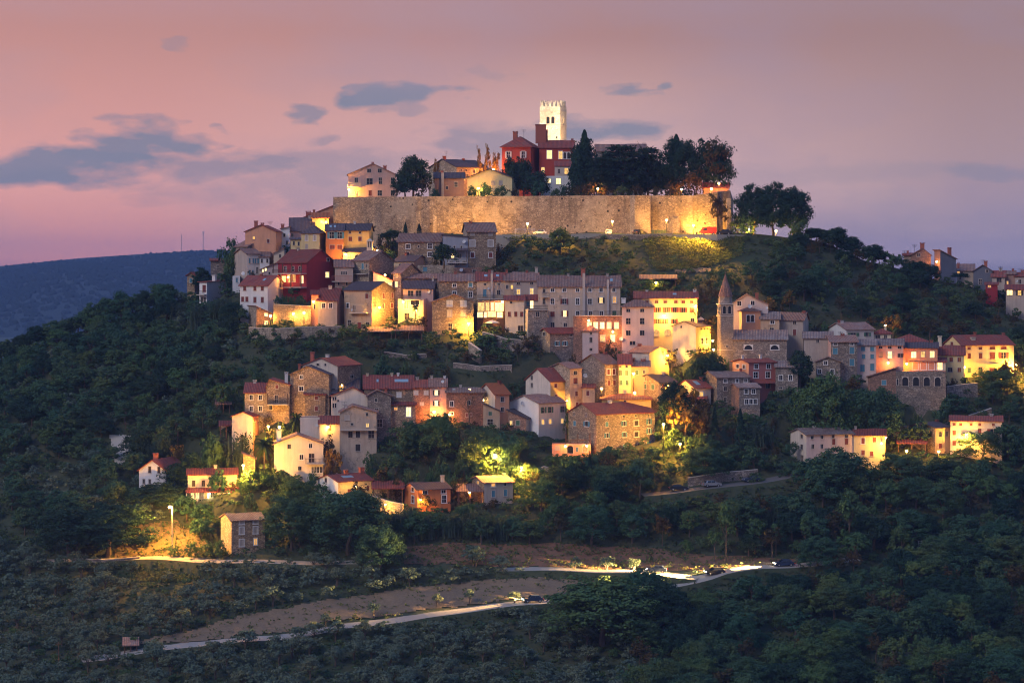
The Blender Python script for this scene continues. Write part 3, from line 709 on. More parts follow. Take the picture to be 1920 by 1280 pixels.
H('a6b', 1011, 1076, 277, 345, 264, 'darker red wing of the red mansion with two glowing windows', '1030,290,9,15,fL 1051,291,7,14,fl 1059/1066,292,5,12,fa 1018,319,6,10,l', wm='red', rm='tile_red', Y=693, d=9, ch='1014,234,20,brick 1023,243,8,brick 1074,265,4,brick')
H('a6c', 1015, 1072, 330, 352, 328, 'low white annex below the red mansion with lit windows', '1029,339,7,7,L 1047,340,8,11,L', rt='F', wm='white', rm='tile_old', Y=676, d=8)
H('a6d', 1040, 1074, 312, 331, 303, 'small pale porch block with red roof between mansion and white annex', '1062,321,7,11,l 1048,321,4,8', rt='SB', wm='offwhite', rm='tile_red', Y=681, d=6, oh=.2)
H('a8', 1117, 1211, 284, 330, 271, 'long stone church with low-pitched roof behind the cedars', '', wm='stone_grey', rm='tile_old', Y=716, d=15, name='church', cat='church', ant='1208,267')
H('a9', 1318, 1366, 352, 368, 343, 'small low house under the round tree at the wall corner', '1332,358,5,8,m', wm='salmon', rm='tile_red', Y=664, d=7, oh=.3)
# ---- upper left cluster
H('b2', 556, 626, 413, 440, 385, 'salmon house with rising roofline tucked against the end of the town wall', '600,412,5,7,m', rt='SR', wm='salmon', rm='tile_red', Y=656, d=9, ch='578,396,9,brick 589,393,4,brick')
H('b2b', 585, 616, 409, 440, 400, 'low lit annex with bright orange roof below the town wall', '604,416,6,6,L', rt='SB', wm='yellowpale', rm='tile_orange', Y=650, d=5)
H('b1', 460, 517, 434, 470, 422, 'orange gabled house with two chimneys on the left skyline', '476,446,4,5,l 503,452,4,7,cr', side=('R', 529), rt='G', wm='salmon', rm='tile_red', gy=470, d=9, pk=490, ch='480,414,6,brick 492,418,5,brick')
H('b3w', 527, 543, 429, 470, 426, 'narrow white house right of the orange gabled house', '533,441,3,6 538,455,3,7', rt='SR', wm='white', rm='tile_old', Y=641, d=7, ch='529,420,6,brick')
H('b3', 544, 588, 433, 470, 409, 'pink house with long dark roof below the wall end', '548,441,4,6 552,455,4,7 570,447,4,8', rt='P', wm='pink', rm='tile_dark', Y=645, d=13)
H('b4', 565, 599, 438, 475, 424, 'yellow house on the upper left with dark hipped roof', '575/590,446,4,10,fcp 575,462,4,8,cp', side=('R', 611), rt='H', wm='yellowpale', rm='tile_dark', gy=482, d=9)
H('b5a', 611, 644, 432, 478, 420, 'orange house with big dark blue shutters in the upper row', '622/637,441,8,12,fob 623/637,463,9,8,cr', wm='orange', rm='tile_dark', gy=484, d=9, sky='620,427,4 628,427,4')
H('b5b', 644, 692, 432, 474, 420, 'golden yellow house with small square windows at the end of the upper row', '656/675,436,4,4 657/675,448,6,8,cr', side=('R', 700), wm='yellow', rm='tile_dark', gy=484, d=9, ch='665,415,3,frame_white')
H('b6', 643, 697, 472, 490, 463, 'small lit chapel with arched door below the golden house', '670,482,9,9,a 655,480,4,5', side=('R', 707), wm='cream', rm='tile_dark', gy=494, d=6, name='chapel', cat='chapel')
H('b5c', 545, 566, 449, 468, 446, 'tiny yellow outbuilding beside the bright lamp', '551,456,3,7 560,457,3,7', wm='yellowpale', rt='SB', rm='tile_dark', gy=478, d=5)
H('b15', 442, 464, 462, 482, 447, 'cream stone house with a wide gable under the orange house', '447/453/458,473,3,8', side=('R', 520), wm='stone_pale', sm='stone_grey', rm='tile_old', gy=496, d=11, ch='458,452,4')
H('b11', 395, 432, 489, 515, 485, 'ruined dark stone house at the left edge of the town', '408,500,4,5', rt='SB', wm='stone_grey', rm='tile_red', gy=522, d=8)
H('b12', 463, 488, 476, 517, 467, 'cream house with blue shuttered windows and dark blank side wall', '468/475/479/484,489,3,9,cb 468/474,511,3,9,cb 482,507,3,12', side=('L', 439), wm='offwhite', sm='greyplaster', rm='tile_old', gy=526, d=9)
H('b14', 487, 505, 482, 500, 473, 'small white house with two tall windows under brown roof', '491/501,489,3,7', rt='SB', wm='white', rm='tile_old', gy=512, d=8)
H('b16', 513, 533, 475, 492, 465, 'little cream gable between brown roofs', '525,480,3,6', rt='SR', wm='cream', rm='tile_old', gy=506, d=8)
H('b17', 489, 521, 505, 522, 492, 'lavender gabled house left of the maroon house', '493/498,500,3,5,L 505,512,3,4', rt='SR', wm='lavender', rm='tile_old', gy=528, d=9)
H('b7', 521, 575, 492, 552, 468, 'large maroon house with stacked timber balconies and big blank side', '535/549/563,504,5,9 532,523,8,11,L 543,522,6,14,l 551,522,6,13,m 566,524,6,14,L 614,515,7,10,fL 615,476,5,6', side=('R', 628), wm='maroon', rm='tile_red', gy=556, d=11,
  bal=((521, 575, 512, 505, 2.2, 'wood', 494), (535, 575, 538, 531, 2.2, 'wood', 513)), ch='559,470,4', dish='')
H('b9', 351, 365, 516, 548, 511, 'small stone cottage farthest left on the slope edge', '358,526,5,8,cb', side=('R', 382), rt='G', wm='stone_warm', rm='tile_red', gy=552, d=8)
H('b10', 374, 388, 529, 573, 527, 'low white house with red door and balcony at the left edge', '383,541,6,13,cr 379/384,563,4,11,n', side=('R', 440), rt='SB', wm='white', sm='bluegrey', rm='tile_red', gy=574, d=12, bal=((374, 388, 552, 545, 1.3, 'iron', 0),), ch='402,515,7,frame_white')
H('b10b', 436, 450, 517, 545, 515, 'narrow white wall block behind the palm on the left', '444,525,3,8,cb', rt='F', wm='white', rm='tile_old', gy=548, d=6, dish='456,513,7')
H('b8', 450, 502, 535, 580, 517, 'white three-bay house with maroon roof, blue shaded side', '459/478/492,541,5,8,cr 455/463,561,5,9,cr 478/492,562,5,10,cr', side=('R', 535), wm='white', sm='white', rm='tile_red', gy=581, d=10, sky='496,524,5', dish='457,512,7')
H('b18', 481, 513, 590, 612, 575, 'pink-lit stone barn with sloping top beside the bright courtyard', '499,590,6,6,L 499,606,6,8,L', side=('L', 466), rt='SL', wm='stone_red', sm='stone_pale', rm='tile_old', gy=613, d=8)
H('b19', 596, 632, 563, 610, 541, 'grey house with maroon roof and stone lower storey', '607/620,573,6,9,f', side=('R', 645), wm='greyplaster', sm='salmon', rm='tile_red', gy=611, d=9)
H('b19b', 584, 597, 553, 606, 545, 'narrow orange-lit wing left of the grey maroon-roofed house', '590,575,3,9', rt='SB', wm='salmon', rm='tile_red', gy=606, d=8)
H('b20', 645, 697, 544, 617, 529, 'tall sandy house with a banner balcony, lit orange on its right flank', '688,555,6,9,cr 652,573,5,9,f 655,606,6,11,n 674,610,8,12,cr 689,607,6,6 664,577,5,8 719,555,4,10,cr 736,554,4,10,cr 735,573,5,9,cr 719,574,4,9', side=('R', 740), wm='oldwarm', sm='stone_warm', rm='tile_dark', gy=618, d=10,
  bal=((659, 692, 586, 570, 1.2, 'frame_stone', 0),), dish='662,581,6')
H('b23', 628, 662, 500, 541, 487, 'grey plastered house with vine balcony right of the maroon house', '641/645/649,512,2,6 635/650,532,3,5', wm='greyplaster', rm='tile_old', gy=545, d=8, bal=((622, 660, 527, 517, 1.2, 'brickred', 0),))
H('b22', 662, 692, 488, 535, 471, 'stone house with railed balcony and dark gable near the chapel', '680,499,4,11,cb 687,498,3,7 668,519,4,8', side=('R', 738), wm='stone_pale', sm='stone_grey', rm='tile_old', gy=546, d=10, bal=((662, 690, 513, 507, 1.0, 'iron', 0),), ch='716,468,4')
H('b24', 738, 776, 490, 505, 479, 'low house with yellow-lit eave under the long stone house', '750,497,4,5', side=('R', 803), wm='cream', sm='salmon', rm='tile_dark', gy=515, d=8)
H('b25', 737, 752, 512, 548, 494, 'old stone house with lit windows and crumbling gable', '743,512,5,8,m 743,533,5,10,L', side=('R', 790), wm='stone_grey', rm='tile_old', gy=560, d=9)
H('b25b', 700, 736, 526, 556, 510, 'small house with glowing red roof beside a wall lamp', '729,532,3,5,L 733,532,3,5,L', rt='SL', wm='offwhite', rm='tile_red', gy=560, d=7)
H('b21', 746, 825, 453, 482, 438, 'long two-storey stone house just under the town wall', '765,462,7,8,f 806,461,8,9,f 764,476,7,6 806,477,7,8,f 785,462,3,4', side=('R', 834), wm='stone_warm', rm='tile_old', gy=498, d=9)
H('b21c', 830, 877, 444, 500, 442, 'blue-grey flat house with balcony left of the tower house', '852/865,463,3,4 849,480,5,9,fL 862,480,6,8 846/858/870,493,6,7', rt='SL', wm='bluegrey', rm='tile_dark', gy=500, d=8, dish='870,453,7', bal=((838, 876, 492, 484, 1.8, 'frame_stone', 467),), por=((832, 877, 466, 470, 2.2, 'tile_dark', 0, 500),))
H('b21t', 876, 930, 434, 497, 418, 'tall square stone tower house standing before the town wall', '886/920,439,7,5,cp 886/920,456,9,11,fcp 886/920,478,7,9,fcr', side=('L', 868), wm='stone_warm', sm='stone_pale', rm='tile_old', gy=499, d=8)
H('b26', 783, 852, 497, 514, 494, 'broken garden house wall of pale stone amid roofs', '797,504,7,9,cb', rt='F', wm='stone_pale', rm='tile_old', gy=526, d=4)
H('b27', 852, 904, 502, 520, 500, 'low flat stone house with satellite dish behind the terrace row', '889,508,6,5 ', rt='F', wm='stone_red', rm='tile_old', gy=528, d=6, dish='865,506,7')
H('b28', 756, 826, 522, 550, 514, 'wide low house whose roof shows behind the terrace house', '', wm='stone_grey', rm='tile_old', gy=556, d=8)
H('b29', 746, 794, 560, 599, 556, 'yellow-lit house with glazed front and planted roof terrace', '762,571,8,14,fl 778,567,16,9,fd 763,593,9,12,n 780,592,5,8,l', side=('R', 812), rt='F', wm='cream', sm='pink', rm='tile_old', gy=600, d=9, bal=((749, 790, 561, 553, .5, 'iron', 0),), dish='801,547,7')
H('b29b', 756, 812, 541, 566, 527, 'dark-roofed upper storey behind the planted roof terrace', '770/785,550,10,10 ', side=('R', 818), wm='pink', rm='tile_dark', gy=588, d=8, ch='815,520,3')
H('b30', 823, 894, 527, 570, 514, 'long stone house with white-framed windows above the stone gable', '852,535,6,6,f 882,534,7,8,fcb 852,550,7,7,f 882,552,7,10,f', wm='stone_warm', rm='tile_old', gy=584, d=9)
H('b31', 810, 888, 566, 624, 552, 'big sandy stone gable with white windows beside the dazzling wall lamp', '843/869,569,9,10,fcw 843/869,588,9,13,cp 844,613,7,13,n', rt='G', wm='stone_warm', rm='tile_old', gy=626, d=10, pk=852)
H('b32', 894, 946, 526, 561, 511, 'plastered house with balcony rail above the glowing glass restaurant', '909/935,533,4,4 909,549,6,13,cb 935,548,6,9', wm='old', rm='tile_red', gy=584, d=9, ch='918,506,5,brick 923,512,4', sky='911,518,6 933,518,6', bal=((895, 944, 560, 553, .8, 'iron', 0),), dish='916,541,4')
H('b32v', 894, 946, 563, 604, 561, 'two-storey glass restaurant front glowing yellow above the parasol', '902,574,12,18,l 914,574,6,17,l 923,574,5,17,L 936,574,16,18,L 900,590,10,10,L 910,590,5,10,L 922,589,15,10,L 937,590,10,10,L', rt='F', wm='wood', rm='tile_red', gy=606, d=5, base=2)
H('b35a', 946, 963, 526, 555, 512, 'narrow brown house strip in the middle row', '951,538,4,7 960,538,4,7,l', wm='oldwarm', rm='tile_old', gy=584, d=9, ch='950,505,4,brick')
H('b35', 963, 1009, 526, 558, 511, 'grey plastered house with two orange windows in the middle row', '972/997,531,6,4 972,547,6,9,fl 997,546,6,10,fl', wm='greyplaster', rm='tile_old', gy=584, d=9, ch='988,511,4,brick 1012,501,5,frame_stone')
H('b33', 947, 983, 563, 619, 554, 'white plastered house with maroon roof right of the glass restaurant', '958,567,4,4 955/967/978,589,5,9,cr 976,615,9,9,n', wm='offwhite', rm='tile_red', gy=621, d=8)
H('b34', 990, 1027, 579, 632, 577, 'square stone block with a flat terrace roof in the middle row', '1008,589,6,9 ', side=('L', 981), rt='F', wm='stone_grey', sm='cream', rm='tile_old', gy=634, d=7, bal=((990, 1027, 580, 573, .3, 'iron', 0),))
H('b34b', 985, 1012, 562, 590, 553, 'red-roofed top floor with a bright door on the stone block terrace', '997,571,6,14,L 990,570,5,8,cb', wm='offwhite', rm='tile_red', gy=611, d=6)
H('b36', 1009, 1163, 537, 612, 517, 'very long four-storey stone building with chimney breasts in the middle row',
  '1036/1058/1083/1106/1127/1151,544,6,6,f 1020,545,5,7 1036,565,6,10,f 1058,565,7,10,for 1083,565,6,11,f 1106,565,7,10,f 1127,563,6,10,flok 1152,562,6,11,fm 1020,565,5,10 1036,589,8,10,cr 1059,588,6,11,fLor 1083/1107/1128,588,6,9,f 1152,587,7,9,cg 1036,609,7,9 1060,609,6,7',
  wm='old', rm='tile_old', gy=626, d=10, ch='1094,503,8,brick 1140,520,4 1066,516,4', bal=((1016, 1030, 556, 549, 1.0, 'iron', 0),), sky='1147,530,5')
H('b37', 1075, 1168, 592, 652, 590, 'stone house with a row of five blazing windows below the long building', '1105/1117/1129/1142/1156,610,8,12,L 1130,634,8,11,fl 1149,634,8,13,L', rt='F', wm='stone_red', rm='tile_old', gy=653, d=7, bal=((1078, 1166, 591, 583, .3, 'iron', 0),), dish='1165,635,8')
H('b38', 1031, 1092, 625, 660, 615, 'low stone house with red roof and pale blue shutters', '1045/1059/1081,644,5,8,fob 1071,629,4,5 1020,627,5,7', side=('L', 1011), wm='stone_grey', sm='stone_pale', rm='tile_red', gy=661, d=8)
H('b39', 1092, 1122, 621, 660, 610, 'narrow pinkish house with hipped roof beside the blazing windows', '1108,625,4,4 1108,637,5,9 1108,655,5,5', rt='H', wm='lavender', rm='tile_old', gy=661, d=7)
H('b40', 1166, 1226, 576, 646, 559, 'lavender three-storey house with six dark windows and hipped roof', '1178/1204,582,7,6 1178/1204,602,8,11 1178/1204,624,8,9 1186,643,10,7', rt='H', wm='lavender', rm='tile_old', gy=656, d=9, ch='1164,568,8,frame_white')
H('b41', 1190, 1307, 559, 629, 547, 'long bright yellow house with brown shutters above the white gable', '1213/1231/1247/1267/1281/1297,566,6,5,cr 1233/1249/1265/1281,581,7,9,or 1297,581,9,9,cr 1233/1246/1264,602,6,9,or 1298,600,6,7 1231,624,9,12,amn 1252,623,11,12,am',
  wm='yellowpale', rm='tile_red', gy=640, d=9, ch='1213,544,4,frame_white 1303,550,6,frame_white', sky='1265,552,7')
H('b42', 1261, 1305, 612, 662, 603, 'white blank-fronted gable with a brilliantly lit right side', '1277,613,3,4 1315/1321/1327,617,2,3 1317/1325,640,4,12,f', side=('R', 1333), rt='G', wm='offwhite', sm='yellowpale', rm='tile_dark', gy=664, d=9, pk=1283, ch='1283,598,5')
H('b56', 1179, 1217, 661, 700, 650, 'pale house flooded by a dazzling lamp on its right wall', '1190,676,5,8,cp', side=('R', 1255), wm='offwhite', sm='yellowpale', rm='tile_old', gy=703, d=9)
H('b44', 1375, 1475, 636, 676, 619, 'stone parish church nave with half-round windows next to the campanile', '1403/1452,651,15,8,af', wm='stone_grey', rm='tile_grey', gy=680, d=11, name='church', cat='church')
H('b45', 1371, 1440, 571, 600, 552, 'grey-pink gable house behind the campanile', '1386,569,7,8,f 1411,568,7,8,f', rt='G', wm='lavender', rm='tile_old', gy=634, d=10, pk=1400, ch='1419,549,6,brick')
H('b46', 1391, 1426, 584, 622, 576, 'house with a pair of arched loggia windows right of the campanile', '1403/1411,597,6,13,af 1384,598,3,12,cr', side=('L', 1375), rt='H', wm='salmon', sm='cream', rm='tile_old', gy=648, d=8, dish='1405,574,8')
H('b47', 1426, 1461, 598, 630, 585, 'salmon middle section right of the arched loggia', '1448,604,7,6,f 1447,617,7,5', wm='oldwarm', rm='tile_grey', gy=652, d=8, dish='1438,577,5')
H('b48', 1461, 1506, 600, 648, 586, 'pale grey house with two windows one above the other, right of the loggia row', '1490,605,6,6 1490,623,6,11,cr', side=('R', 1516), wm='greyplaster', rm='tile_old', gy=656, d=8, ch='1509,583,5,brick')
H('b49', 1404, 1454, 680, 730, 673, 'brick-red house with four white-framed windows below the church', '1418/1441,687,7,8,f 1417/1440,703,8,11,f 1383/1395,688,5,7,f 1420/1440,724,8,9', side=('L', 1373), wm='brickred', sm='salmon', rm='tile_red', gy=731, d=8, ch='1378,666,4,frame_white 1426,665,4,frame_white', por=((1405, 1454, 713, 719, 1.8, 'tile_red', 2, 730),))
H('b50', 1454, 1496, 688, 730, 677, 'grey stone cottage attached to the brick-red house', '1464/1482,708,6,9,f 1464,727,6,4', wm='stone_grey', rm='tile_grey', gy=731, d=8)
H('b51', 1344, 1406, 708, 756, 697, 'rough stone house with small windows left of the brick-red house', '1360/1382/1398,714,5,6,f 1360,729,6,8 1382,730,5,7 1360,749,5,8', side=('L', 1315), wm='stone_grey', sm='stone_warm', rm='tile_grey', gy=757, d=9)
H('b52', 1386, 1425, 727, 782, 719, 'lower stone house with a triple white window', '1399/1413,734,6,8,f 1400/1408/1416,753,6,9,f', side=('L', 1367), wm='stone_grey', sm='stone_red', rm='tile_grey', gy=783, d=8)
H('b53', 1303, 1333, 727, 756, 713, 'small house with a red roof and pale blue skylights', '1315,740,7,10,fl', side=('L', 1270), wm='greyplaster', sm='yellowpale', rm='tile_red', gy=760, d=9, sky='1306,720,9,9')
H('b54', 1236, 1269, 717, 746, 703, 'stone house with a gable beside the tree in the centre right', '1243,724,5,8,cr 1209,712,5,6 1209,726,6,8,cg 1224,726,6,9,cg', side=('L', 1190), wm='oldwarm', sm='stone_warm', rm='tile_dark', gy=750, d=9)
H('b57', 1134, 1160, 683, 731, 664, 'orange stone house end with big blank stone flank', '1141/1151,697,5,10,fcr 1142/1152,718,5,9,cr', side=('L', 1086), wm='stone_warm', sm='stone_grey', rm='tile_old', gy=733, d=11, dish='1100,706,9', ch='1140,660,6,brick')
H('b57b', 1160, 1183, 683, 731, 664, 'pale yellow house strip with green shutters', '1163/1175,699,5,10,cg 1164/1176,717,5,9,cg 1163/1175,687,4,3', wm='yellowpale', rm='tile_red', gy=733, d=11)
H('b58', 1183, 1217, 687, 716, 677, 'small pink house right of the green-shuttered one, above a street lamp', '1194,698,5,8,cg 1208,697,4,6', wm='salmon', rm='tile_grey', gy=726, d=7, ch='1185,671,7,brick 1206,673,8,brick')
H('b60', 1069, 1091, 691, 764, 680, 'tall orange plastered house with maroon shutters and stone flank', '1079,699,6,7 1079,714,8,11,cr 1081,738,5,9,cr 1082,759,5,9,cr', side=('L', 1031), wm='oldwarm', sm='stone_pale', rm='tile_old', gy=768, d=9)
H('b59', 1032, 1070, 715, 758, 691, 'house with white gable flank and orange front under a maroon roof', '1042,723,5,7,cr 1066,722,4,8,cr 1043,744,5,8,cr 1066,743,4,9,cr 997,704,4,8 997,724,4,8', side=('L', 985), wm='yellow', sm='offwhite', rm='tile_red', gy=770, d=10)
H('b61', 1092, 1115, 727, 757, 721, 'little orange annex right of the tall orange house', '1102,737,5,9,cr', rt='SB', wm='oldwarm', rm='tile_red', gy=768, d=6)
H('b55', 1128, 1221, 749, 762, 738, 'low wide yellow house with maroon hipped roof before the big stone house', '1172,753,4,5', rt='H', wm='yellow', rm='tile_red', gy=790, d=10, ch='1172,731,5')
H('b62', 1010, 1062, 756, 806, 741, 'white gabled house with green shutters and a satellite dish', '1019/1032/1056,769,5,11,og 1018/1032/1055,791,5,9,fl', side=('L', 955), wm='offwhite', sm='white', rm='tile_old', gy=808, d=10, dish='982,758,8')
H('b63', 952, 987, 784, 805, 770, 'small stone outbuilding under the white gabled house', '971,793,7,9,cg 958,794,5,9,l', side=('R', 1010), rt='SL', wm='stone_red', sm='greyplaster', rm='tile_dark', gy=806, d=7)
H('b64', 1118, 1230, 777, 848, 757, 'grand four-storey stone house with blue shutters in the centre',
  '1138/1170/1193/1218,782,3,4 1138,796,6,9,cb 1170,796,5,9,fob 1194,796,8,9,fck 1218,794,5,10,fob 1138,817,5,9,fob 1171,817,5,9,fob 1194,817,8,9,fck 1218,812,5,9,fob 1146,839,3,4 1172,840,7,10,cb 1200,840,7,12,n 1218,838,8,12,cb 1076/1099,779,3,6 1077,797,5,9,cb 1100,796,6,9,fob',
  side=('L', 1065), wm='stone_grey', sm='stone_warm', rm='tile_red', gy=849, d=11, ch='1144,760,6,frame_white 1181,756,4')
H('b64b', 1035, 1108, 832, 852, 830, 'low pink-lit annex with arched doors and a terrace left of the grand stone house', '1069,842,11,15,ac 1097,841,9,12,am 1045,840,7,7,cp 1082,842,4,8,cb', rt='F', wm='salmon', rm='tile_red', gy=854, d=5, bal=((1060, 1107, 832, 824, .2, 'wood', 812),))
# ---- lower left cluster
H('b65', 459, 500, 736, 784, 718, 'stone house with maroon roof and four neat windows, lower left', '471/488,745,6,9,f 471/488,766,6,9,f', wm='stone_pale', rm='tile_red', gy=786, d=9, side=('R', 506))
H('b66', 500, 543, 722, 786, 711, 'stone gable with a shaded railed balcony, lower left', '518,748,6,15,n 519,725,5,7,cr 508,764,6,8', side=('R', 549), rt='G', wm='stone_warm', rm='tile_red', gy=787, d=9, pk=505, bal=((502, 541, 757, 750, 1.6, 'iron', 737),), ch='537,698,6,frame_white')
H('b69', 567, 633, 686, 730, 672, 'white gable with a tall red chimney at the top of the lower left cluster', '596,684,5,4 610,684,3,4 660,708,6,6', side=('R', 677), rt='G', wm='offwhite', sm='stone_warm', rm='tile_red', gy=770, d=12, pk=602, ch='585,661,6,brick 614,665,6,frame_white')
H('b67', 544, 617, 702, 781, 686, 'big stone house with a brick-red gable top, lower left', '565,707,5,6,f 565,729,8,8,f', side=('R', 633), rt='G', wm='stone_warm', rm='tile_dark', gy=783, d=9, pk=576)
H('b68', 572, 610, 740, 781, 734, 'stone annex with slim maroon roof before the brick-red gable', '593,746,6,7,cr 593,766,6,8,cr', rt='SB', wm='stone_warm', rm='tile_red', gy=788, d=3.5)
H('b71', 618, 672, 729, 748, 711, 'wooden-fronted low house with lit balcony between stone gables', '628/640,731,6,8,l 652,732,8,8,m', rt='SB', wm='salmon', rm='tile_dark', gy=766, d=8, bal=((620, 655, 735, 730, 1.0, 'wood', 0),))
H('b70', 621, 690, 742, 775, 727, 'white gable house with blank front in the lower left cluster', '625/629,747,2,6 625/629,760,2,8 634,751,2,3', rt='G', wm='offwhite', rm='tile_red', gy=788, d=10, pk=662)
H('b72', 689, 733, 742, 802, 731, 'dark stone gable next to the blank white gable', '705,750,5,6 706,769,6,8 712,793,9,15,n', rt='G', wm='stone_grey', rm='tile_old', gy=803, d=9, pk=707)
H('b79', 683, 775, 728, 783, 704, 'long house with a wide maroon roof cut by a roof terrace', '748,740,9,10,cw 700,740,7,8,cw', wm='stone_warm', rm='tile_red', gy=784, d=10, ch='689,700,3,cream 735,706,4,cream 747,699,4,frame_white', sky='708,709,4 753,716,26,4')
H('b80', 775, 806, 726, 783, 712, 'pinkish stone house with closed white shutters beside the pink house', '780/799,736,8,8,cw 791,757,7,6,cw', wm='stone_red', rm='tile_red', gy=784, d=9)
H('b81', 806, 837, 725, 782, 709, 'pink house with dark open shutters and two white-lit windows', '818,736,6,9,fLok 818,756,6,9,fLok', wm='pink', rm='tile_old', gy=784, d=9, ch='800,704,4 838,715,4,frame_white', dish='830,715,6')
H('b82', 837, 906, 736, 788, 727, 'red-brown stone house behind a bare climbing tree', '847,757,6,9,f 879,755,6,8 847,775,5,5,f 875,778,4,7,cr 883,777,3,6,cr', wm='stone_red', rm='tile_grey', gy=790, d=9, sky='851,729,5 881,729,5')
H('b83', 928, 955, 739, 797, 719, 'narrow pink house with a white side and rust-red roof', '942,749,6,9 942,768,6,8', side=('L', 897), wm='salmon', sm='offwhite', rm='tile_orange', gy=799, d=9)
H('b84', 906, 937, 770, 799, 757, 'low sandy house with sloping roof left of the narrow pink house foot', '919,775,6,7,cg 919,791,10,11,n', rt='SL', wm='oldwarm', rm='tile_dark', gy=801, d=6)
H('b85', 732, 779, 759, 784, 748, 'low house with a brilliant white lit doorway and maroon roof', '766,772,8,17,fL 742,766,6,5,m', rt='SB', wm='stone_warm', rm='tile_red', gy=796, d=6)
H('b73', 637, 706, 773, 848, 761, 'derelict pale gabled house with peeling plaster and one lit window', '651,783,9,9,cp 688,777,4,6 689,797,5,7,l 657/671,814,8,12,ck 671,839,9,13,ck 696,814,11,15,n 660,795,5,4', rt='G', wm='old', rm='tile_old', gy=849, d=9, pk=662, bal=((637, 707, 805, 803, 1.0, 'frame_stone', 0),))
H('b74', 599, 638, 794, 824, 780, 'small cream house with maroon roof left of the derelict house', '618,802,6,9,cr', wm='cream', rm='tile_red', gy=836, d=7)
H('b75', 563, 599, 782, 818, 780, 'blank pale plaster block left of the small cream house', '', rt='F', wm='offwhite', rm='tile_old', gy=832, d=5, dish='594,797,6')
H('b76', 435, 474, 781, 816, 773, 'small pale house with vine pergola and red gable roof, far lower left', '477,787,2,8,cr 486,787,2,8,cr', side=('R', 492), rt='G', wm='offwhite', sm='salmon', rm='tile_red', gy=818, d=8, pk=456)
H('b77', 514, 606, 833, 891, 816, 'large pale gabled house with blue-grey stains and glass porch', '542,837,6,8 582,836,6,8,f 565,857,7,9,f 584,859,10,17,n 562,878,6,7 586,881,4,11,f 591/596/602,881,4,11,f', rt='G', wm='offwhite', rm='tile_old', gy=892, d=10, pk=557, bal=((572, 606, 868, 859, 1.2, 'iron', 0),), ch='523,805,9,frame_white', por=((575, 608, 868, 870, 1.6, 'frame_stone', 0, 890),))
H('b78', 456, 478, 860, 885, 851, 'tiny stone shed among glowing shrubs', '', rt='SL', wm='stone_warm', rm='tile_old', gy=888, d=5)
H('b86', 261, 311, 882, 915, 863, 'white gabled house with red chimney at the far lower left', '281/298,881,5,12,ck 270/281,903,4,8', side=('R', 350), rt='G', wm='white', rm='tile_red', gy=918, d=11, pk=286, ch='292,850,8,brick,3')
H('b87', 352, 444, 890, 936, 878, 'long pale house with maroon roof and a lit porch, lower left', '363/381/399/419,906,6,11,ck 361,929,6,12,fL 370,929,6,12,fL 386,929,6,12,fl 398,928,6,11,d 419,927,7,10,fl 434,927,7,9,m', wm='offwhite', rm='tile_red', gy=938, d=9, ch='404,872,5', por=((348, 452, 915, 922, 2.6, 'tile_red', 6, 938),))
H('b88', 434, 497, 976, 1035, 963, 'lone three-storey stone house by the street lamp, lower left', '453/479,980,8,6,fcp 453/479,995,8,13,fcp 453,1018,8,13,fcp 479,1017,6,12,fm', side=('L', 414), wm='stone_warm', sm='stone_pale', rm='tile_grey', gy=1038, d=8)
H('b89', 634, 699, 903, 934, 890, 'white house with red roof, two brick chimneys and blue solar panels', '655,922,6,9,cr 690,918,5,8,cr 611,903,4,8,ck 611,926,4,11,ck', side=('L', 596), wm='yellowpale', sm='white', rm='tile_red', gy=940, d=9, ch='649,883,7,brick 682,879,9,brick', sky='646,897,12,5 656,897,12,5')
H('b91', 783, 845, 918, 958, 905, 'orange house with white window frames and a blazing corner lamp', '797,923,8,6,f 832,923,8,6,f 833,937,8,14,f 800,940,7,12,f 774,919,5,8,f 774,938,5,13,f', side=('L', 758), wm='orange', rm='tile_dark', gy=962, d=8, ch='832,893,6')
H('b93', 908, 962, 905, 940, 893, 'grey stone house with blue shutters and old tiled roof, lower centre', '925,909,7,6,fm 947,909,5,5 925,926,6,12,cb 948,925,6,12,cb 896,907,4,6,l', side=('L', 880), wm='greyplaster', sm='stone_warm', rm='tile_old', gy=944, d=9, ch='952,891,4')
# ---- right side
H('b94', 1587, 1638, 618, 640, 605, 'white house with an ice-blue gable on the right of the church', '1600,627,10,6,og 1626,627,6,7,og', side=('L', 1552), wm='offwhite', sm='white', rm='tile_old', gy=664, d=10, ch='1571,603,4,brick 1578,601,6,frame_white')
H('b95', 1638, 1670, 626, 640, 617, 'low cream house with maroon hipped roof right of the ice-blue gable', '1646,631,8,6 1660,631,5,6', rt='H', wm='cream', rm='tile_red', gy=666, d=8, ch='1660,610,4,cream')
H('b96', 1507, 1560, 634, 652, 622, 'low grey house with weathered roof between church and blue shutters', '1533,639,5,5', wm='greyplaster', rm='tile_grey', gy=680, d=9)
H('b97', 1558, 1607, 641, 706, 629, 'stone house with pale blue closed shutters, right middle', '1566/1597,645,6,4,f 1566,658,9,12,cb 1597,657,9,12,cb 1597,679,9,13,cb 1551,640,3,5', side=('L', 1545), wm='stone_grey', sm='pink', rm='tile_old', gy=714, d=9, ch='1580,625,6,brick')
H('b98', 1607, 1642, 647, 708, 636, 'pale lavender house strip with faded blue shutters', '1618/1635,654,7,8,cb 1619/1635,668,6,8,cb 1617,690,8,13,cb 1635,688,7,13,cb', wm='lavender', rm='tile_grey', gy=716, d=9)
H('b99', 1642, 1693, 647, 690, 635, 'pink-washed house with one bright window and dark top windows', '1651/1668/1686,651,6,5 1668,665,7,12,fLop 1652,665,6,10,cp 1688,666,5,7,ok', wm='pink', rm='tile_grey', gy=712, d=9)
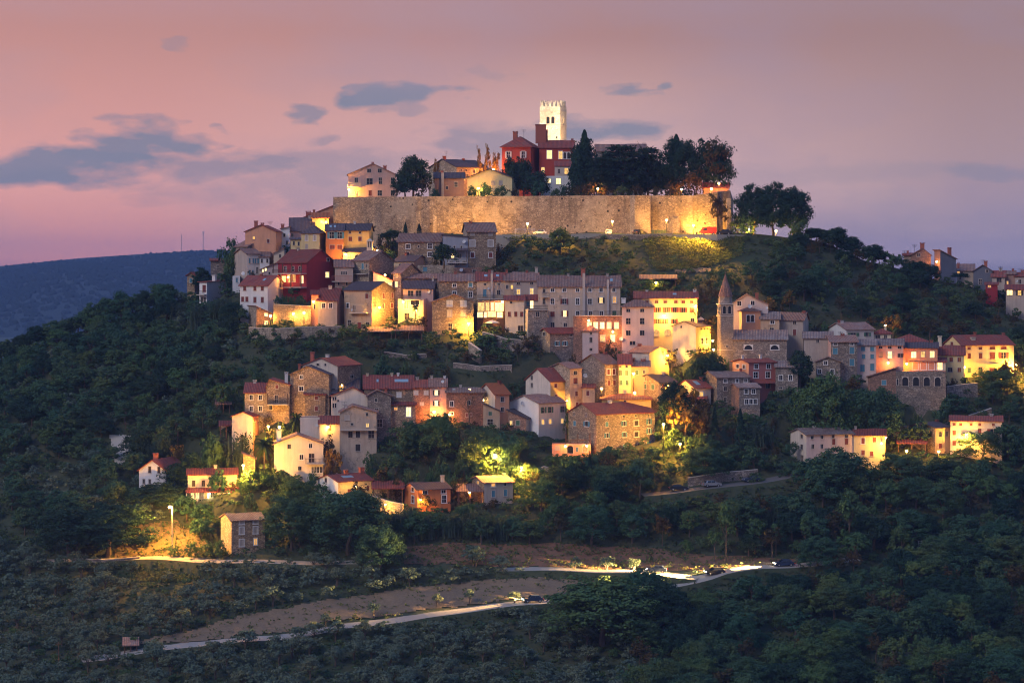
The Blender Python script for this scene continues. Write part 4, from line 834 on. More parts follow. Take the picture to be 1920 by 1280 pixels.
H('b105', 1672, 1738, 641, 652, 627, 'house whose wide maroon roof shows above the pink row', '', rt='H', wm='cream', rm='tile_red', gy=682, d=10)
H('b100', 1693, 1757, 652, 690, 642, 'pink-lit house with three glowing windows above the veranda', '1713,665,9,11,L 1730,664,7,10,l 1747,664,8,12,L', wm='salmon', rm='tile_dark', gy=714, d=9)
H('b100v', 1707, 1772, 678, 696, 671, 'glass veranda full of yellow light on top of the arcade', '1716/1731/1746/1761,686,10,13,fL', rt='SB', wm='cream', rm='tile_red', gy=718, d=5)
H('b101', 1679, 1772, 696, 748, 694, 'massive stone arcade building with four dark arches', '1697/1717/1737/1757,715,11,17,a 1683,716,3,12,a', rt='F', wm='stone_grey', rm='tile_old', gy=750, d=9)
H('b102', 1627, 1679, 706, 728, 690, 'sloping stone lean-to left of the arcade', '1657,717,8,9,cb', rt='SR', wm='stone_red', rm='tile_old', gy=736, d=8)
H('b103', 1804, 1900, 647, 703, 629, 'large pale yellow house with brown shutters at the right edge', '1817/1838,653,6,5,cr 1860/1881,653,10,5,cr 1817/1838,667,6,10,cr 1860,667,10,13,cr 1881,667,9,11,or 1817,694,6,9,cg 1838,694,8,11,n 1860,696,11,12,cr 1785,647,5,10,cr', side=('L', 1770), wm='yellowpale', rm='tile_red', gy=706, d=10, ch='1828,623,4,brick 1824,640,8,cream,2.5 1893,630,3,brick', bal=((1851, 1872, 681, 674, 1.3, 'iron', 0),))
H('b104', 1758, 1807, 665, 704, 648, 'smaller yellow house with red shutters left of the large yellow house', '1783/1798,674,6,8,cr 1781,693,8,8 1798,693,6,8,cr', wm='yellowpale', rm='tile_red', gy=708, d=9, ch='1762,630,7,cream')
H('b111', 1530, 1575, 678, 712, 670, 'small grey stone cottage with three white-framed windows near the big green tree', '1548,680,6,7,f 1537,696,6,8,f 1560,697,6,9,f', rt='G', wm='stone_grey', rm='tile_grey', gy=716, d=8)
H('b106', 1512, 1601, 815, 862, 803, 'long pale house with dark red shutters, lower right', '1523/1541,820,5,6 1562/1587,818,5,6 1524/1541,837,5,8 1563/1587,829,6,11,cr 1503,819,5,8 1503,839,5,9 1504,861,5,13,n', side=('L', 1482), wm='lavender', sm='offwhite', rm='tile_grey', gy=866, d=9, ch='1526,799,3')
H('b107', 1601, 1659, 816, 862, 804, 'yellow house washed by a brilliant corner lamp, lower right', '1618,826,6,11,fcr 1639,824,6,9,cr 1618,848,6,9,cr 1634,850,6,9,cr', wm='yellowpale', rm='tile_red', gy=866, d=9, ch='1604,799,4')
H('b108', 1782, 1877, 789, 846, 779, 'long pale house with a dazzling lamp on its front, lower right edge', '1789/1801/1820/1836/1861,795,5,5,cr 1789,811,6,9,cr 1836,807,6,9,cr 1861,807,11,8,or 1789,830,6,9,cr', wm='offwhite', sm='stone_pale', rm='tile_red', gy=850, d=9)
H('b109', 1754, 1782, 802, 844, 792, 'stone gable house left of the dazzling lamp, lower right', '1728,800,5,6,cr 1763/1775,814,5,9 1763,836,6,9,cr', side=('L', 1705), wm='oldwarm', sm='stone_warm', rm='tile_dark', gy=848, d=9)
# ---- far right skyline; some wall colours darkened to hold the shade
H('c1', 1708, 1745, 478, 512, 466, 'stone gable with a huge chimney on the right skyline', '1722,478,5,6', rt='G', wm='stone_red', rm='tile_old', Y=648, d=10, pk=1730, ch='1729,455,8,brick,2')
H('c2', 1763, 1792, 485, 530, 470, 'dark blue-shaded tall house falling to the right on the skyline', '', rt='SL', wm='shaded_plaster', rm='tile_old', Y=645, d=3.2, ch='1780,464,6,brick,1.4', side=('L', 1752), sm='brown')
H('c3', 1825, 1860, 508, 548, 497, 'dark gabled house with antenna on the far right ridge', '1850,508,4,5 1838,528,5,10', rt='G', wm='shaded_plaster', rm='tile_old', Y=644, d=9, ch='1848,489,6,brick', ant='1843,487')
H('c3b', 1793, 1826, 508, 535, 496, 'low white-edged house between the dark houses on the right ridge', '1797,502,4,6,m 1803,503,4,6', rt='SB', wm='greyplaster', rm='tile_old', Y=650, d=9, ch='1797,493,4,brick')
H('c4', 1860, 1884, 519, 546, 508, 'whitewashed house with maroon roof on the right ridge', '1873,525,9,8,n', wm='greyplaster', rm='tile_red', Y=641, d=9, ch='1876,502,6,frame_stone')
H('c5', 1884, 1903, 514, 546, 508, 'narrow brown stone house at the right ridge', '1889,530,3,6,m', wm='brown', rm='tile_old', Y=642, d=9, ch='1899,508,4,brick', dish='1906,526,6')
H('c6', 1903, 1945, 518, 548, 511, 'maroon-roofed house cut by the right picture edge', '1912,528,5,8 1914,540,12,5,l', wm='greyplaster', rm='tile_red', Y=641, d=9, ch='1917,506,5,brick')
H('c7', 1886, 1945, 543, 562, 534, 'low maroon-roofed house glowing yellow at the right edge', '1893,547,10,9,L 1911,549,6,9,lok', wm='greyplaster', rm='tile_red', Y=628, d=8)
H('c8', 1848, 1870, 534, 552, 530, 'small dark red shed on the right ridge', '1855,533,5,4,m', rt='SB', wm='maroon', rm='tile_red', Y=632, d=6)
H('c9', 1694, 1712, 479, 500, 475, 'little stone outbuilding left of the huge chimney', '', wm='stone_grey', rm='tile_red', Y=652, d=7, ch='1702,470,3,brick', ant='1696,470')
# ================================================================ the slope itself (its plots are known now), landmarks, walls
terrain()
drape('earth_bank_ground', FIELDS['bank'], 'bank_soil'); drape('ploughed_field', FIELDS['field'], 'field_soil'); drape('lawn_ground', FIELDS['lawn'], 'meadow')
drape('meadow_ground', FIELDS['meadow'], 'meadow', 6, 2); drape('grass_ground', FIELDS['leftlawn'], 'meadow'); drape('path', FIELDS['court'], 'asphalt_pale', 3, 2)
drape('terrace_path', FIELDS['terrace'], 'field_soil', 4, 1.5); drape('clearing_ground', FIELDS['clearing'], 'lamplit_grass', 5, 3)
def bell_tower():
    Yd = 712; s = F / Yd; base = P(1050.5, 345, Yd); th = math.radians(17); phi = math.atan((1050.5 - 960) / F)
    r = empty('bell_tower', (base.x, base.y, HT - .2), -phi - th); tag(r, 'floodlit white stone bell tower with battlements on the hilltop', 'tower')
    w = 38.5 / s / math.cos(th); zt = lambda py: CZ + (HZ - py) / F * Yd - (HT - .2); d = w; x0 = -w
    X, Yv = Vector((1, 0, 0)), Vector((0, 1, 0)); mb = MB(); top = zt(199); f = Top(lambda u: top)
    holes = []
    zc, hh, ww = zt(225), 13 / s, 1.0
    for u in (w * .40, w * .64): holes.append((u - ww / 2, u + ww / 2, zc - hh / 2, zc + hh / 2))
    panel(mb, Vector((x0, 0, 0)), X, w, -1, f, holes, Yv, 0, .5)
    hs = [(d * .5 - .6, d * .5 + .6, zc - hh / 2, zc + hh / 2)]
    panel(mb, Vector((0, 0, 0)), Yv, d, -1, f, hs, -X, 0, .5)
    panel(mb, Vector((x0, 0, 0)), Yv, d, -1, f, [], X, 0); panel(mb, Vector((x0, d, 0)), X, w, -1, f, [], -Yv, 0)
    mb.box((x0 + .3, .3, top - 1.2), (-.3, d - .3, top - .9)); mb.build('shaft', 'tower_stone', r)
    for u, _, _, _ in holes: window(r, Vector((x0, 0, 0)), X, -Yv, u + ww / 2, zc, ww, hh, 'a', 'belfry_opening')
    window(r, Vector((0, 0, 0)), Yv, X, d * .5, zc, 1.2, hh, 'a', 'belfry_opening')
    for py in (208, 234):
        k = MB(); z = zt(py); k.box((x0 - .15, -.15, z - .15), (.15, d + .15, z + .15)); k.build('string_course', 'frame_stone', r)
    pw = w / 4.6
    def merlon(x, y, a, rot):
        k = MB(); z0 = top - .02; z1 = zt(187.5); h = z1 - z0
        pr = [(-a, 0), (a, 0), (a * 1.05, h), (a * .45, h * .72), (0, h * .60), (-a * .45, h * .72), (-a * 1.05, h)]
        if rot: k.loft([[(x + t, y + p, z0 + q) for p, q in pr] for t in (-.22, .22)])
        else: k.loft([[(x + p, y + t, z0 + q) for p, q in pr] for t in (-.22, .22)])
        k.build('merlon', 'tower_stone', r)
    n = 5
    for i in range(n):
        t = (i + .5) / n
        merlon(x0 + w * t, .22, w / n * .30, 0); merlon(x0 + w * t, d - .22, w / n * .30, 0)
        if 0 < i < n - 1: merlon(-.22, d * t, w / n * .30, 1); merlon(x0 + .22, d * t, w / n * .30, 1)
    return r
BT = bell_tower()
def campanile():
    Yd = float(G(1360, 680)); s = F / Yd; th = math.radians(14); phi = math.atan((1346 - 960) / F); o = P(1351, 680, Yd)
    r = empty('campanile', (o.x, o.y, o.z), -phi + th); tag(r, 'slender stone church campanile with twin-arched belfry and pointed spire', 'tower')
    w = 25 / s; zt = lambda py: CZ + (HZ - py) / F * Yd - o.z; X, Yv = Vector((1, 0, 0)), Vector((0, 1, 0)); mb = MB(); top = zt(570); f = Top(lambda u: top)
    holes = []; zc, hh, ww = zt(581), 14 / s, .75
    for u in (w * .30, w * .70): holes.append((u - ww / 2, u + ww / 2, zc - hh / 2, zc + hh / 2))
    panel(mb, Vector((0, 0, 0)), X, w, -4, f, holes + [(w * .5 - .2, w * .5 + .2, zt(651), zt(648))], Yv, 0, .4); panel(mb, Vector((0, 0, 0)), Yv, w, -4, f, holes, X, 0, .4)
    panel(mb, Vector((w, 0, 0)), Yv, w, -4, f, [], -X); panel(mb, Vector((0, w, 0)), X, w, -4, f, [], -Yv)
    mb.build('shaft', 'campanile_stone', r)
    for h in holes:
        window(r, Vector((0, 0, 0)), X, -Yv, (h[0] + h[1]) / 2, zc, ww, hh, 'a', 'belfry_opening'); window(r, Vector((0, w, 0)), -Yv, -X, w - (h[0] + h[1]) / 2, zc, ww, hh, 'a', 'belfry_opening')
    window(r, Vector((0, 0, 0)), X, -Yv, w * .5, zt(649.5), .4, .4, 'd')
    for py, e, t in ((592, .16, .2), (570, .28, .28), (656, .08, .15)):
        k = MB(); k.box((-e, -e, zt(py) - t / 2), (w + e, w + e, zt(py) + t / 2)); k.build('cornice', 'frame_stone', r)
    k = MB(); c = w / 2; n = 8
    ring = lambda rr, z: [(c + rr * math.cos(2 * math.pi * (i + .5) / n), c + rr * math.sin(2 * math.pi * (i + .5) / n), z) for i in range(n)]
    k.loft([ring(w * .54, zt(570) + .14), ring(w * .50, zt(556))]); dr = k.build('drum', 'campanile_stone', r)
    k = MB(); k.loft([ring(w * .56, zt(556)), ring(w * .44, zt(546)), ring(w * .02, zt(514))]); k.tube([(c, c, zt(515)), (c, c, zt(509))], .05, 5); k.build('spire', 'tile_old', r).data.uv_layers.new(name='rows')
    return r
campanile(); FACES.append((1340, 1376, 514, 678, 560))
def town_wall():
    r = empty('town_wall', P(900, 442, 652)); tag(r, 'long high stone town wall running along the hilltop, lit from lamps', 'wall'); o = r.location
    def seg(name, a, b, zt0, zt1, th=1.4, batter=1.2, mat='wall_stone', z0=95.):
        A, B = Vector((*XY(*a), 0)), Vector((*XY(*b), 0)); t = (B - A).normalized(); n = Vector((t.y, -t.x, 0)); L = (B - A).length; k = MB(); N = max(1, int(L / 3)); rings = []
        for i in range(N + 1):
            q = A.lerp(B, i / N); z = zt0 + (zt1 - zt0) * i / N + random.uniform(-.06, .06); f = q + n * batter * .55
            rings.append([Vector((f.x, f.y, z0)), Vector((q.x, q.y, z)), Vector((q.x, q.y, z)) - n * th, Vector((q.x, q.y, z0)) - n * th])
        k.loft([[p - o for p in g] for g in rings]); return k.build(name, mat, r)
    z = lambda py, Y: CZ + (HZ - py) / F * Y
    seg('curtain_wall', (625, 655), (1186, 650), z(369.5, 655), z(366.5, 650)); seg('curtain_wall', (630, 722), (624.9, 655.5), z(369.5, 655), z(369.5, 655))
    seg('curtain_wall', (1217, 649), (1300, 646), z(366.5, 649), z(367, 646)); seg('curtain_wall', (1300.2, 646.2), (1345, 646.6), z(367, 646), z(360, 646)); seg('curtain_wall', (1345.2, 646.8), (1369, 655), z(360, 646), z(357, 655)); seg('curtain_wall', (1369, 655.2), (1374, 720), z(357, 655), z(357, 655))
    seg('bastion', (1181, 650), (1190.8, 646.6), z(366.3, 650), z(366.2, 646.6), batter=.4, mat='stone_pale'); seg('bastion', (1190.8, 646.4), (1219.5, 646), z(366.2, 646), z(366.2, 646), batter=.5); 
    def butt(px, Y, w, py, out):
        x, y = XY(px, Y); zz = z(py, Y); k = MB(); pr = [(0.6, 95.), (-out, 95.), (-.1, zz), (.6, zz)]
        k.loft([[(x + e - o.x, y + p - o.y, q - o.z) for p, q in pr] for e in (-w / 2, w / 2)]); k.build('buttress', 'stone_pale', r)
    for px, w, py, out in ((815, .9, 393, 1.6), (757, .8, 404, 1.5), (784, 1.0, 396, 1.2), (1267, 2.0, 408, 3.0), (1366, 1.2, 372, 6.0)): butt(px, 649 if px < 1200 else 646, w, py, out)
    # string of stone corbels under the parapet on the right
    k = MB(); a, b = XY(1190, 645.9), XY(1219, 645.6)
town_wall()
def stone_wall(pts, h, label, mat='stone_warm', th=.6, name='garden_wall', steps=2.5, drop=2.5):
    """low wall following ground points (px,py)"""
    c = [gp(*p) for p in pts]; r = empty(name, c[0]); tag(r, label, 'wall'); k = MB(); rings = []; q = []
    for i in range(len(c) - 1):
        n = max(1, int((c[i + 1] - c[i]).length / steps))
        for j in range(n): q.append(c[i].lerp(c[i + 1], j / n))
    q.append(c[-1])
    for i, p in enumerate(q):
        t = q[min(i + 1, len(q) - 1)] - q[max(i - 1, 0)]; t.z = 0; t.normalize(); n = Vector((t.y, -t.x, 0)); z = p.z + h + random.uniform(-.08, .08)
        rings.append([Vector((p.x, p.y, p.z - drop)) + n * (th / 2 + .25), Vector((p.x, p.y, z)) + n * th / 2, Vector((p.x, p.y, z)) - n * th / 2, Vector((p.x, p.y, p.z - drop)) - n * th / 2])
    k.loft([[a - c[0] for a in g] for g in rings]); k.build('masonry', mat, r)
    k = MB(); k.loft([[a - c[0] + Vector((0, 0, dz)) for a, dz in ((g[1] + (g[1] - g[2]).normalized() * .08, -.02), (g[1] + (g[1] - g[2]).normalized() * .08, .12), (g[2] - (g[1] - g[2]).normalized() * .08, .12), (g[2] - (g[1] - g[2]).normalized() * .08, -.02))] for g in rings]); k.build('coping', 'frame_stone', r)
stone_wall([(468, 632), (520, 636), (580, 634), (640, 630)], 2.4, 'pale rubble retaining wall under the bright courtyard', 'stone_pale')
stone_wall([(514, 606), (550, 607), (584, 606)], 4.6, 'high stone courtyard wall with lamp niches under the clipped hedge', 'stone_warm', .9)
stone_wall([(466, 585), (452, 588), (436, 592)], 1.8, 'short rough wall left of the pink-lit barn', 'stone_grey')
stone_wall([(905, 642), (950, 652), (1000, 658)], 2.6, 'grey rubble garden wall below the white plastered house', 'stone_grey')
stone_wall([(880, 668), (902, 682)], 3.0, 'steep yellow-lit wall along the lane under the dazzling lamp', 'stone_pale')
stone_wall([(930, 446), (1010, 447), (1100, 447), (1200, 448), (1262, 447)], 1.0, 'low retaining wall edging the road below the town wall', 'stone_warm')
stone_wall([(1672, 784), (1750, 786), (1858, 782)], 2.2, 'long terrace wall between arcade building and lower right houses', 'stone_warm')
stone_wall([(1774, 742), (1800, 744), (1832, 742)], 3.0, 'stone terrace wall right of the arcade building', 'stone_grey')
stone_wall([(137, 1066), (200, 1064), (262, 1058)], 1.9, 'grey stone retaining wall under the dark tree beside the lane', 'stone_grey')
stone_wall([(262, 1064), (330, 1066), (420, 1068), (560, 1070)], .5, 'low kerb-like wall along the lower side of the lane', 'stone_grey', .5)
stone_wall([(690, 852), (640, 858), (610, 856)], 1.5, 'garden wall below the derelict pale house', 'stone_grey')
stone_wall([(700, 952), (730, 962), (756, 968)], 2.6, 'yellow-lit stone wall left of the orange house', 'stone_pale')
stone_wall([(1290, 912), (1350, 904), (1420, 892)], 1.8, 'dim rubble wall behind the parked cars', 'stone_grey')
stone_wall([(990, 890), (1020, 888), (1060, 896)], 1.6, 'sloping stone wall beside glowing hedge, lower centre', 'stone_pale')
stone_wall([(850, 690), (900, 694), (960, 692)], .9, 'short garden terrace wall in the middle of the slope', 'stone_grey')
stone_wall([(720, 668), (760, 672), (800, 668)], .8, 'overgrown terrace wall above the lower left cluster', 'stone_grey')
def open_shed(a, b, ye, yb, yr, label, rm, gy=None, d=5, name='open_shed', wallback='stone_grey'):
    Yd = float(G((a + b) / 2, gy or yb)); s = F / Yd; o = P(a, gy or yb, Yd); phi = math.atan((a - 960) / F); r = empty(name, o, -phi); tag(r, label, 'shed')
    zt = lambda py: CZ + (HZ - py) / F * Yd - o.z; w = (b - a) / s
    rf = make_roof(r, 'SB', 0, w, d, zt(ye), max(.6, zt(yr) - zt(ye)), rm, oh=.3)
    n = max(2, round(w / 3)) + 1
    for i in range(n):
        x = .2 + (w - .4) * i / (n - 1); k = MB(); k.box((x - .12, .1, -1.5), (x + .12, .34, zt(ye))); k.build('post', 'wood', r)
    k = MB(); k.box((0, d - .4, -1.5), (w, d - .1, zt(ye) + .4)); k.build('back_wall', wallback, r)
    FACES.append((a, b, ye, yb, Yd))
open_shed(1201, 1268, 523, 536, 516, 'open barn with a tiled roof above the long yellow house', 'tile_old', 540)
open_shed(699, 756, 916, 932, 906, 'dark carport with a maroon roof between white and orange houses', 'tile_red', 940)
open_shed(858, 904, 921, 940, 911, 'small tiled porch with warm light beside the grey stone house', 'tile_old', 944, 4, 'porch')
open_shed(1683, 1736, 831, 845, 824, 'tiled garden shelter left of the lower right stone gable', 'tile_red', 849)
open_shed(690, 735, 622, 632, 615, 'low weathered shed roof under the sandy house', 'tile_old', 640, 5)
open_shed(740, 792, 620, 632, 612, 'long low tiled lean-to below the yellow terrace house', 'tile_old', 640, 5)
open_shed(412, 436, 798, 816, 792, 'carport left of the small pale pergola house', 'tile_red', 822, 5)
open_shed(232, 258, 1210, 1222, 1203, 'small tiled roadside shelter at the lower left', 'tile_old', 1226, 5)
open_shed(1290, 1325, 748, 760, 742, 'low tiled lean-to among trees right of the yellow hipped house', 'tile_red', 768, 5)
open_shed(405, 432, 758, 770, 752, 'half-hidden shed with pale roof beside the stone maroon-roofed house', 'tile_old', 776, 5)
# ---- the bellcote of the chapel
def bellcote():
    f = FR['b6']; s = f['s']; r = f['root']; x = f['x1'] - .6; k = MB(); z = f['zat'](471); zt = f['zat'](447)
    w = .75; h = zt - z; k.box((x - w, 0.02, z - 1), (x + w, 1.0, z + h * .3)); k.box((x - w, .02, z + h * .3), (x - w + .35, 1.0, z + h * .75)); k.box((x + w - .35, .02, z + h * .3), (x + w, 1.0, z + h * .75)); k.box((x - .12, .05, z + h * .3), (x + .12, .95, z + h * .75))
    k.box((x - w - .15, -.1, z + h * .75), (x + w + .15, 1.12, z + h * .82)); k.loft([[(x - w, 0, z + h * .82), (x + w, 0, z + h * .82), (x + w, 1, z + h * .82), (x - w, 1, z + h * .82)], [(x - .1, .4, z + h), (x + .1, .4, z + h), (x + .1, .6, z + h), (x - .1, .6, z + h)]])
    k.build('bellcote', 'frame_stone', r)
bellcote()
# ---- facade chimney breasts of the very long building
def breast(id, px, w, pt, pb):
    f = FR[id]; x = f['x0'] + (px - f['a']) / (f['s'] * f['cs']); hw = w / f['s'] / 2; k = MB(); k.box((x - hw, -.5, f['zat'](pb)), (x + hw, .01, f['zat'](pt))); k.build('chimney_breast', 'chim', f['root'])
breast('b36', 1094.7, 5, 512, 592); breast('b36', 1139.7, 4, 524, 590); breast('b32', 922, 4, 512, 560); breast('a4', 830, 5, 324, 369)
# ---- parasols
def parasol(px, gy, pt, w, label):
    Yd = float(G(px, gy)); s = F / Yd; o = P(px, gy, Yd); h = (gy - pt) / s; r = empty('parasol', o); tag(r, label, 'parasol'); R_ = w / s / 2; n = 8
    k = MB(); k.tube([(0, 0, -.6), (0, 0, h)], .05, 6); k.build('pole', 'wood', r)
    k = MB(); ring = lambda rr, z: [(rr * math.cos(2 * math.pi * i / n), rr * math.sin(2 * math.pi * i / n), z) for i in range(n)]
    k.loft([ring(R_, h - .75), ring(R_, h - .55), ring(R_ * .5, h - .22), ring(.03, h), ring(.03, h - .06), ring(R_ * .5, h - .28), ring(R_ * .97, h - .6)], 0, True); k.build('canopy', 'canvas', r)
parasol(923, 618, 600, 27, 'white parasol before the glowing glass restaurant')
parasol(1702, 823, 812, 20, 'pale green-white parasol on the terrace at the lower right')
parasol(1314, 606, 594, 13, 'small cream parasol at the end of the long yellow house')
# ---- vehicles
def car(name, label, mat, px, py, Y, yaw, L=4.2, van=False, lights=None, h=None, zpos=None):
    o = P(px, py, Y)
    if zpos is not None: o.z = zpos
    r = empty(name, o, yaw); tag(r, label, 'van' if van else 'car', 'vehicles parked in the town'); wd = 1.7 if not van else 1.95; hw = wd / 2
    if van: pr = [(-L / 2, .35), (-L / 2, 1.95), (-L / 2 + .15, 2.1), (L * .22, 2.1), (L * .30, 1.95), (L * .40, 1.15), (L / 2 - .05, .95), (L / 2, .4)]
    else: pr = [(-L / 2, .32), (-L / 2 + .02, .85), (-L * .40, .95), (-L * .30, 1.40), (L * .06, 1.43), (L * .22, .95), (L * .46, .80), (L / 2, .60), (L / 2, .32)]
    k = MB(); top = max(z for _, z in pr)
    ring = lambda y, f: [(x, y * (1 - .16 * max(0, (z - .95) / (top - .9))) * f, z) for x, z in pr]
    k.loft([ring(-hw, .94), ring(-hw, 1.0)] + [ring(-hw * .5, 1)] + [ring(hw * .5, 1), ring(hw, 1.0), ring(hw, .94)]); b = k.build('body', mat, r)
    k = MB()
    for e in (-1, 1):
        y = e * hw * 1.0
        zz0, zz1 = (1.15, 1.75) if van else (.97, 1.34); q = lambda x, z: (x, y * (1 - .16 * max(0, (z - .95) / (top - .9))) + e * .012, z)
        xs = ((L * .05, L * .30),) if van else ((-L * .30, -L * .10), (-L * .08, L * .15))
        for x0, x1 in xs:
            pts = [q(x0, zz0), q(x1, zz0), q(x1 - (.22 if x1 > 0 else 0), zz1), q(x0 + (.18 if x0 < -L * .2 else 0), zz1)]; k.poly(pts if e < 0 else pts[::-1])
    if van: k.poly([(L * .31, -hw * .85, 1.88), (L * .395, -hw * .85, 1.2), (L * .395, hw * .85, 1.2), (L * .31, hw * .85, 1.88)][::-1])
    else:
        k.poly([(L * .075, -hw * .82, 1.40), (L * .215, -hw * .86, .99), (L * .215, hw * .86, .99), (L * .075, hw * .82, 1.40)]); k.poly([(-L * .305, -hw * .8, 1.37), (-L * .395, -hw * .86, 1.0), (-L * .395, hw * .86, 1.0), (-L * .305, hw * .8, 1.37)][::-1])
    k.build('window', 'glass', b)
    for ex in (-.31, .30):
        for e in (-1, 1):
            k = MB(); x = ex * L; n = 12; rg = lambda y, rr: [(x + rr * math.cos(2 * math.pi * i / n), y, .31 + rr * math.sin(2 * math.pi * i / n)) for i in range(n)]
            k.loft([rg(e * (hw - .2), .31), rg(e * (hw + .015), .31)]); wh = k.build('wheel', 'tyre', r)
            k = MB(); k.loft([rg(e * (hw + .005), .18), rg(e * (hw + .03), .18)]); k.build('rim', 'galv', wh)
    for e in (-1, 1):
        k = MB(); k.box((L / 2 - .05, e * hw * .7 - .16, .58), (L / 2 + .02, e * hw * .7 + .16, .74)); k.build('headlight', 'headlight' if lights else 'dish', b)
        k = MB(); k.box((-L / 2 - .02, e * hw * .75 - .13, .62), (-L / 2 + .05, e * hw * .75 + .13, .80)); k.build('taillight', 'taillight' if lights else 'car_red', b)
    if lights:
        for e in (-1, 1):
            l = bpy.data.lights.new('headlight_beam', 'SPOT'); l.energy = lights; l.spot_size = math.radians(26); l.spot_blend = .9; l.color = (1, .58, .20); l.shadow_soft_size = .12
            lo = link('headlight_beam', l, r, (L / 2 + .12, e * hw * .7, .72)); lo.rotation_euler = (math.radians(90), 0, math.radians(-90)); lo.rotation_euler = Vector((1, -.03, -.035)).to_track_quat('-Z', 'Y').to_euler()
    return r
ZR = 111.25
car('parked_car', 'white car parked under the left lamp of the wall road', 'car_white', 1012, 440, 640, math.pi, 3.6, zpos=ZR)
car('parked_car', 'white car tail-on below the middle lamp of the wall road', 'car_white', 1141, 440, 641, math.pi / 2, 4.0, zpos=ZR)
car('parked_car', 'dark car parked at the foot of the wall bastion', 'car_black', 1199, 440, 641, .9, 4.1, zpos=ZR)
car('red_van', 'bright red van beside the tree at the right end of the town wall', 'car_red', 1327, 438, 641, math.pi, 4.6, True, zpos=ZR)
car('parked_car', 'dark hatchback in front of the red van by the wall corner', 'car_black', 1357, 438, 639.5, math.pi, 4.0, zpos=ZR)
def on_road(k, i, f=.5):
    a, b, _ = RR[k][i]; n = RR[k][i + 1][0] - a; c = a.lerp(b, f); return c, math.atan2(n.y, n.x)
def road_at(k, px, f=.5):
    best = min(range(len(RR[k]) - 1), key=lambda i: abs(960 + F * RR[k][i][0].x / RR[k][i][0].y - px)); return on_road(k, best, f)
def road_car(k, px, f, name, label, mat, flip=False, **kw):
    c, a = road_at(k, px, f); q = c; car(name, label, mat, 960 + F * q.x / q.y, HZ - (q.z - CZ) / q.y * F, q.y, a + (math.pi if flip else 0), **kw)
road_car('street', 1327, .5, 'parked_car', 'silver car on the dim street below the grand stone house', 'car_silver')
road_car('street', 1262, .4, 'parked_car', 'black car on the dim street left of the silver car', 'car_black')
road_car('street', 1405, .4, 'parked_car', 'dark blue car at the upper end of the dim street', 'car_blue', True)
car('parked_car', 'dark car in front of the smaller yellow house on the right', 'car_black', 1787, 711, float(G(1787, 711)), 0.1, 4.2)
car('parked_car', 'pale car in front of the large yellow house on the right', 'car_silver', 1858, 712, float(G(1858, 712)), 0.1, 4.2)
# the traffic of the lower road, standing still with its lights on
road_car('main', 1330, .55, 'road_car', 'car with headlights on in the bend of the lower road', 'car_black', True, lights=900000)
road_car('upper', 1225, .5, 'road_car', 'car with headlights on along the upper branch of the lower road', 'car_blue', True, lights=150000)
road_car('main', 1460, .55, 'road_car', 'car with headlights on coming round the wooded bend', 'car_blue', True, lights=900000)
road_car('main', 1000, .55, 'road_car', 'car with headlights on left of the huge bright green tree', 'car_blue', True, lights=140000)
def bins():
    for i in range(5):
        x = 1224 + i * 5.6; o = P(x, 440, 640.5); o.z = ZR; r = empty('waste_bin', o); tag(r, 'wheeled waste bin in the row under the right lamp of the wall road', 'bin', 'row of waste bins')
        k = MB(); k.loft([[(-.32, -.3, .12), (.32, -.3, .12), (.32, .3, .12), (-.32, .3, .12)], [(-.37, -.38, 1.15), (.37, -.38, 1.15), (.37, .38, 1.15), (-.37, .38, 1.15)]]); k.build('body', 'bin', r)
        k = MB(); k.loft([[(-.39, -.41, 1.15), (.39, -.41, 1.15), (.39, .4, 1.15), (-.39, .4, 1.15)], [(-.34, -.36, 1.28), (.34, -.36, 1.28), (.34, .36, 1.34), (-.34, .36, 1.34)]]); k.build('lid', 'bin', r)
        for e in (-1, 1): k = MB(); k.tube([(e * .3 - .04, .25, .12), (e * .3 + .04, .25, .12)], .12, 8); k.build('wheel', 'tyre', r)
bins()
def fence(px0, px1, gy, h, label, mat='galv', Y=None, z=None, step=2.2):
    a = gp(px0, gy) if Y is None else P(px0, gy, Y); b = gp(px1, gy) if Y is None else P(px1, gy, Y)
    if z: a.z = b.z = z
    r = empty('fence', a); tag(r, label, 'fence'); L = (b - a); n = max(1, int(L.length / step))
    for i in range(n + 1): q = L * (i / n); k = MB(); k.tube([q + Vector((0, 0, -.6)), q + Vector((0, 0, h))], .05, 5); k.build('post', mat, r)
    for zz in (h * .35, h * .7, h - .05): k = MB(); k.tube([Vector((0, 0, zz)), L + Vector((0, 0, zz))], .035, 5); k.build('rail', mat, r)
fence(966, 1003, 438, 1.6, 'pale metal railing under the left lamp of the wall road', 'frame_white', 634.6, ZR)
fence(900, 966, 676, 1.0, 'thin railing along the lane below the dazzling lamp', 'iron')
fence(1722, 1752, 1028, 1.6, 'pale stake fence in the dark woods at right', 'frame_white', step=.6)
def antenna_mast(px, gy, pt, label):
    b = gp(px, gy); h = (gy - pt) / (F / b.y); r = empty('utility_pole', b); tag(r, label, 'pole'); k = MB(); k.tube([(0, 0, -1), (0, 0, h)], [.11, .08], 6); k.build('shaft', 'wood', r); k = MB(); k.box((-.6, -.05, h - .5), (.6, .05, h - .38)); k.build('crossarm', 'wood', r)
antenna_mast(110, 1250, 1202, 'thin pole with a short arm at the lower left corner'); antenna_mast(236, 806, 790, 'fence-like pole beside the pale path'); antenna_mast(755, 905, 898, 'short pole between carport and orange house')
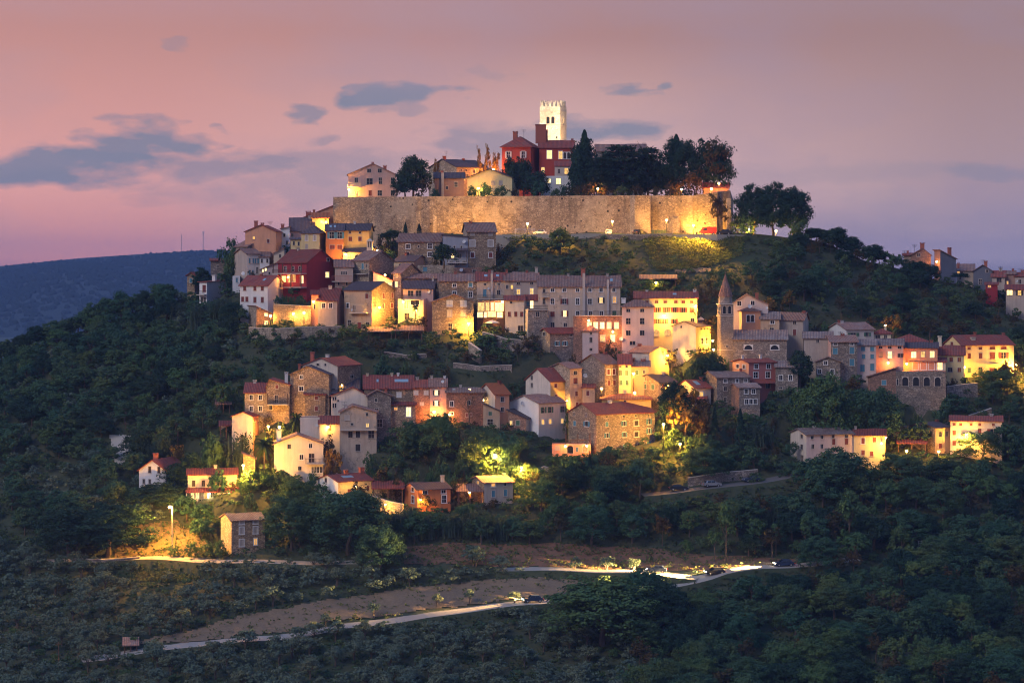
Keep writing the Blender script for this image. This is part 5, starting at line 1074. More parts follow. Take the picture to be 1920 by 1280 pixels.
# ================================================================ lamps; the meadow floodlight is added for its light
LAMPS = []
WARM, GOLD, PALE = (1.0, .32, .04), (1.0, .45, .055), (1.0, .72, .38)
def light(parent, loc, p, c, r=.25):
    l = bpy.data.lights.new('lamp_light', 'POINT'); l.energy = p * 2.5; l.color = c; l.shadow_soft_size = r; return link('lamp_light', l, parent, loc)
def wall_lamp(id, px, py, p, label, c=GOLD, off=1.0, r=.24):
    f = FR[id]; ons = bool(f['side']) and ((px > f['cpx']) if f['R'] else (px < f['cpx'])) and f['sn'] > .05; z = f['zat'](py)
    if ons: y = min(abs(px - f['cpx']) / (f['s'] * f['sn']), f['d']); sg = 1 if f['R'] else -1; w = Vector((0, y, z)); n = Vector((sg, 0, 0))
    else: w = Vector((f['x0'] + (px - f['a']) / (f['s'] * f['cs']), 0, z)); w.x = min(max(w.x, f['x0']), f['x1']); n = Vector((0, -1, 0))
    wp = f['M'] @ w; rt = f['M'].to_euler().z; o = empty('wall_lantern', wp, rt); tag(o, label, 'lamp', 'lamps on the house walls'); q = n * off
    k = MB(); k.tube([n * -.05 + Vector((0, 0, .25)), n * (off * .6) + Vector((0, 0, .62)), q + Vector((0, 0, .42))], .04, 5); k.build('bracket', 'iron', o)
    k = MB(); k.tube([q + Vector((0, 0, .26)), q + Vector((0, 0, .34)), q + Vector((0, 0, .44))], [.26, .2, .05], 8); k.build('hood', 'iron', o)
    k = MB(); k.sphere(q + Vector((0, 0, .05)), r, 0, 8, 6); k.build('bulb', 'bulb', o)
    light(o, q + n * .9 + Vector((0, 0, -.35)), p, c, .35); v = f['M'] @ (w + q); LAMPS.append(v)
def street_lamp(px, py, gy, p, label, c=GOLD, Y=None, z=None, arm=.0, r=.28, mat='iron'):
    Yd = Y if Y else float(G(px, gy)); b = P(px, gy, Yd); t = P(px, py, Yd)
    if z is not None: b.z = z
    else: b.z += float(bump(b.x, b.y))
    h = t.z - b.z; o = empty('street_lamp', b); tag(o, label, 'street lamp', 'street lamps'); 
    k = MB(); k.tube([(arm, 0, -.8), (arm, 0, .5), (arm, 0, h + .25)], [.11, .09, .06], 7); k.build('pole', mat, o)
    if arm: k = MB(); k.tube([(arm, 0, h + .2), (arm * .5, 0, h + .36), (0, 0, h + .26)], .045, 5); k.build('arm', mat, o)
    k = MB(); k.tube([(0, 0, h + .18), (0, 0, h + .26), (0, 0, h + .36)], [.3, .24, .06], 8); k.build('hood', mat, o)
    k = MB(); k.sphere((0, 0, h), r, 0, 8, 6); k.build('bulb', 'bulb', o)
    light(o, (0, -.2, h - .45), p, c, .3); LAMPS.append(t)
def flood(loc, target, p, label, c=PALE, size=70, blend=.5):
    o = empty('floodlight', loc); tag(o, label, 'floodlight', 'floodlights'); d = (Vector(target) - Vector(loc)).normalized()
    k = MB(); k.tube([(0, 0, -.9), (0, 0, .0)], .05, 5); k.build('stand', 'iron', o)
    k = MB(); k.tube([-d * .25, d * .05, d * .18], [.12, .25, .28], 8); k.build('housing', 'iron', o)
    l = bpy.data.lights.new('flood_beam', 'SPOT'); l.energy = p * (1 if p > 20000 else 1.7); l.color = c; l.spot_size = math.radians(size); l.spot_blend = blend; l.shadow_soft_size = .2
    lo = link('flood_beam', l, o, d * .3); lo.rotation_euler = d.to_track_quat('-Z', 'Y').to_euler(); LAMPS.append(Vector(loc))
# hilltop
wall_lamp('a1', 654, 356, 1500, 'dazzling lamp under the balcony at the left end of the town wall', GOLD)
street_lamp(897, 353, 369, 1500, 'lamp among bushes on the wall before the yellow barn', GOLD, 661, HT)
street_lamp(868, 344, 369, 1300, 'lamp hidden between brown house and yellow barn', GOLD, 676, HT)
street_lamp(1121, 354, 369, 900, 'orange lamp among shrubs on the wall under the cedars', WARM, 660, HT)
street_lamp(1278, 355, 369, 900, 'orange lamp on the wall under the right conifers', WARM, 659, HT)
street_lamp(1334, 354, 369, 700, 'lower orange lamp at the wall corner under the round tree', WARM, 659, HT)
street_lamp(1348, 344, 368, 900, 'upper orange lamp at the wall corner under the round tree', WARM, 658, HT)
street_lamp(925, 318, 350, 2600, 'lamp lighting the autumn trees left of the red mansion', WARM, 692, HT)
flood(P(1044, 258, 696), P(1033, 222, 712), 27000, 'floodlight on the mansion wing aimed up the bell tower', PALE, 100)
flood(P(1080, 266, 708), P(1056, 225, 714), 1200, 'small floodlight right of the bell tower foot', GOLD, 90)
# wall road
for px, py, lab in ((989, 419.5, 'left'), (1148, 415, 'middle'), (1250, 412.5, 'right')):
    street_lamp(px, py, 440, 1700, 'street lamp on the road under the town wall, %s of three' % lab, GOLD, 638.0, ZR)
flood(Vector((*XY(1306, 642), ZR + .4)), P(1318, 395, 650), 7500, 'floodlight beside the red van aimed at the town wall', GOLD, 120)
flood(Vector((*XY(1376, 645), ZR + .4)), P(1364, 395, 652), 3500, 'floodlight at the right corner of the town wall', GOLD, 110)
flood(Vector((*XY(1208, 639), ZR + .5)), P(1206, 400, 648), 1800, 'floodlight at the foot of the wall bastion', GOLD, 110)
flood(Vector((*XY(905, 640), 111.8)), P(880, 400, 651), 5500, 'floodlight behind the stone tower house aimed at the town wall', GOLD, 130)
flood(Vector((*XY(848, 641), 111.5)), P(825, 405, 651), 2600, 'floodlight aimed at the middle of the town wall above the long stone house', GOLD, 130)
street_lamp(1404, 430, 442, 1800, 'small lamp under the big trees right of the wall', GOLD, 642)
street_lamp(1455, 433, 446, 2200, 'lamp behind the trunks of the big trees right of the wall', GOLD, 644)
flood(P(1322, 418, 636.8), P(1292, 468, 628), 90000, 'added floodlight on the road edge, made to light the meadow', GOLD, 120)  # added beam to brighten the meadow, no known fixture
flood(P(1060, 428, 637), P(1050, 462, 630), 5000, 'floodlight on the road edge lighting the tree below the wall road', GOLD, 110)
street_lamp(1300, 422, 442, 2500, 'low lamp on the edge of the lit meadow left of the red van', GOLD, 637.2, ZR)
# upper left
street_lamp(547, 460, 486, 1900, 'dazzling lamp among the upper left roofs', GOLD, 634)
wall_lamp('b2b', 611, 417, 700, 'lamp below the orange roof at the wall end', GOLD)
wall_lamp('b6', 650, 477, 500, 'lamp on the chapel wall', GOLD); street_lamp(708, 470, 492, 700, 'lamp behind the chapel bellcote lighting yellow shrubs', GOLD)
wall_lamp('b25b', 722, 516, 420, 'lamp above the glowing red roof', WARM, 1.2)
wall_lamp('b20', 703, 577, 2600, 'blinding lamp at the corner of the sandy banner house', GOLD, 1.3)
street_lamp(507, 592, 612, 600, 'lamp flooding the courtyard beside the pink-lit barn', GOLD, arm=.0)
street_lamp(550, 588, 612, 650, 'lamp in the courtyard under the clipped hedge', GOLD); street_lamp(570, 586, 612, 500, 'second lamp in the courtyard near the maroon-roofed grey house', GOLD)
wall_lamp('b19b', 588, 566, 260, 'small lamp on the orange-lit wing', WARM)
wall_lamp('b29', 758, 566, 420, 'lamp on the left of the glazed yellow front', GOLD); wall_lamp('b29', 782, 582, 420, 'lamp over the door of the yellow terrace house', GOLD)
wall_lamp('b7', 545, 520, 160, 'lamp on the lower balcony of the maroon house', WARM)
# middle
street_lamp(879, 606, 632, 3400, 'dazzling street lamp at the right of the sandy stone gable', GOLD, r=.3)
wall_lamp('b32v', 942, 566, 260, 'lamp on the glass restaurant', GOLD)
wall_lamp('b37', 1149, 622, 420, 'lamp between the lower windows of the five-window house', WARM); wall_lamp('b37', 1104, 601, 120, 'lamp left above the five blazing windows', WARM)
wall_lamp('b41', 1245, 592, 1700, 'blinding lamp in the middle of the long yellow house', GOLD, .7); wall_lamp('b41', 1304, 574, 900, 'lamp at the right end of the long yellow house', GOLD, .7)
wall_lamp('b42', 1325, 640, 1500, 'lamp on the lit side of the white blank gable', GOLD, 1.6)
wall_lamp('b56', 1243, 668, 1700, 'dazzling lamp on the pale house in the centre right', GOLD, 1.3)
street_lamp(1338, 655, 690, 700, 'lamp at the foot of the campanile', GOLD)
street_lamp(1188, 700, 748, 1700, 'street lamp on a tall pole before the green-shuttered house', GOLD)
wall_lamp('b46', 1380, 603, 420, 'lamp on the lit side of the arched loggia', GOLD)
street_lamp(1062, 752, 770, 700, 'lamp behind the white house with green shutters', GOLD)
street_lamp(1128, 728, 758, 800, 'lamp above the low yellow hipped house', GOLD)
street_lamp(1190, 736, 770, 500, 'second lamp above the low yellow hipped house', GOLD)
street_lamp(1252, 722, 742, 600, 'lamp behind the central tree', GOLD)
street_lamp(1244, 795, 862, 7000, 'lamp behind the trees right of the grand stone house', GOLD); street_lamp(1275, 832, 872, 1800, 'lamp low among the trees right of the grand stone house', GOLD)
wall_lamp('b64b', 1100, 835, 230, 'lamp over the terrace of the pink-lit annex', WARM); wall_lamp('b64b', 1060, 836, 130, 'lamp by the arched door of the pink-lit annex', WARM)
wall_lamp('b83', 913, 752, 160, 'lamp on the white side of the narrow pink house', WARM)
# lower left
wall_lamp('b67', 626, 728, 700, 'lamp on the right side of the brick-red gable house', GOLD, 1.2); street_lamp(640, 722, 760, 500, 'lamp behind the white blank gable', GOLD)
street_lamp(722, 736, 776, 420, 'lamp behind the dark stone gable', GOLD)
street_lamp(814, 772, 793, 900, 'lamp at the foot of the pink house with dark shutters', WARM); street_lamp(842, 777, 795, 420, 'lamp at the foot of the red-brown stone house', WARM)
street_lamp(503, 799, 828, 2600, 'street lamp above the pale gabled house, lower left', GOLD); street_lamp(524, 800, 828, 900, 'second lamp beside the pale gabled house chimney', GOLD)
street_lamp(615, 800, 838, 300, 'lamp between pale block and derelict house', GOLD)
street_lamp(456, 872, 936, 12000, 'street lamp among glowing shrubs by the long porch house', GOLD)
wall_lamp('b87', 392, 925, 160, 'lamp under the porch of the long pale house', PALE, 1.5); wall_lamp('b87', 430, 925, 120, 'lamp at the right end of the long porch', PALE, 1.5)
street_lamp(318, 950, 1040, 13000, 'tall pale street lamp beside the lane, lower left', GOLD, arm=.55, r=.3, mat='frame_white')
wall_lamp('b91', 786, 936, 1500, 'blazing corner lamp on the orange house', GOLD, .9)
street_lamp(928, 852, 906, 11000, 'street lamp on a pole above glowing leaves, lower centre', GOLD, arm=.6); street_lamp(978, 876, 914, 6500, 'lamp inside the glowing hedge, lower centre', GOLD)
street_lamp(880, 922, 943, 160, 'lamp inside the small tiled porch', WARM); street_lamp(722, 945, 972, 500, 'lamp lighting the wall left of the orange house', GOLD); street_lamp(668, 912, 946, 260, 'lamp before the white house with solar panels', GOLD)
wall_lamp('b53', 1280, 736, 260, 'lamp on the yellow flank of the skylight house', GOLD)
# right
street_lamp(1660, 820, 866, 2600, 'brilliant lamp at the corner of the lower right yellow house', GOLD, r=.28); wall_lamp('b107', 1652, 830, 900, 'wall lamp on the lower right yellow house', GOLD, 1.2)
wall_lamp('b108', 1811, 814, 2600, 'dazzling lamp on the long pale house at lower right', GOLD, 1.3)
street_lamp(1700, 845, 868, 500, 'low lamp glowing behind bushes, lower right', GOLD); street_lamp(1760, 846, 872, 600, 'low lamp glowing among bushes before the stone gable, lower right', GOLD); street_lamp(1872, 842, 868, 600, 'low lamp glowing behind bushes at the right edge', GOLD)
street_lamp(1906, 684, 718, 5200, 'dazzling lamp right of the large yellow house', GOLD); street_lamp(1808, 688, 718, 2000, 'lamp between the two yellow houses', GOLD); street_lamp(1768, 684, 716, 420, 'lamp beside the glass veranda', GOLD)
wall_lamp('b100', 1700, 682, 300, 'lamp on the pink-lit house by the veranda', WARM); wall_lamp('b99', 1665, 680, 200, 'lamp low on the pink-washed house', WARM)
wall_lamp('c2', 1760, 491, 90, 'lamp on the skyline house at right', WARM, .6)
street_lamp(1660, 610, 640, 300, 'lamp lighting shrubs above the maroon hipped roof', GOLD)
street_lamp(1230, 530, 546, 500, 'lamp lighting yellow shrubs above the long yellow house', GOLD)
# ================================================================ vegetation
def leaves(centers, nrm, size, jit=.6, asp=1.0):
    """leaf-clump quads at centers with normals nrm (numpy)"""
    n = len(centers); r = RNG.normal(size=(n, 3)); nr = nrm + jit * r; nr /= np.linalg.norm(nr, axis=1)[:, None] + 1e-9
    a = np.cross(nr, RNG.normal(size=(n, 3))); a /= np.linalg.norm(a, axis=1)[:, None] + 1e-9; b = np.cross(nr, a)
    s = (size * RNG.uniform(.6, 1.3, n))[:, None]; a = a * s; b = b * s * asp
    k = RNG.uniform(.5, 1.0, (n, 1))
    v = np.stack([centers - a * k, centers - b, centers + a, centers + b * k], 1).reshape(-1, 3)
    return v
def crown_pts(nc, per, rx, rz, cz, cr=.30, shell=.62, flat=0.0, lob=None):
    d = RNG.normal(size=(nc, 3)); d /= np.linalg.norm(d, axis=1)[:, None]; d[:, 2] = np.where(d[:, 2] < -.55, -d[:, 2], d[:, 2])
    rad = RNG.uniform(shell, 1.0, nc)[:, None]; lump = 1 + .22 * np.sin(d[:, :1] * 4 + RNG.uniform(0, 6)) * np.cos(d[:, 1:2] * 3 + RNG.uniform(0, 6))
    c = d * rad * lump * np.array([rx, rx, rz]); cc = np.repeat(c, per, 0); dd = np.repeat(d, per, 0)
    e = RNG.normal(size=(nc * per, 3)); e /= np.linalg.norm(e, axis=1)[:, None]
    crr = np.repeat(RNG.uniform(.6, 1.25, nc) * cr * rx, per)[:, None]
    p = cc + e * crr * RNG.uniform(.35, 1, (nc * per, 1)) * np.array([1, 1, .72]); p[:, 2] += cz
    nr = dd * .45 + e * 1.3 + np.array([0, 0, .35]); return p, nr
def qmesh(name, v, mat, k=4):
    n = len(v) // k; me = bpy.data.meshes.new(name); me.vertices.add(len(v)); me.vertices.foreach_set('co', np.asarray(v, np.float32).ravel())
    me.loops.add(n * k); me.loops.foreach_set('vertex_index', np.arange(n * k, dtype=np.int32)); me.polygons.add(n); me.polygons.foreach_set('loop_start', np.arange(0, n * k, k, dtype=np.int32))
    me.update(calc_edges=True); me.validate(); me.materials.append(MATS[mat]); return me
PROTO = {}
def trunk_mesh(h, r, limbs, spread, lean=0., multi=1):
    k = MB()
    for m in range(multi):
        ax = random.uniform(-.05, .05) + (m - (multi - 1) / 2) * .06; tx, ty = ax + random.uniform(-.04, .04) + lean, random.uniform(-.04, .04)
        k.tube([(ax * .4, 0, -.12), (ax * .6, 0, h * .35), (tx * .8, ty * .5, h * .7), (tx, ty, h)], [r * 1.5, r * 1.05, r * .8, r * .5], 6)
        for i in range(limbs):
            a = 2 * math.pi * i / limbs + random.uniform(-.4, .4); z0 = h * random.uniform(.55, .95); sp = spread * random.uniform(.6, 1)
            k.tube([(tx * .8, ty * .6, z0), (tx + sp * .5 * math.cos(a), ty + sp * .5 * math.sin(a), z0 + .12), (tx + sp * math.cos(a), ty + sp * math.sin(a), z0 + random.uniform(.2, .36))], [r * .55, r * .35, r * .12], 5)
    return k.mesh('trunk', 'bark')
def proto(kind, n, crown_fn, trunk_fn, mat):
    PROTO[kind] = []
    for i in range(n): PROTO[kind].append((trunk_fn() if trunk_fn else None, crown_fn(), mat))
def C(nc, per, rx, rz, cz, ls, mat, cr=.30, shell=.62, jit=.5):
    p, nr = crown_pts(nc, per, rx, rz, cz, cr, shell); return qmesh('crown', leaves(p, nr, ls, jit), mat)
def cedar(mat):
    P_, N_ = [], []
    for lay in range(7):
        z = .30 + .66 * lay / 6; R_ = .52 * (1 - .62 * (lay / 6) ** 1.6); nb = 7
        for b in range(nb):
            a = 2 * math.pi * (b + random.random()) / nb; L = R_ * random.uniform(.7, 1.1); n = 120
            t = RNG.uniform(.12, 1, n); w = .11 * (1.2 - t * .6)
            x = np.cos(a) * t * L + RNG.normal(0, 1, n) * w * .6; y = np.sin(a) * t * L + RNG.normal(0, 1, n) * w * .6; zz = z + .03 * t - .05 * t * t + RNG.normal(0, .022, n)
            P_.append(np.stack([x, y, zz], 1)); N_.append(np.tile([0, 0, 1.], (n, 1)) + RNG.normal(0, .25, (n, 3)))
    return qmesh('crown', leaves(np.concatenate(P_), np.concatenate(N_), .024, .45), mat)
def conic(mat, n=2300, wd=.24, ls=.022):
    t = RNG.uniform(0, 1, n) ** .8; a = RNG.uniform(0, 6.28, n); r = wd * (1 - t) ** .75 * (1 + .25 * np.sin(a * 5 + t * 30)) * RNG.uniform(.6, 1, n)
    p = np.stack([r * np.cos(a), r * np.sin(a), .05 + .95 * t], 1); nr = np.stack([np.cos(a), np.sin(a), np.full(n, .5)], 1); return qmesh('crown', leaves(p, nr, ls, .5), mat)
def cane(mat, n=300):
    V = []
    for i in range(n):
        x, y = RNG.normal(0, .22, 2); a = RNG.uniform(0, 6.28); h = RNG.uniform(.55, 1.0); b = RNG.uniform(.05, .28); dx, dy = math.cos(a), math.sin(a)
        for (t0, t1) in ((.0, .5), (.5, 1.)):
            p0 = np.array([x + dx * b * t0 * t0, y + dy * b * t0 * t0, h * (t0 - .12 * t0 * t0)]); p1 = np.array([x + dx * b * t1 * t1, y + dy * b * t1 * t1, h * (t1 - .12 * t1 * t1 * (1 + b * 3))])
            q = np.array([-dy, dx, 0]) * .013; w1 = 1.5 if t1 < 1 else .3; w0 = 1 if t0 == 0 else 1.5
            V += [p0 - q * w0, p0 + q * w0, p1 + q * w1, p1 - q * w1]
        for m in range(5):
            t = RNG.uniform(.35, 1); p = np.array([x + dx * b * t * t, y + dy * b * t * t, h * (t - .12 * t * t)]); aa = RNG.uniform(0, 6.28); q = np.array([math.cos(aa) * .11, math.sin(aa) * .11, RNG.uniform(-.06, .04)]); s = np.array([-math.sin(aa), math.cos(aa), .3]) * .011
            V += [p - s, p + q * .6 - s + [0, 0, .025], p + q, p + s]
    return qmesh('crown', np.array(V), mat)
def palm(mat):
    V = []
    for i in range(34):
        a = 2 * math.pi * i / 34 + RNG.uniform(-.1, .1); el = RNG.uniform(-.5, 1.1); L = .40; pts = []
        for k in range(7):
            t = k / 6; r = L * t * math.cos(el * (1 - .5 * t)); z = .80 + L * (math.sin(el) * t - .55 * t * t); pts.append(np.array([r * math.cos(a), r * math.sin(a), z]))
        sd = np.array([-math.sin(a), math.cos(a), 0])
        for k in range(6):
            for e in (-1, 1):
                p, q = pts[k], pts[k + 1]; w = .085 * (1 - abs(k - 2) / 6); V += [p, q, q + e * sd * w + [0, 0, -.03], p + e * sd * w + [0, 0, -.03]]
    return qmesh('crown', np.array(V), mat)
proto('tree', 6, lambda: C(58, 46, .42, .45, .50, .028, 'leaf_wood', .32, .6, .4), lambda: trunk_mesh(.5, .022, 4, .22), 'leaf_wood')
proto('lush_tree', 3, lambda: C(70, 36, .43, .45, .50, .030, 'leaf_light', .28, .6, .4), lambda: trunk_mesh(.5, .024, 4, .22), 'leaf_light')
proto('dark_tree', 3, lambda: C(150, 56, .41, .46, .50, .019, 'leaf_dark', .30, .5, .4), lambda: trunk_mesh(.5, .026, 4, .22), 'leaf_dark')
proto('tree_big', 2, lambda: C(190, 60, .43, .47, .48, .0155, 'leaf_wood', .24, .55, .4), lambda: trunk_mesh(.4, .022, 5, .22), 'leaf_wood'); proto('lush_tree_big', 2, lambda: C(190, 60, .43, .47, .48, .0155, 'leaf_light', .24, .55, .4), lambda: trunk_mesh(.4, .022, 5, .22), 'leaf_light'); proto('dark_tree_big', 2, lambda: C(200, 64, .43, .47, .48, .0145, 'leaf_dark', .24, .5, .4), lambda: trunk_mesh(.4, .022, 5, .22), 'leaf_dark')
proto('autumn_tree', 3, lambda: C(34, 20, .34, .38, .58, .034, 'leaf_autumn', .34, .35), lambda: trunk_mesh(.62, .016, 6, .25), 'leaf_autumn')
proto('sparse_tree', 3, lambda: C(40, 22, .36, .40, .57, .030, 'leaf_brown', .30, .3), lambda: trunk_mesh(.62, .018, 6, .26), 'leaf_brown')
proto('young_tree', 3, lambda: C(22, 26, .26, .36, .66, .032, 'leaf_light', .42, .25), lambda: trunk_mesh(.66, .016, 5, .16), 'leaf_light')
proto('olive_tree', 4, lambda: C(40, 26, .44, .32, .62, .036, 'leaf_olive', .34, .5, .4), lambda: trunk_mesh(.42, .030, 4, .24, 0, 2), 'leaf_olive')
proto('cedar_tree', 2, lambda: cedar('leaf_dark'), lambda: trunk_mesh(.9, .024, 5, .3), 'leaf_dark')
proto('conifer', 2, lambda: conic('leaf_dark'), lambda: trunk_mesh(.6, .02, 3, .1), 'leaf_dark')
proto('cypress', 1, lambda: conic('leaf_dark', 1500, .13, .020), lambda: trunk_mesh(.4, .016, 2, .05), 'leaf_dark')
proto('palm_tree', 1, lambda: palm('leaf_palm'), lambda: (lambda k: (k.tube([(0, 0, -.1), (.01, 0, .3), (0, 0, .82)], [.036, .030, .034], 8), k.mesh('trunk', 'bark'))[1])(MB()), 'leaf_palm')
proto('bare_tree', 1, lambda: C(16, 10, .40, .36, .62, .014, 'leaf_brown', .3, .5), lambda: trunk_mesh(.55, .018, 11, .42), 'leaf_brown')
proto('bush', 4, lambda: C(34, 22, .50, .46, .40, .045, 'leaf_wood', .38, .5), None, 'leaf_wood')
proto('pale_bush', 3, lambda: C(34, 22, .50, .46, .40, .042, 'leaf_light', .36, .5), None, 'leaf_light')
proto('brown_bush', 2, lambda: C(30, 20, .50, .46, .40, .040, 'leaf_brown', .36, .4), None, 'leaf_brown')
proto('cane_clump', 3, lambda: cane('leaf_cane'), None, 'leaf_cane')
def plant(kind, px, gy, top, width, label, grp=None, Y=None, z=None, cat=None, idx=None):
    """px,gy: foot in the photo; top: row of its top; width in photo pixels"""
    Yd = Y if Y else float(G(px, gy)); s = F / Yd; o = P(px, gy, Yd)
    if z is not None: o.z = z
    elif not Y: o.z = carve(o.x, o.y, o.z + float(bump(o.x, o.y)))
    h = CZ + (HZ - top) / F * Yd - o.z; w = width / s; pl = PROTO[kind + '_big' if width > 64 and kind + '_big' in PROTO else kind]; t, c, m = pl[idx if idx is not None else random.randrange(len(pl))]
    cw = {'tree': .76, 'lush_tree': .82, 'dark_tree': .70, 'autumn_tree': .8, 'sparse_tree': .85, 'young_tree': .65, 'olive_tree': 1.05, 'cedar_tree': 1.08, 'conifer': .5, 'cypress': .28, 'palm_tree': .8, 'bare_tree': .9}.get(kind, 1.15)
    sc = (w / cw, w / cw, h / (.96 if t else .9)); rz = random.uniform(0, 6.28)
    cat = cat or ('bush' if t is None else 'tree')
    if t is None: r = link(kind, c, None, o, rz)
    else:
        r = empty(kind, o, rz); link('trunk', t, r); link('crown', c, r)
    r.scale = sc; tag(r, label, cat, grp); return r
MARKS = [(90, 640, 'left skyline'), (230, 600, 'left skyline dip'), (355, 530, 'farthest left cottage'), (228, 840, 'pale path'), (285, 880, 'white gabled house'), (455, 800, 'pergola house'), (130, 740, 'middle of left slope'), (320, 700, 'left lawn'), (60, 900, 'left picture edge'), (320, 1000, 'tall pale street lamp'), (455, 1000, 'lone stone house'), (180, 1060, 'lane wall'),
         (230, 1205, 'roadside shelter'), (420, 1120, 'upper olive terrace'), (600, 1230, 'lower road foot'), (650, 930, 'solar-panel house'), (900, 1000, 'cane clumps'), (850, 1230, 'bottom edge centre'), (950, 1120, 'lone roadside olive'), (1130, 1130, 'huge green tree'), (1320, 1080, 'road bend'), (1330, 914, 'silver car'), (1165, 850, 'grand stone house'), (1560, 830, 'long pale house'), (1590, 960, 'tall poplar'),
         (1738, 1028, 'pale stake fence'), (1850, 960, 'right picture edge'), (1460, 1010, 'slim pale trees'), (1500, 1200, 'bottom edge right'), (1750, 1180, 'bottom right corner'), (1300, 1220, 'lower road wood edge'), (1820, 810, 'dazzling lamp'), (1730, 720, 'stone arcade'), (1550, 700, 'small grey cottage'), (1577, 580, 'lone brown tree'), (1450, 430, 'big chestnuts'), (1730, 490, 'huge skyline chimney'), (1860, 530, 'right ridge houses'),
         (1357, 560, 'campanile'), (1300, 470, 'meadow'), (1080, 470, 'wall road'), (1236, 525, 'open barn'), (900, 660, 'steep lit lane'), (750, 665, 'terrace wall'), (600, 690, 'red chimney gable'), (540, 625, 'courtyard wall'), (820, 790, 'pink house'), (930, 860, 'lower centre lamp'), (1000, 740, 'white and orange house'), (1900, 680, 'right edge lamp'), (560, 860, 'pale gabled house'), (1420, 760, 'triple window house'), (900, 470, 'tower house'), (745, 350, 'pink hilltop house'), (815, 350, 'brown hilltop house'), (886, 350, 'yellow barn'), (925, 350, 'barn windows'), (962, 350, 'red mansion'), (1008, 350, 'white annex'), (1060, 350, 'tall conifer'), (1100, 350, 'left cedar lamp'), (1150, 350, 'wide cedar'), (1210, 350, 'second cedar'), (1265, 350, 'right hilltop lamp'), (700, 985, 'purple-dark tree'), (800, 985, 'orange house'), (420, 835, 'golden shrubs'), (380, 590, 'low white house')]
KEEP = []   # (px,py rectangle, depth) of things the scattered trees must leave in view
def near(px, py):
    lm = min(MARKS, key=lambda m: (m[0] - px) ** 2 + (m[1] - py) ** 2); dx, dy = px - lm[0], py - lm[1]
    return ('far ' if math.hypot(dx, dy) > 130 else '') + (('right of' if dx > 0 else 'left of') if abs(dx) > abs(dy) else ('below' if dy > 0 else 'above')) + ' the ' + lm[2]
def feature_trees():
    p = plant
    p('dark_tree', 775, 369, 292, 56, 'dark evergreen tree between pink and brown houses on the hilltop', Y=664, z=HT); p('dark_tree', 760, 369, 320, 44, 'lower dark tree at the right of the pink hilltop house', Y=662, z=HT); p('brown_bush', 796, 369, 332, 44, 'berry-brown bush beside the brown hilltop house', Y=661, z=HT)
    for px, t, w, k, lab in ((899, 278, 16, 'autumn_tree', 'leftmost orange autumn tree beside the red mansion'), (915, 276, 22, 'autumn_tree', 'middle orange autumn tree beside the red mansion'), (931, 279, 24, 'autumn_tree', 'right orange autumn tree against the red mansion'), (818, 292, 14, 'autumn_tree', 'small reddish tree behind the stone house gable on the hilltop')): p(k, px, 345, t, w, lab, Y=696, z=HT)
    p('dark_tree', 958, 369, 296, 32, 'dark rounded conifer before the red mansion, left one', Y=671, z=HT); p('dark_tree', 982, 369, 294, 32, 'dark rounded conifer before the red mansion, right one', Y=671, z=HT); p('dark_tree', 1002, 369, 320, 44, 'dark tree filling the corner under the red mansion', Y=668, z=HT)
    p('conifer', 1096, 369, 250, 62, 'tall dark conifer right of the red mansion', Y=670, z=HT); p('conifer', 1083, 369, 276, 50, 'lower dark conifer leaning on the red mansion', Y=668, z=HT); p('dark_tree', 1092, 369, 262, 46, 'dense dark tree crown at the right of the mansion', Y=672, z=HT)
    p('cedar_tree', 1165, 369, 278, 130, 'wide layered cedar on the hilltop before the church', Y=668, z=HT, idx=0); p('cedar_tree', 1215, 369, 282, 92, 'second layered cedar right of the wide one', Y=672, z=HT, idx=1); p('cedar_tree', 1128, 369, 300, 84, 'smaller cedar near the tall dark conifer', Y=665, z=HT, idx=1)
    p('dark_tree', 1150, 369, 296, 60, 'dark shrubby tree under the wide cedar', Y=676, z=HT); p('dark_tree', 1190, 369, 292, 66, 'dark tree mass behind the two cedars', Y=680, z=HT); p('dark_tree', 1228, 369, 300, 60, 'dark tree filling the gap right of the cedars', Y=678, z=HT)
    p('dark_tree', 1276, 369, 256, 66, 'big dark conifer-like tree on the right of the hilltop', Y=670, z=HT); p('conifer', 1268, 369, 258, 64, 'pointed dark conifer on the right of the hilltop', Y=673, z=HT); p('dark_tree', 1338, 369, 261, 64, 'round purple-brown broad tree at the wall corner', Y=668, z=HT); p('sparse_tree', 1340, 369, 264, 64, 'thin-leaved tree at the wall corner beside two orange lamps', Y=665, z=HT); p('brown_bush', 1300, 369, 318, 66, 'brown lit shrub mass under the right conifers', Y=662, z=HT)
    for px, t, w, k in ((886, 345, 26, 'bush'), (912, 339, 34, 'bush'), (938, 347, 30, 'bush'), (962, 352, 24, 'brown_bush'), (1008, 338, 34, 'bush'), (1040, 352, 24, 'bush'), (1074, 346, 40, 'brown_bush'), (1106, 338, 46, 'brown_bush'), (1138, 344, 40, 'brown_bush'), (1166, 348, 40, 'bush'), (1196, 344, 44, 'brown_bush'), (1230, 346, 40, 'brown_bush'), (1258, 340, 44, 'brown_bush'), (815, 352, 20, 'bush'), (745, 350, 18, 'brown_bush'), (1052, 345, 26, 'bush')): p(k, px, 369.5, t, w, {'bush': 'green', 'brown_bush': 'brown'}[k] + ' shrub on top of the town wall, ' + near(px, 350), 'shrubs on top of the town wall', Y=660 + random.uniform(-1, 2), z=HT)
    p('sparse_tree', 1344, 439, 361, 48, 'thin autumn-brown tree standing before the town wall by the red van', Y=640, z=111.2)
    for px, t, w, lab in ((1412, 350, 66, 'leftmost big dark chestnut tree right of the wall'), (1450, 347, 76, 'middle big dark chestnut tree right of the wall'), (1488, 351, 60, 'rightmost big dark chestnut tree right of the wall')): p('dark_tree', px, 446, t, w, lab, Y=643, z=109.5)
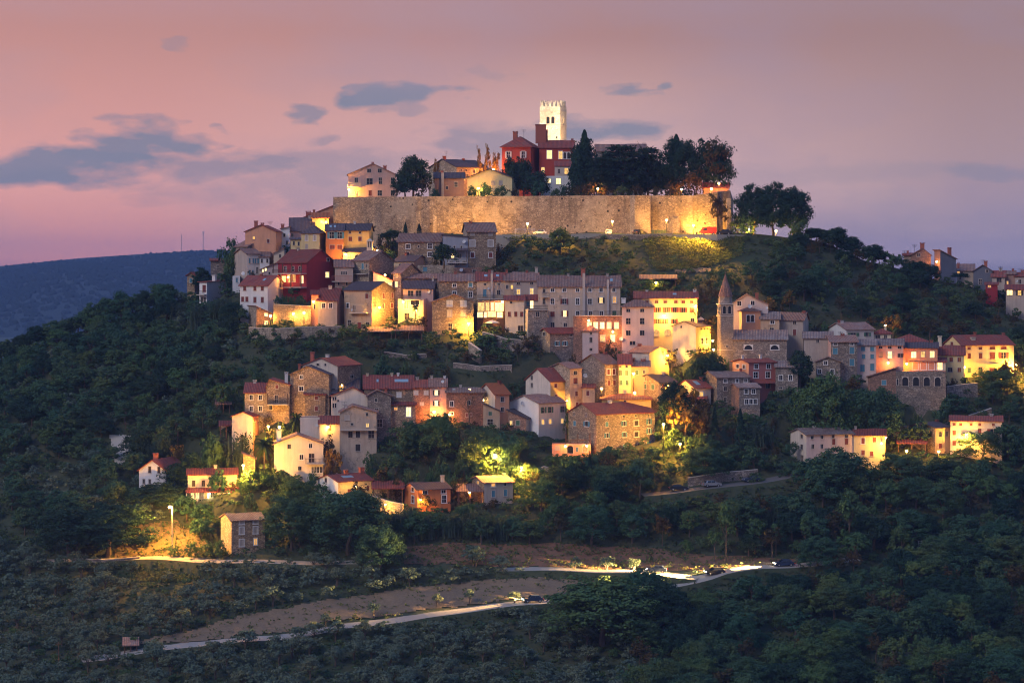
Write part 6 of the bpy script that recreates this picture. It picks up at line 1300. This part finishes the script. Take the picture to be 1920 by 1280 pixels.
    p('pale_bush', 1398, 445, 398, 40, 'yellow-lit shrub at the foot of the big chestnuts', Y=640, z=110); p('pale_bush', 1497, 462, 404, 42, 'lit olive-green tree right of the chestnuts'); p('pale_bush', 1375, 437, 412, 18, 'bush at the battered wall corner', Y=644, z=111); p('brown_bush', 1386, 440, 392, 26, 'reddish shrub behind the wall corner', Y=650, z=110)
    for px, gy, t, w, k in ((738, 450, 432, 40, 'dark_tree'), (760, 446, 418, 14, 'conifer'), (720, 452, 436, 30, 'bush'), (786, 440, 420, 14, 'cypress'), (836, 470, 446, 8, 'bush')): p(k, px, gy, t, w, 'greenery at the foot of the town wall above the roofs', 'greenery under the town wall', Y=636)
    p('dark_tree', 833, 499, 458, 38, 'dark cone-shaped tree before the blue-grey flat house', Y=608); p('palm_tree', 422, 553, 512, 24, 'palm tree beside the low white house at the left edge'); p('palm_tree', 779, 600, 570, 14, 'small palm before the glazed yellow house', Y=float(G(779, 606)))
    p('palm_tree', 496, 882, 820, 40, 'bushy palm left of the large pale gabled house'); p('palm_tree', 555, 822, 770, 26, 'dark palm beside the pale plaster block'); p('palm_tree', 1301, 604, 578, 18, 'palm at the right end of the long yellow house', Y=float(G(1301, 640)))
    for px, w, k in ((522, 14, 'bush'), (536, 16, 'bush'), (550, 16, 'bush'), (564, 16, 'bush')): p(k, px, 582, 553, w * 1.3, 'clipped hedge plant on top of the courtyard wall', 'clipped hedge above the courtyard', Y=float(G(540, 592)))
    p('lush_tree', 824, 866, 774, 76, 'large pale-green tree below the pink house in the lower centre'); p('tree', 760, 860, 790, 60, 'dark tree left of the large pale-green tree'); p('tree', 905, 880, 800, 80, 'spreading dark tree right of the large pale-green tree'); p('tree', 948, 888, 806, 60, 'dark tree above the glowing hedge, lower centre')
    p('lush_tree', 905, 897, 858, 56, 'tree glowing yellow-green around the lower centre street lamp'); p('lush_tree', 952, 893, 848, 40, 'leafy branch mass right of the lower centre lamp pole'); p('pale_bush', 985, 905, 866, 62, 'glowing yellow hedge beside the lower centre lamp'); p('pale_bush', 1010, 908, 872, 40, 'right half of the glowing yellow hedge')
    p('bare_tree', 880, 792, 735, 52, 'bare climbing tree spread over the red-brown stone house', Y=float(G(880, 798)))
    p('autumn_tree', 1285, 850, 716, 92, 'tall dark tree lit from behind, right of the grand stone house'); p('dark_tree', 1262, 800, 716, 56, 'dark crown over the lamp behind the grand stone house', Y=float(G(1262, 846))); p('sparse_tree', 1318, 848, 745, 66, 'brown leafy tree right of the tall backlit tree'); p('pale_bush', 1262, 852, 800, 54, 'yellow-lit shrub at the right foot of the grand stone house'); p('pale_bush', 1296, 862, 812, 44, 'smaller yellow-lit shrub right of the grand stone house')
    p('dark_tree', 1330, 712, 662, 62, 'dark bushy tree left of the campanile foot'); p('tree', 1304, 712, 676, 40, 'leafy shrub tree below the white blank gable'); p('pale_bush', 1262, 712, 690, 40, 'lit shrub below the dazzling pale house')
    p('lush_tree', 1545, 812, 700, 120, 'big round green tree in front of the small grey cottage'); p('tree', 1640, 820, 722, 90, 'dark broad tree below the sloping lean-to'); p('dark_tree', 1500, 720, 660, 44, 'dark tree between church and small grey cottage', Y=float(G(1500, 726))); p('tree', 1600, 812, 745, 70, 'dark tree right of the big round green tree')
    p('lush_tree', 1128, 1206, 1082, 205, 'huge bright green tree beside the lower road'); p('tree', 1208, 1160, 1064, 70, 'dark leafy tree by the road bend'); p('dark_tree', 1240, 1200, 1090, 110, 'dark tree right of the huge bright green tree')
    p('dark_tree', 200, 1042, 938, 150, 'broad dark oak beside the lane, far lower left'); p('dark_tree', 130, 1046, 950, 110, 'dark oak left of the broad one at the lane'); p('dark_tree', 360, 905, 850, 56, 'dark tree between the two lower left white houses'); p('dark_tree', 330, 912, 868, 50, 'dark tree before the white gabled house at far lower left'); p('dark_tree', 300, 950, 905, 90, 'dark tree mass under the far lower left white house')
    p('pale_bush', 327, 1048, 1020, 30, 'round yellow-green bush at the foot of the tall street lamp'); p('pale_bush', 360, 1046, 1014, 34, 'lit hedge left part by the lone stone house'); p('pale_bush', 386, 1046, 1012, 40, 'lit hedge middle part by the lone stone house'); p('pale_bush', 412, 1045, 1010, 36, 'lit hedge right part by the lone stone house')
    p('tree', 545, 1030, 930, 100, 'large dark tree right of the lone stone house'); p('tree', 650, 1040, 915, 130, 'very large dark tree below the white solar-panel house'); p('tree', 710, 1078, 985, 84, 'tall purple-dark tree at the left end of the earth bank')
    p('pale_bush', 470, 928, 878, 50, 'glowing yellow-green shrub right of the long porch house'); p('pale_bush', 500, 925, 884, 50, 'second glowing yellow-green shrub right of the long porch house'); p('pale_bush', 456, 936, 892, 34, 'small glowing shrub at the porch end'); p('lush_tree', 398, 878, 818, 56, 'round lit tree above the long porch house'); p('autumn_tree', 330, 862, 828, 44, 'golden lit tree above the far lower left white house'); p('pale_bush', 368, 872, 852, 26, 'small golden shrub by the maroon roof'); p('lush_tree', 500, 832, 818, 30, 'pale lit shrub under the lower left street lamp')
    p('lush_tree', 550, 962, 892, 70, 'golden-edged leafy tree before the large pale gabled house'); p('pale_bush', 580, 968, 908, 60, 'golden-edged shrub right of the leafy tree'); p('sparse_tree', 672, 958, 905, 50, 'brown leafy tree before the white solar-panel house'); p('sparse_tree', 800, 966, 928, 44, 'dark leafy tree before the orange house lamp'); p('autumn_tree', 622, 890, 836, 40, 'golden bush at the right of the large pale gabled house')
    for px, gy, t, w, lab in ((1416, 1040, 970, 44, 'first slim pale tree from the left on the wooded bank'), (1455, 1040, 976, 30, 'second slim pale tree on the wooded bank'), (1510, 1036, 974, 42, 'third slim pale tree on the wooded bank'), (1362, 1056, 950, 54, 'tall pale tree at the right end of the earth bank'), (1592, 1040, 930, 64, 'tall pale poplar-like tree in the right woods'), (1340, 1052, 990, 40, 'small pale tree left of the tall one on the bank')): p('young_tree', px, gy, t, w, lab)
    for px, t, w in ((1078, 1044, 30), (1138, 1042, 34), (1188, 1046, 30), (938, 1040, 48), (892, 1036, 36), (965, 1108, 32), (700, 1128, 30), (820, 1112, 26), (610, 1150, 30), (880, 1104, 24)): p('olive_tree', px, t + 28 if w < 40 else t + 36, t, w, 'small round olive tree on the strip beside the lower road', 'small olive trees at the lower road')
    p('autumn_tree', 1480, 585, 546, 36, 'golden autumn tree behind the arched loggia house'); p('autumn_tree', 1446, 586, 558, 40, 'orange-brown autumn bush behind the grey-pink gable'); p('sparse_tree', 1577, 596, 558, 34, 'lone brown tree on the dark right slope'); p('autumn_tree', 1675, 628, 586, 44, 'golden lit tree above the maroon hipped roof'); p('sparse_tree', 1745, 640, 594, 70, 'brown broad tree above the pink row'); p('sparse_tree', 1800, 640, 604, 60, 'feathery brown tree above the yellow houses'); p('sparse_tree', 1340 - 12, 626, 590, 44, 'rust-coloured vine bush left of the campanile')
    for px, t, w, lab in ((1706, 488, 34, 'left'), (1724, 490, 30, 'middle'), (1746, 496, 30, 'right'), (1800, 512, 30, 'far right')): p('dark_tree', px, 524, t, w, 'dark bushy tree hiding the foot of the right skyline houses, %s' % lab)
    p('pale_bush', 1215, 546, 522, 40, 'yellow-lit shrub above the long yellow house, left'); p('pale_bush', 1240, 546, 524, 40, 'yellow-lit shrub above the long yellow house, right'); p('lush_tree', 1050, 478, 428, 50, 'yellow-lit tree below the wall road'); p('lush_tree', 910, 660, 626, 44, 'yellow-lit tree on the lane below the dazzling lamp'); p('sparse_tree', 990, 664, 634, 44, 'brown tree on the garden wall in the middle'); p('pale_bush', 940, 668, 652, 50, 'yellow hedge on the garden wall'); p('pale_bush', 650, 636, 612, 60, 'spiky yellow plants below the sandy house')
    p('lush_tree', 1870, 740, 690, 80, 'orange-lit bush by the dazzling lamp at the right edge'); p('brown_bush', 1890, 735, 672, 60, 'orange-lit tree behind the right edge lamp'); p('tree', 1840, 868, 806, 70, 'dark tree before the dazzling lamp at lower right'); p('tree', 1890, 868, 790, 60, 'dark tree at the right end of the lower right house'); p('tree', 1570, 930, 842, 110, 'dark green tree before the long pale house, lower right'); p('tree', 1690, 915, 850, 90, 'dark tree below the lower right yellow house')
    p('cypress', 1106, 905, 848, 14, 'thin dark cypress below the grand stone house'); p('cypress', 1340, 850, 768, 26, 'dark column-like cypress right of the brown leafy tree'); p('cypress', 1388, 850, 770, 30, 'dark columnar tree below the triple window house'); p('tree', 1140, 935, 870, 66, 'leafy tree below the terrace of the grand stone house'); p('tree', 1200, 935, 862, 60, 'leafy tree before the dim street')
    for px, gy, t, w in ((700, 1010, 955, 60), (750, 1008, 955, 64), (800, 1008, 962, 60), (850, 1008, 958, 60), (900, 1006, 952, 60), (770, 985, 948, 50), (940, 1010, 966, 46), (450, 848, 806, 60), (410, 850, 815, 50), (300, 860, 812, 56), (270, 868, 826, 44), (1420, 838, 792, 66), (1400, 985, 925, 60), (1450, 985, 930, 50), (420, 600, 556, 60), (380, 620, 566, 60), (340, 600, 566, 50)):
        p('cane_clump', px, gy, t, w * .85, 'clump of tall giant cane with drooping leaves, ' + near(px, gy), 'giant cane clumps on the slope')
feature_trees()
# ---------------------------------------------------------------- scattered woods
CLEAR = [(960, 1320, 1056, 1078, 500), (1225, 1345, 1066, 1106, 500), (1335, 1490, 1045, 1076, 505), (915, 1010, 1108, 1134, 490), (690, 915, 1128, 1162, 486), (215, 430, 985, 1046, 520), (740, 1300, 1028, 1060, 503), (1200, 1460, 900, 926, 530), (205, 252, 818, 868, 545), (1215, 1390, 436, 500, 640), (930, 1220, 425, 442, 640), (300, 340, 945, 1040, 512), (256, 330, 1060, 1092, 500)]
CLEAR += [(l.x / l.y * F + 960 - 8, l.x / l.y * F + 960 + 8, HZ - (l.z - CZ) / l.y * F - 6, HZ - (l.z - CZ) / l.y * F + 12, l.y) for l in LAMPS]
FIELD_POLY = [FIELDS[k] for k in ('bank', 'field', 'lawn', 'meadow', 'court', 'clearing', 'leftlawn')]
def road_block(px, py):
    for k, (pts, w) in ROADS.items():
        for (x1, y1), (x2, y2) in zip(pts, pts[1:]):
            if x1 <= px <= x2:
                y = y1 + (y2 - y1) * (px - x1) / (x2 - x1)
                if y - 4 < py < y + 11: return True
    return False
def infoot(x, y, m=1.2):
    for inv, a, b, d in FOOT:
        v = inv @ Vector((x, y, 0))
        if a - m < v.x < b + m and -m < v.y < d + m: return True
    return False
TOWN = [(440, 470), (640, 440), (930, 452), (1240, 520), (1420, 560), (1560, 600), (1920, 630), (1920, 720), (1780, 760), (1700, 850), (1480, 870), (1240, 850), (1100, 880), (960, 960), (740, 980), (580, 930), (250, 940), (420, 800), (450, 640)]
def zone(px, py):
    """kind, height range (m), width/height, spacing"""
    if inpoly(px, py, TOWN): 
        return (random.choice(('bush', 'bush', 'pale_bush', 'pale_bush', 'brown_bush')), (1.4, 3.2), 1.35, 2.5) if random.random() < .6 else (random.choice(('tree', 'lush_tree', 'tree', 'sparse_tree')), (3, 5), 1.0, 3.2)
    if px < 1180 and py > 1056 and not (px > 1000 and py < 1180): return ('olive_tree', (2.9, 4.4), 1.25, 3.0) if random.random() < .9 else ('pale_bush', (1.2, 2.2), 1.4, 3.0)
    if py < 520 and 1180 < px < 1420: return ('pale_bush', (.7, 1.6), 1.5, 4.5)
    if px < 470 and py < 880: return random.choice([('tree', (4.0, 7.5), .95, 3.7), ('lush_tree', (4, 6.5), 1., 3.7), ('olive_tree', (3, 4.5), 1.2, 3.4), ('tree', (5, 8), .9, 4.0), ('bush', (2, 4), 1.3, 3.0), ('dark_tree', (4.5, 7), .9, 4.0)])
    if px > 1380 and py < 650: return random.choice([('tree', (3.5, 6), 1.0, 3.4), ('lush_tree', (3, 5), 1., 3.4), ('sparse_tree', (3, 5), 1., 3.4), ('dark_tree', (4, 6.5), .95, 3.6), ('bush', (2, 3.5), 1.4, 3.0)])
    if 900 < px < 1420 and py < 620: return random.choice([('tree', (3, 5), 1.0, 3.2), ('bush', (1.6, 3), 1.4, 2.8), ('lush_tree', (3, 4.5), 1.0, 3.4)])
    if px > 1000 and py > 900: return random.choice([('tree', (5, 8.5), .95, 4.2), ('tree', (6, 9), .9, 4.6), ('dark_tree', (5, 8), .95, 4.4), ('lush_tree', (5, 8), .9, 4.4), ('bush', (2.2, 4), 1.3, 3.4), ('sparse_tree', (5, 7), .9, 4.2), ('pale_bush', (2, 4), 1.3, 3.4)])
    if px < 300 and py > 880: return random.choice([('tree', (4, 6.5), 1., 4.0), ('bush', (1.8, 3.5), 1.3, 3.2), ('olive_tree', (3, 4.2), 1.2, 3.8)])
    return random.choice([('tree', (3.5, 6), 1., 3.6), ('bush', (1.6, 3.2), 1.35, 3.0)])
GROUPS = [(lambda x, y: x < 470 and y < 900, 'in the dark wood covering the left slope', 'in the left slope wood'), (lambda x, y: x > 1380 and y < 650, 'on the dark wooded slope right of the town wall', 'on the right slope'),
          (lambda x, y: x > 1000 and y > 900, 'in the shadowy wood at the lower right', 'in the lower right wood'), (lambda x, y: y > 1050, 'in the grove below the lane, lower left', 'in the lower left grove'), (lambda x, y: y < 640, 'on the terraced slope below the wall road', 'on the upper slope'), (lambda x, y: True, 'growing between the houses of the town', 'between the houses')]
DESC = {'sparse_tree': 'thin brownish tree', 'brown_bush': 'brown bush', 'pale_bush': 'yellow-green bush', 'tree': 'leafy green tree', 'bush': 'low green bush', 'dark_tree': 'dense dark tree', 'lush_tree': 'lighter leafy tree', 'olive_tree': 'grey-green olive tree'}
def scatter():
    cell = {}; got = []
    for it in range(60000):
        px = random.uniform(-60, 1985); s = float(Ssky(px)); u = random.random(); py = 1345 - u * (1345 - s - 1)
        if 615 < px < 1385 and py < 446: continue
        Y = float(G(px, py)); x = (px - 960) / F * Y
        kind, hr, wr, sp = zone(px, py)
        k = (int(x // 5), int(Y // 5)); ok = True
        for a in (-1, 0, 1):
            for b in (-1, 0, 1):
                for (qx, qy, qs) in cell.get((k[0] + a, k[1] + b), ()):
                    if (qx - x) ** 2 + (qy - Y) ** 2 < ((sp + qs) / 2) ** 2: ok = False; break
                if not ok: break
            if not ok: break
        if not ok: continue
        if any(inpoly(px, py, p) for p in FIELD_POLY) or road_block(px, py) or infoot(x, Y): continue
        if kind == 'olive_tree' and py > 1085 and px < 1150 and (py + .13 * px) % 25 > 14: continue       # planted in rows along the slope
        sc = F / Y; h = random.uniform(*hr); w = h * wr * random.uniform(.85, 1.15); top = py - h * sc; hw = w * sc / 2; rej = False
        for (x0, x1, t, b, fy) in FACES:
            if fy > Y - .5 and px + hw * .8 > x0 and px - hw * .8 < x1 and py > b - 3:
                lim = b - .16 * (b - t)
                if top < lim:
                    top = lim
        for (x0, x1, t, b, fy) in CLEAR:
            if fy > Y - 1 and px + hw > x0 and px - hw < x1 and py > t and top < b: top = max(top, b)
        hn = (py - top) / sc
        if hn < .55: continue
        if hn < h: w = min(w, hn * 1.8); h = hn
        tt = py - h * sc * .7
        if any(inpoly(px, tt, p) for p in FIELD_POLY) and random.random() < .92: continue
        if any((l.x - x) ** 2 + (l.y - Y) ** 2 < 4 for l in LAMPS): continue
        if h < 2.4 and kind in ('tree', 'dark_tree', 'lush_tree', 'sparse_tree'): kind = 'bush'
        cell.setdefault(k, []).append((x, Y, sp)); got.append((kind, px, py, h, w, x, Y))
    return got
SCAT = scatter()
for q in list(range(1520, 1716, 11)) + list(range(1745, 1930, 13)) + list(range(-60, 316, 11)):     # the wooded skylines left and right
    q += random.uniform(-4, 4); gy = float(Ssky(q)) + random.uniform(1, 6); Yq = float(G(q, gy)); hq = random.uniform(4.2, 6.2) if q < 400 else random.uniform(3.6, 5.4)
    if q > 1690: hq *= .45
    SCAT.append((random.choice(('tree', 'dark_tree', 'tree')) if hq > 2.4 else 'bush', q, gy, hq, hq * random.uniform(.9, 1.2), (q - 960) / F * Yq, Yq))
def place_scatter():
    by = {}
    for g in SCAT: by.setdefault(g[0], []).append(g)
    rest = []; hs = {k: (np.percentile([g[3] for g in L], 35), np.percentile([g[3] for g in L], 70)) for k, L in by.items()}
    for kind, L in by.items():
        L.sort(key=lambda g: -g[3] * F / g[6]); lim = {'tree': 230, 'dark_tree': 120, 'lush_tree': 70, 'olive_tree': 190, 'bush': 170}.get(kind, 150)
        for (k, px, py, h, w, x, Y) in L[:lim]:
            for f, txt, gr in GROUPS:
                if f(px, py): break
            s = F / Y; lm = min(MARKS, key=lambda m: (m[0] - px) ** 2 + (m[1] - py) ** 2); dx, dy = px - lm[0], py - lm[1]; dist = math.hypot(dx, dy)
            rel = ('right of' if dx > 0 else 'left of') if abs(dx) > abs(dy) else ('below' if dy > 0 else 'above'); far = 'just ' if dist < 60 else '' if dist < 130 else 'far '
            size = 'small ' if h < hs[k][0] else 'large ' if h > hs[k][1] else ''
            lab = '%s%s %s, %s%s the %s' % (size, DESC[k], gr, far, rel, lm[2])
            if len(lab.replace('-', ' ').split()) > 16: lab = '%s%s %s, %s the %s' % (size, DESC[k].split(' ', 1)[1], gr.replace('lower right', 'right'), rel, lm[2])
            plant(k, px, py, py - h * s, w * s, lab, '%ss, %s' % (DESC[k], gr))
        rest += L[lim:]
    # everything smaller: one mass of shrubs and small trees
    V = []
    base = {}
    for kd, nc in (('tree', 26), ('bush', 22), ('olive_tree', 20)):
        base[kd] = []
        for i in range(4): p, nr = crown_pts(nc, 16, .42, .44, .48, .40, .55); base[kd].append(leaves(p, nr, .056, .4))
    M = {'leaf_wood': [], 'leaf_olive': []}
    for (k, px, py, h, w, x, Y) in rest:
        b = base['olive_tree' if k == 'olive_tree' else 'bush' if 'bush' in k else 'tree'][random.randrange(4)]; a = random.uniform(0, 6.28); c, s_ = math.cos(a), math.sin(a); o = gp(px, py)
        q = b * np.array([w, w, h]); q = np.stack([q[:, 0] * c - q[:, 1] * s_, q[:, 0] * s_ + q[:, 1] * c, q[:, 2]], 1) + np.array([o.x, o.y, o.z]); M['leaf_olive' if k == 'olive_tree' else 'leaf_wood'].append(q)
    if M['leaf_wood']: tag(link('woodland', qmesh('woodland', np.concatenate(M['leaf_wood']), 'leaf_wood')), 'mass of small trees and shrubs filling the hillside woods', 'woodland', kind='stuff')
    if M['leaf_olive']: tag(link('olive_grove', qmesh('olive_grove', np.concatenate(M['leaf_olive']), 'leaf_olive')), 'mass of olive foliage filling the grove at the bottom', 'olive grove', kind='stuff')
    print('SCATTER', {k: len(v) for k, v in by.items()}, 'rest', len(rest))
    # undergrowth: grass and weeds over the open ground
    C_, N_ = [], []
    for it in range(17000):
        px = random.uniform(-60, 1985); s = float(Ssky(px)); py = 1340 - random.random() * (1340 - s - 2)
        if (615 < px < 1385 and py < 446) or road_block(px, py) or any(inpoly(px, py, p) for p in (FIELDS['field'], FIELDS['court'])) : continue
        if inpoly(px, py, FIELDS['bank']) and random.random() < .7: continue
        o = gp(px, py)
        if infoot(o.x, o.y, .2): continue
        n = 9; r = random.uniform(.3, .9); e = RNG.normal(0, 1, (n, 3)) * np.array([r, r, r * .35]); e[:, 2] = np.abs(e[:, 2]) + .05; C_.append(e + np.array([o.x, o.y, o.z])); N_.append(np.tile([0, -.3, 1.], (n, 1)))
    for k, rings in RR.items():                      # verges of the roads
        for i in range(len(rings) - 1):
            for q in range(5):
                t = random.random(); a = rings[i][1].lerp(rings[i + 1][1], t); b = rings[i][2].lerp(rings[i + 1][2], t); o = a.lerp(b, random.uniform(.12, 1)); n = 8; r = random.uniform(.25, .6)
                e = RNG.normal(0, 1, (n, 3)) * np.array([r, r, r * .3]); e[:, 2] = np.abs(e[:, 2]) * .6; C_.append(e + np.array(o)); N_.append(np.tile([0, -.6, .8], (n, 1)))
    tag(link('undergrowth', qmesh('undergrowth', leaves(np.concatenate(C_), np.concatenate(N_), .30, .7), 'leaf_under')), 'rough grass and weeds over the open hillside', 'undergrowth', kind='stuff')
place_scatter()
def meadow_grass():
    C_, N_ = [], []
    for key, n in (('meadow', 2600), ('lawn', 700), ('leftlawn', 400), ('clearing', 250), ('bank', 900), ('field', 700)):
        p = FIELDS[key]; xs = [q[0] for q in p]; ys = [q[1] for q in p]
        for i in range(n):
            px, py = random.uniform(min(xs), max(xs)), random.uniform(min(ys), max(ys))
            if not inpoly(px, py, p): continue
            o = gp(px, py); m = 8; r = random.uniform(.25, .7); e = RNG.normal(0, 1, (m, 3)) * np.array([r, r, r * .4]); e[:, 2] = np.abs(e[:, 2]) + .12; C_.append(e + np.array(o)); N_.append(np.tile([0, -.4, 1.], (m, 1)))
    tag(link('meadow_grass', qmesh('meadow_grass', leaves(np.concatenate(C_), np.concatenate(N_), .22, .7), 'leaf_under2')), 'tufts of grass on the open meadow and lawns', 'grass', kind='stuff')
leaf('leaf_under2', (.11, .14, .04), (.11, .14, .04), (.13, .12, .05)); meadow_grass()
# ================================================================ haze: one closed box of thin blue air round everything
def haze():
    m, nt, N, L, out = newmat('haze'); v = N('ShaderNodeVolumePrincipled'); v.inputs['Color'].default_value = (.32, .50, .95, 1); v.inputs['Density'].default_value = HAZE; v.inputs['Anisotropy'].default_value = .0
    L(v.outputs[0], out.inputs['Volume']); s = MB(); s.box((-6000, -300, -5), (6000, 8500, 222)); o = s.build('haze', 'haze'); tag(o, 'thin blue evening haze over the valley', 'haze', kind='stuff')
HAZE = .00009
haze()
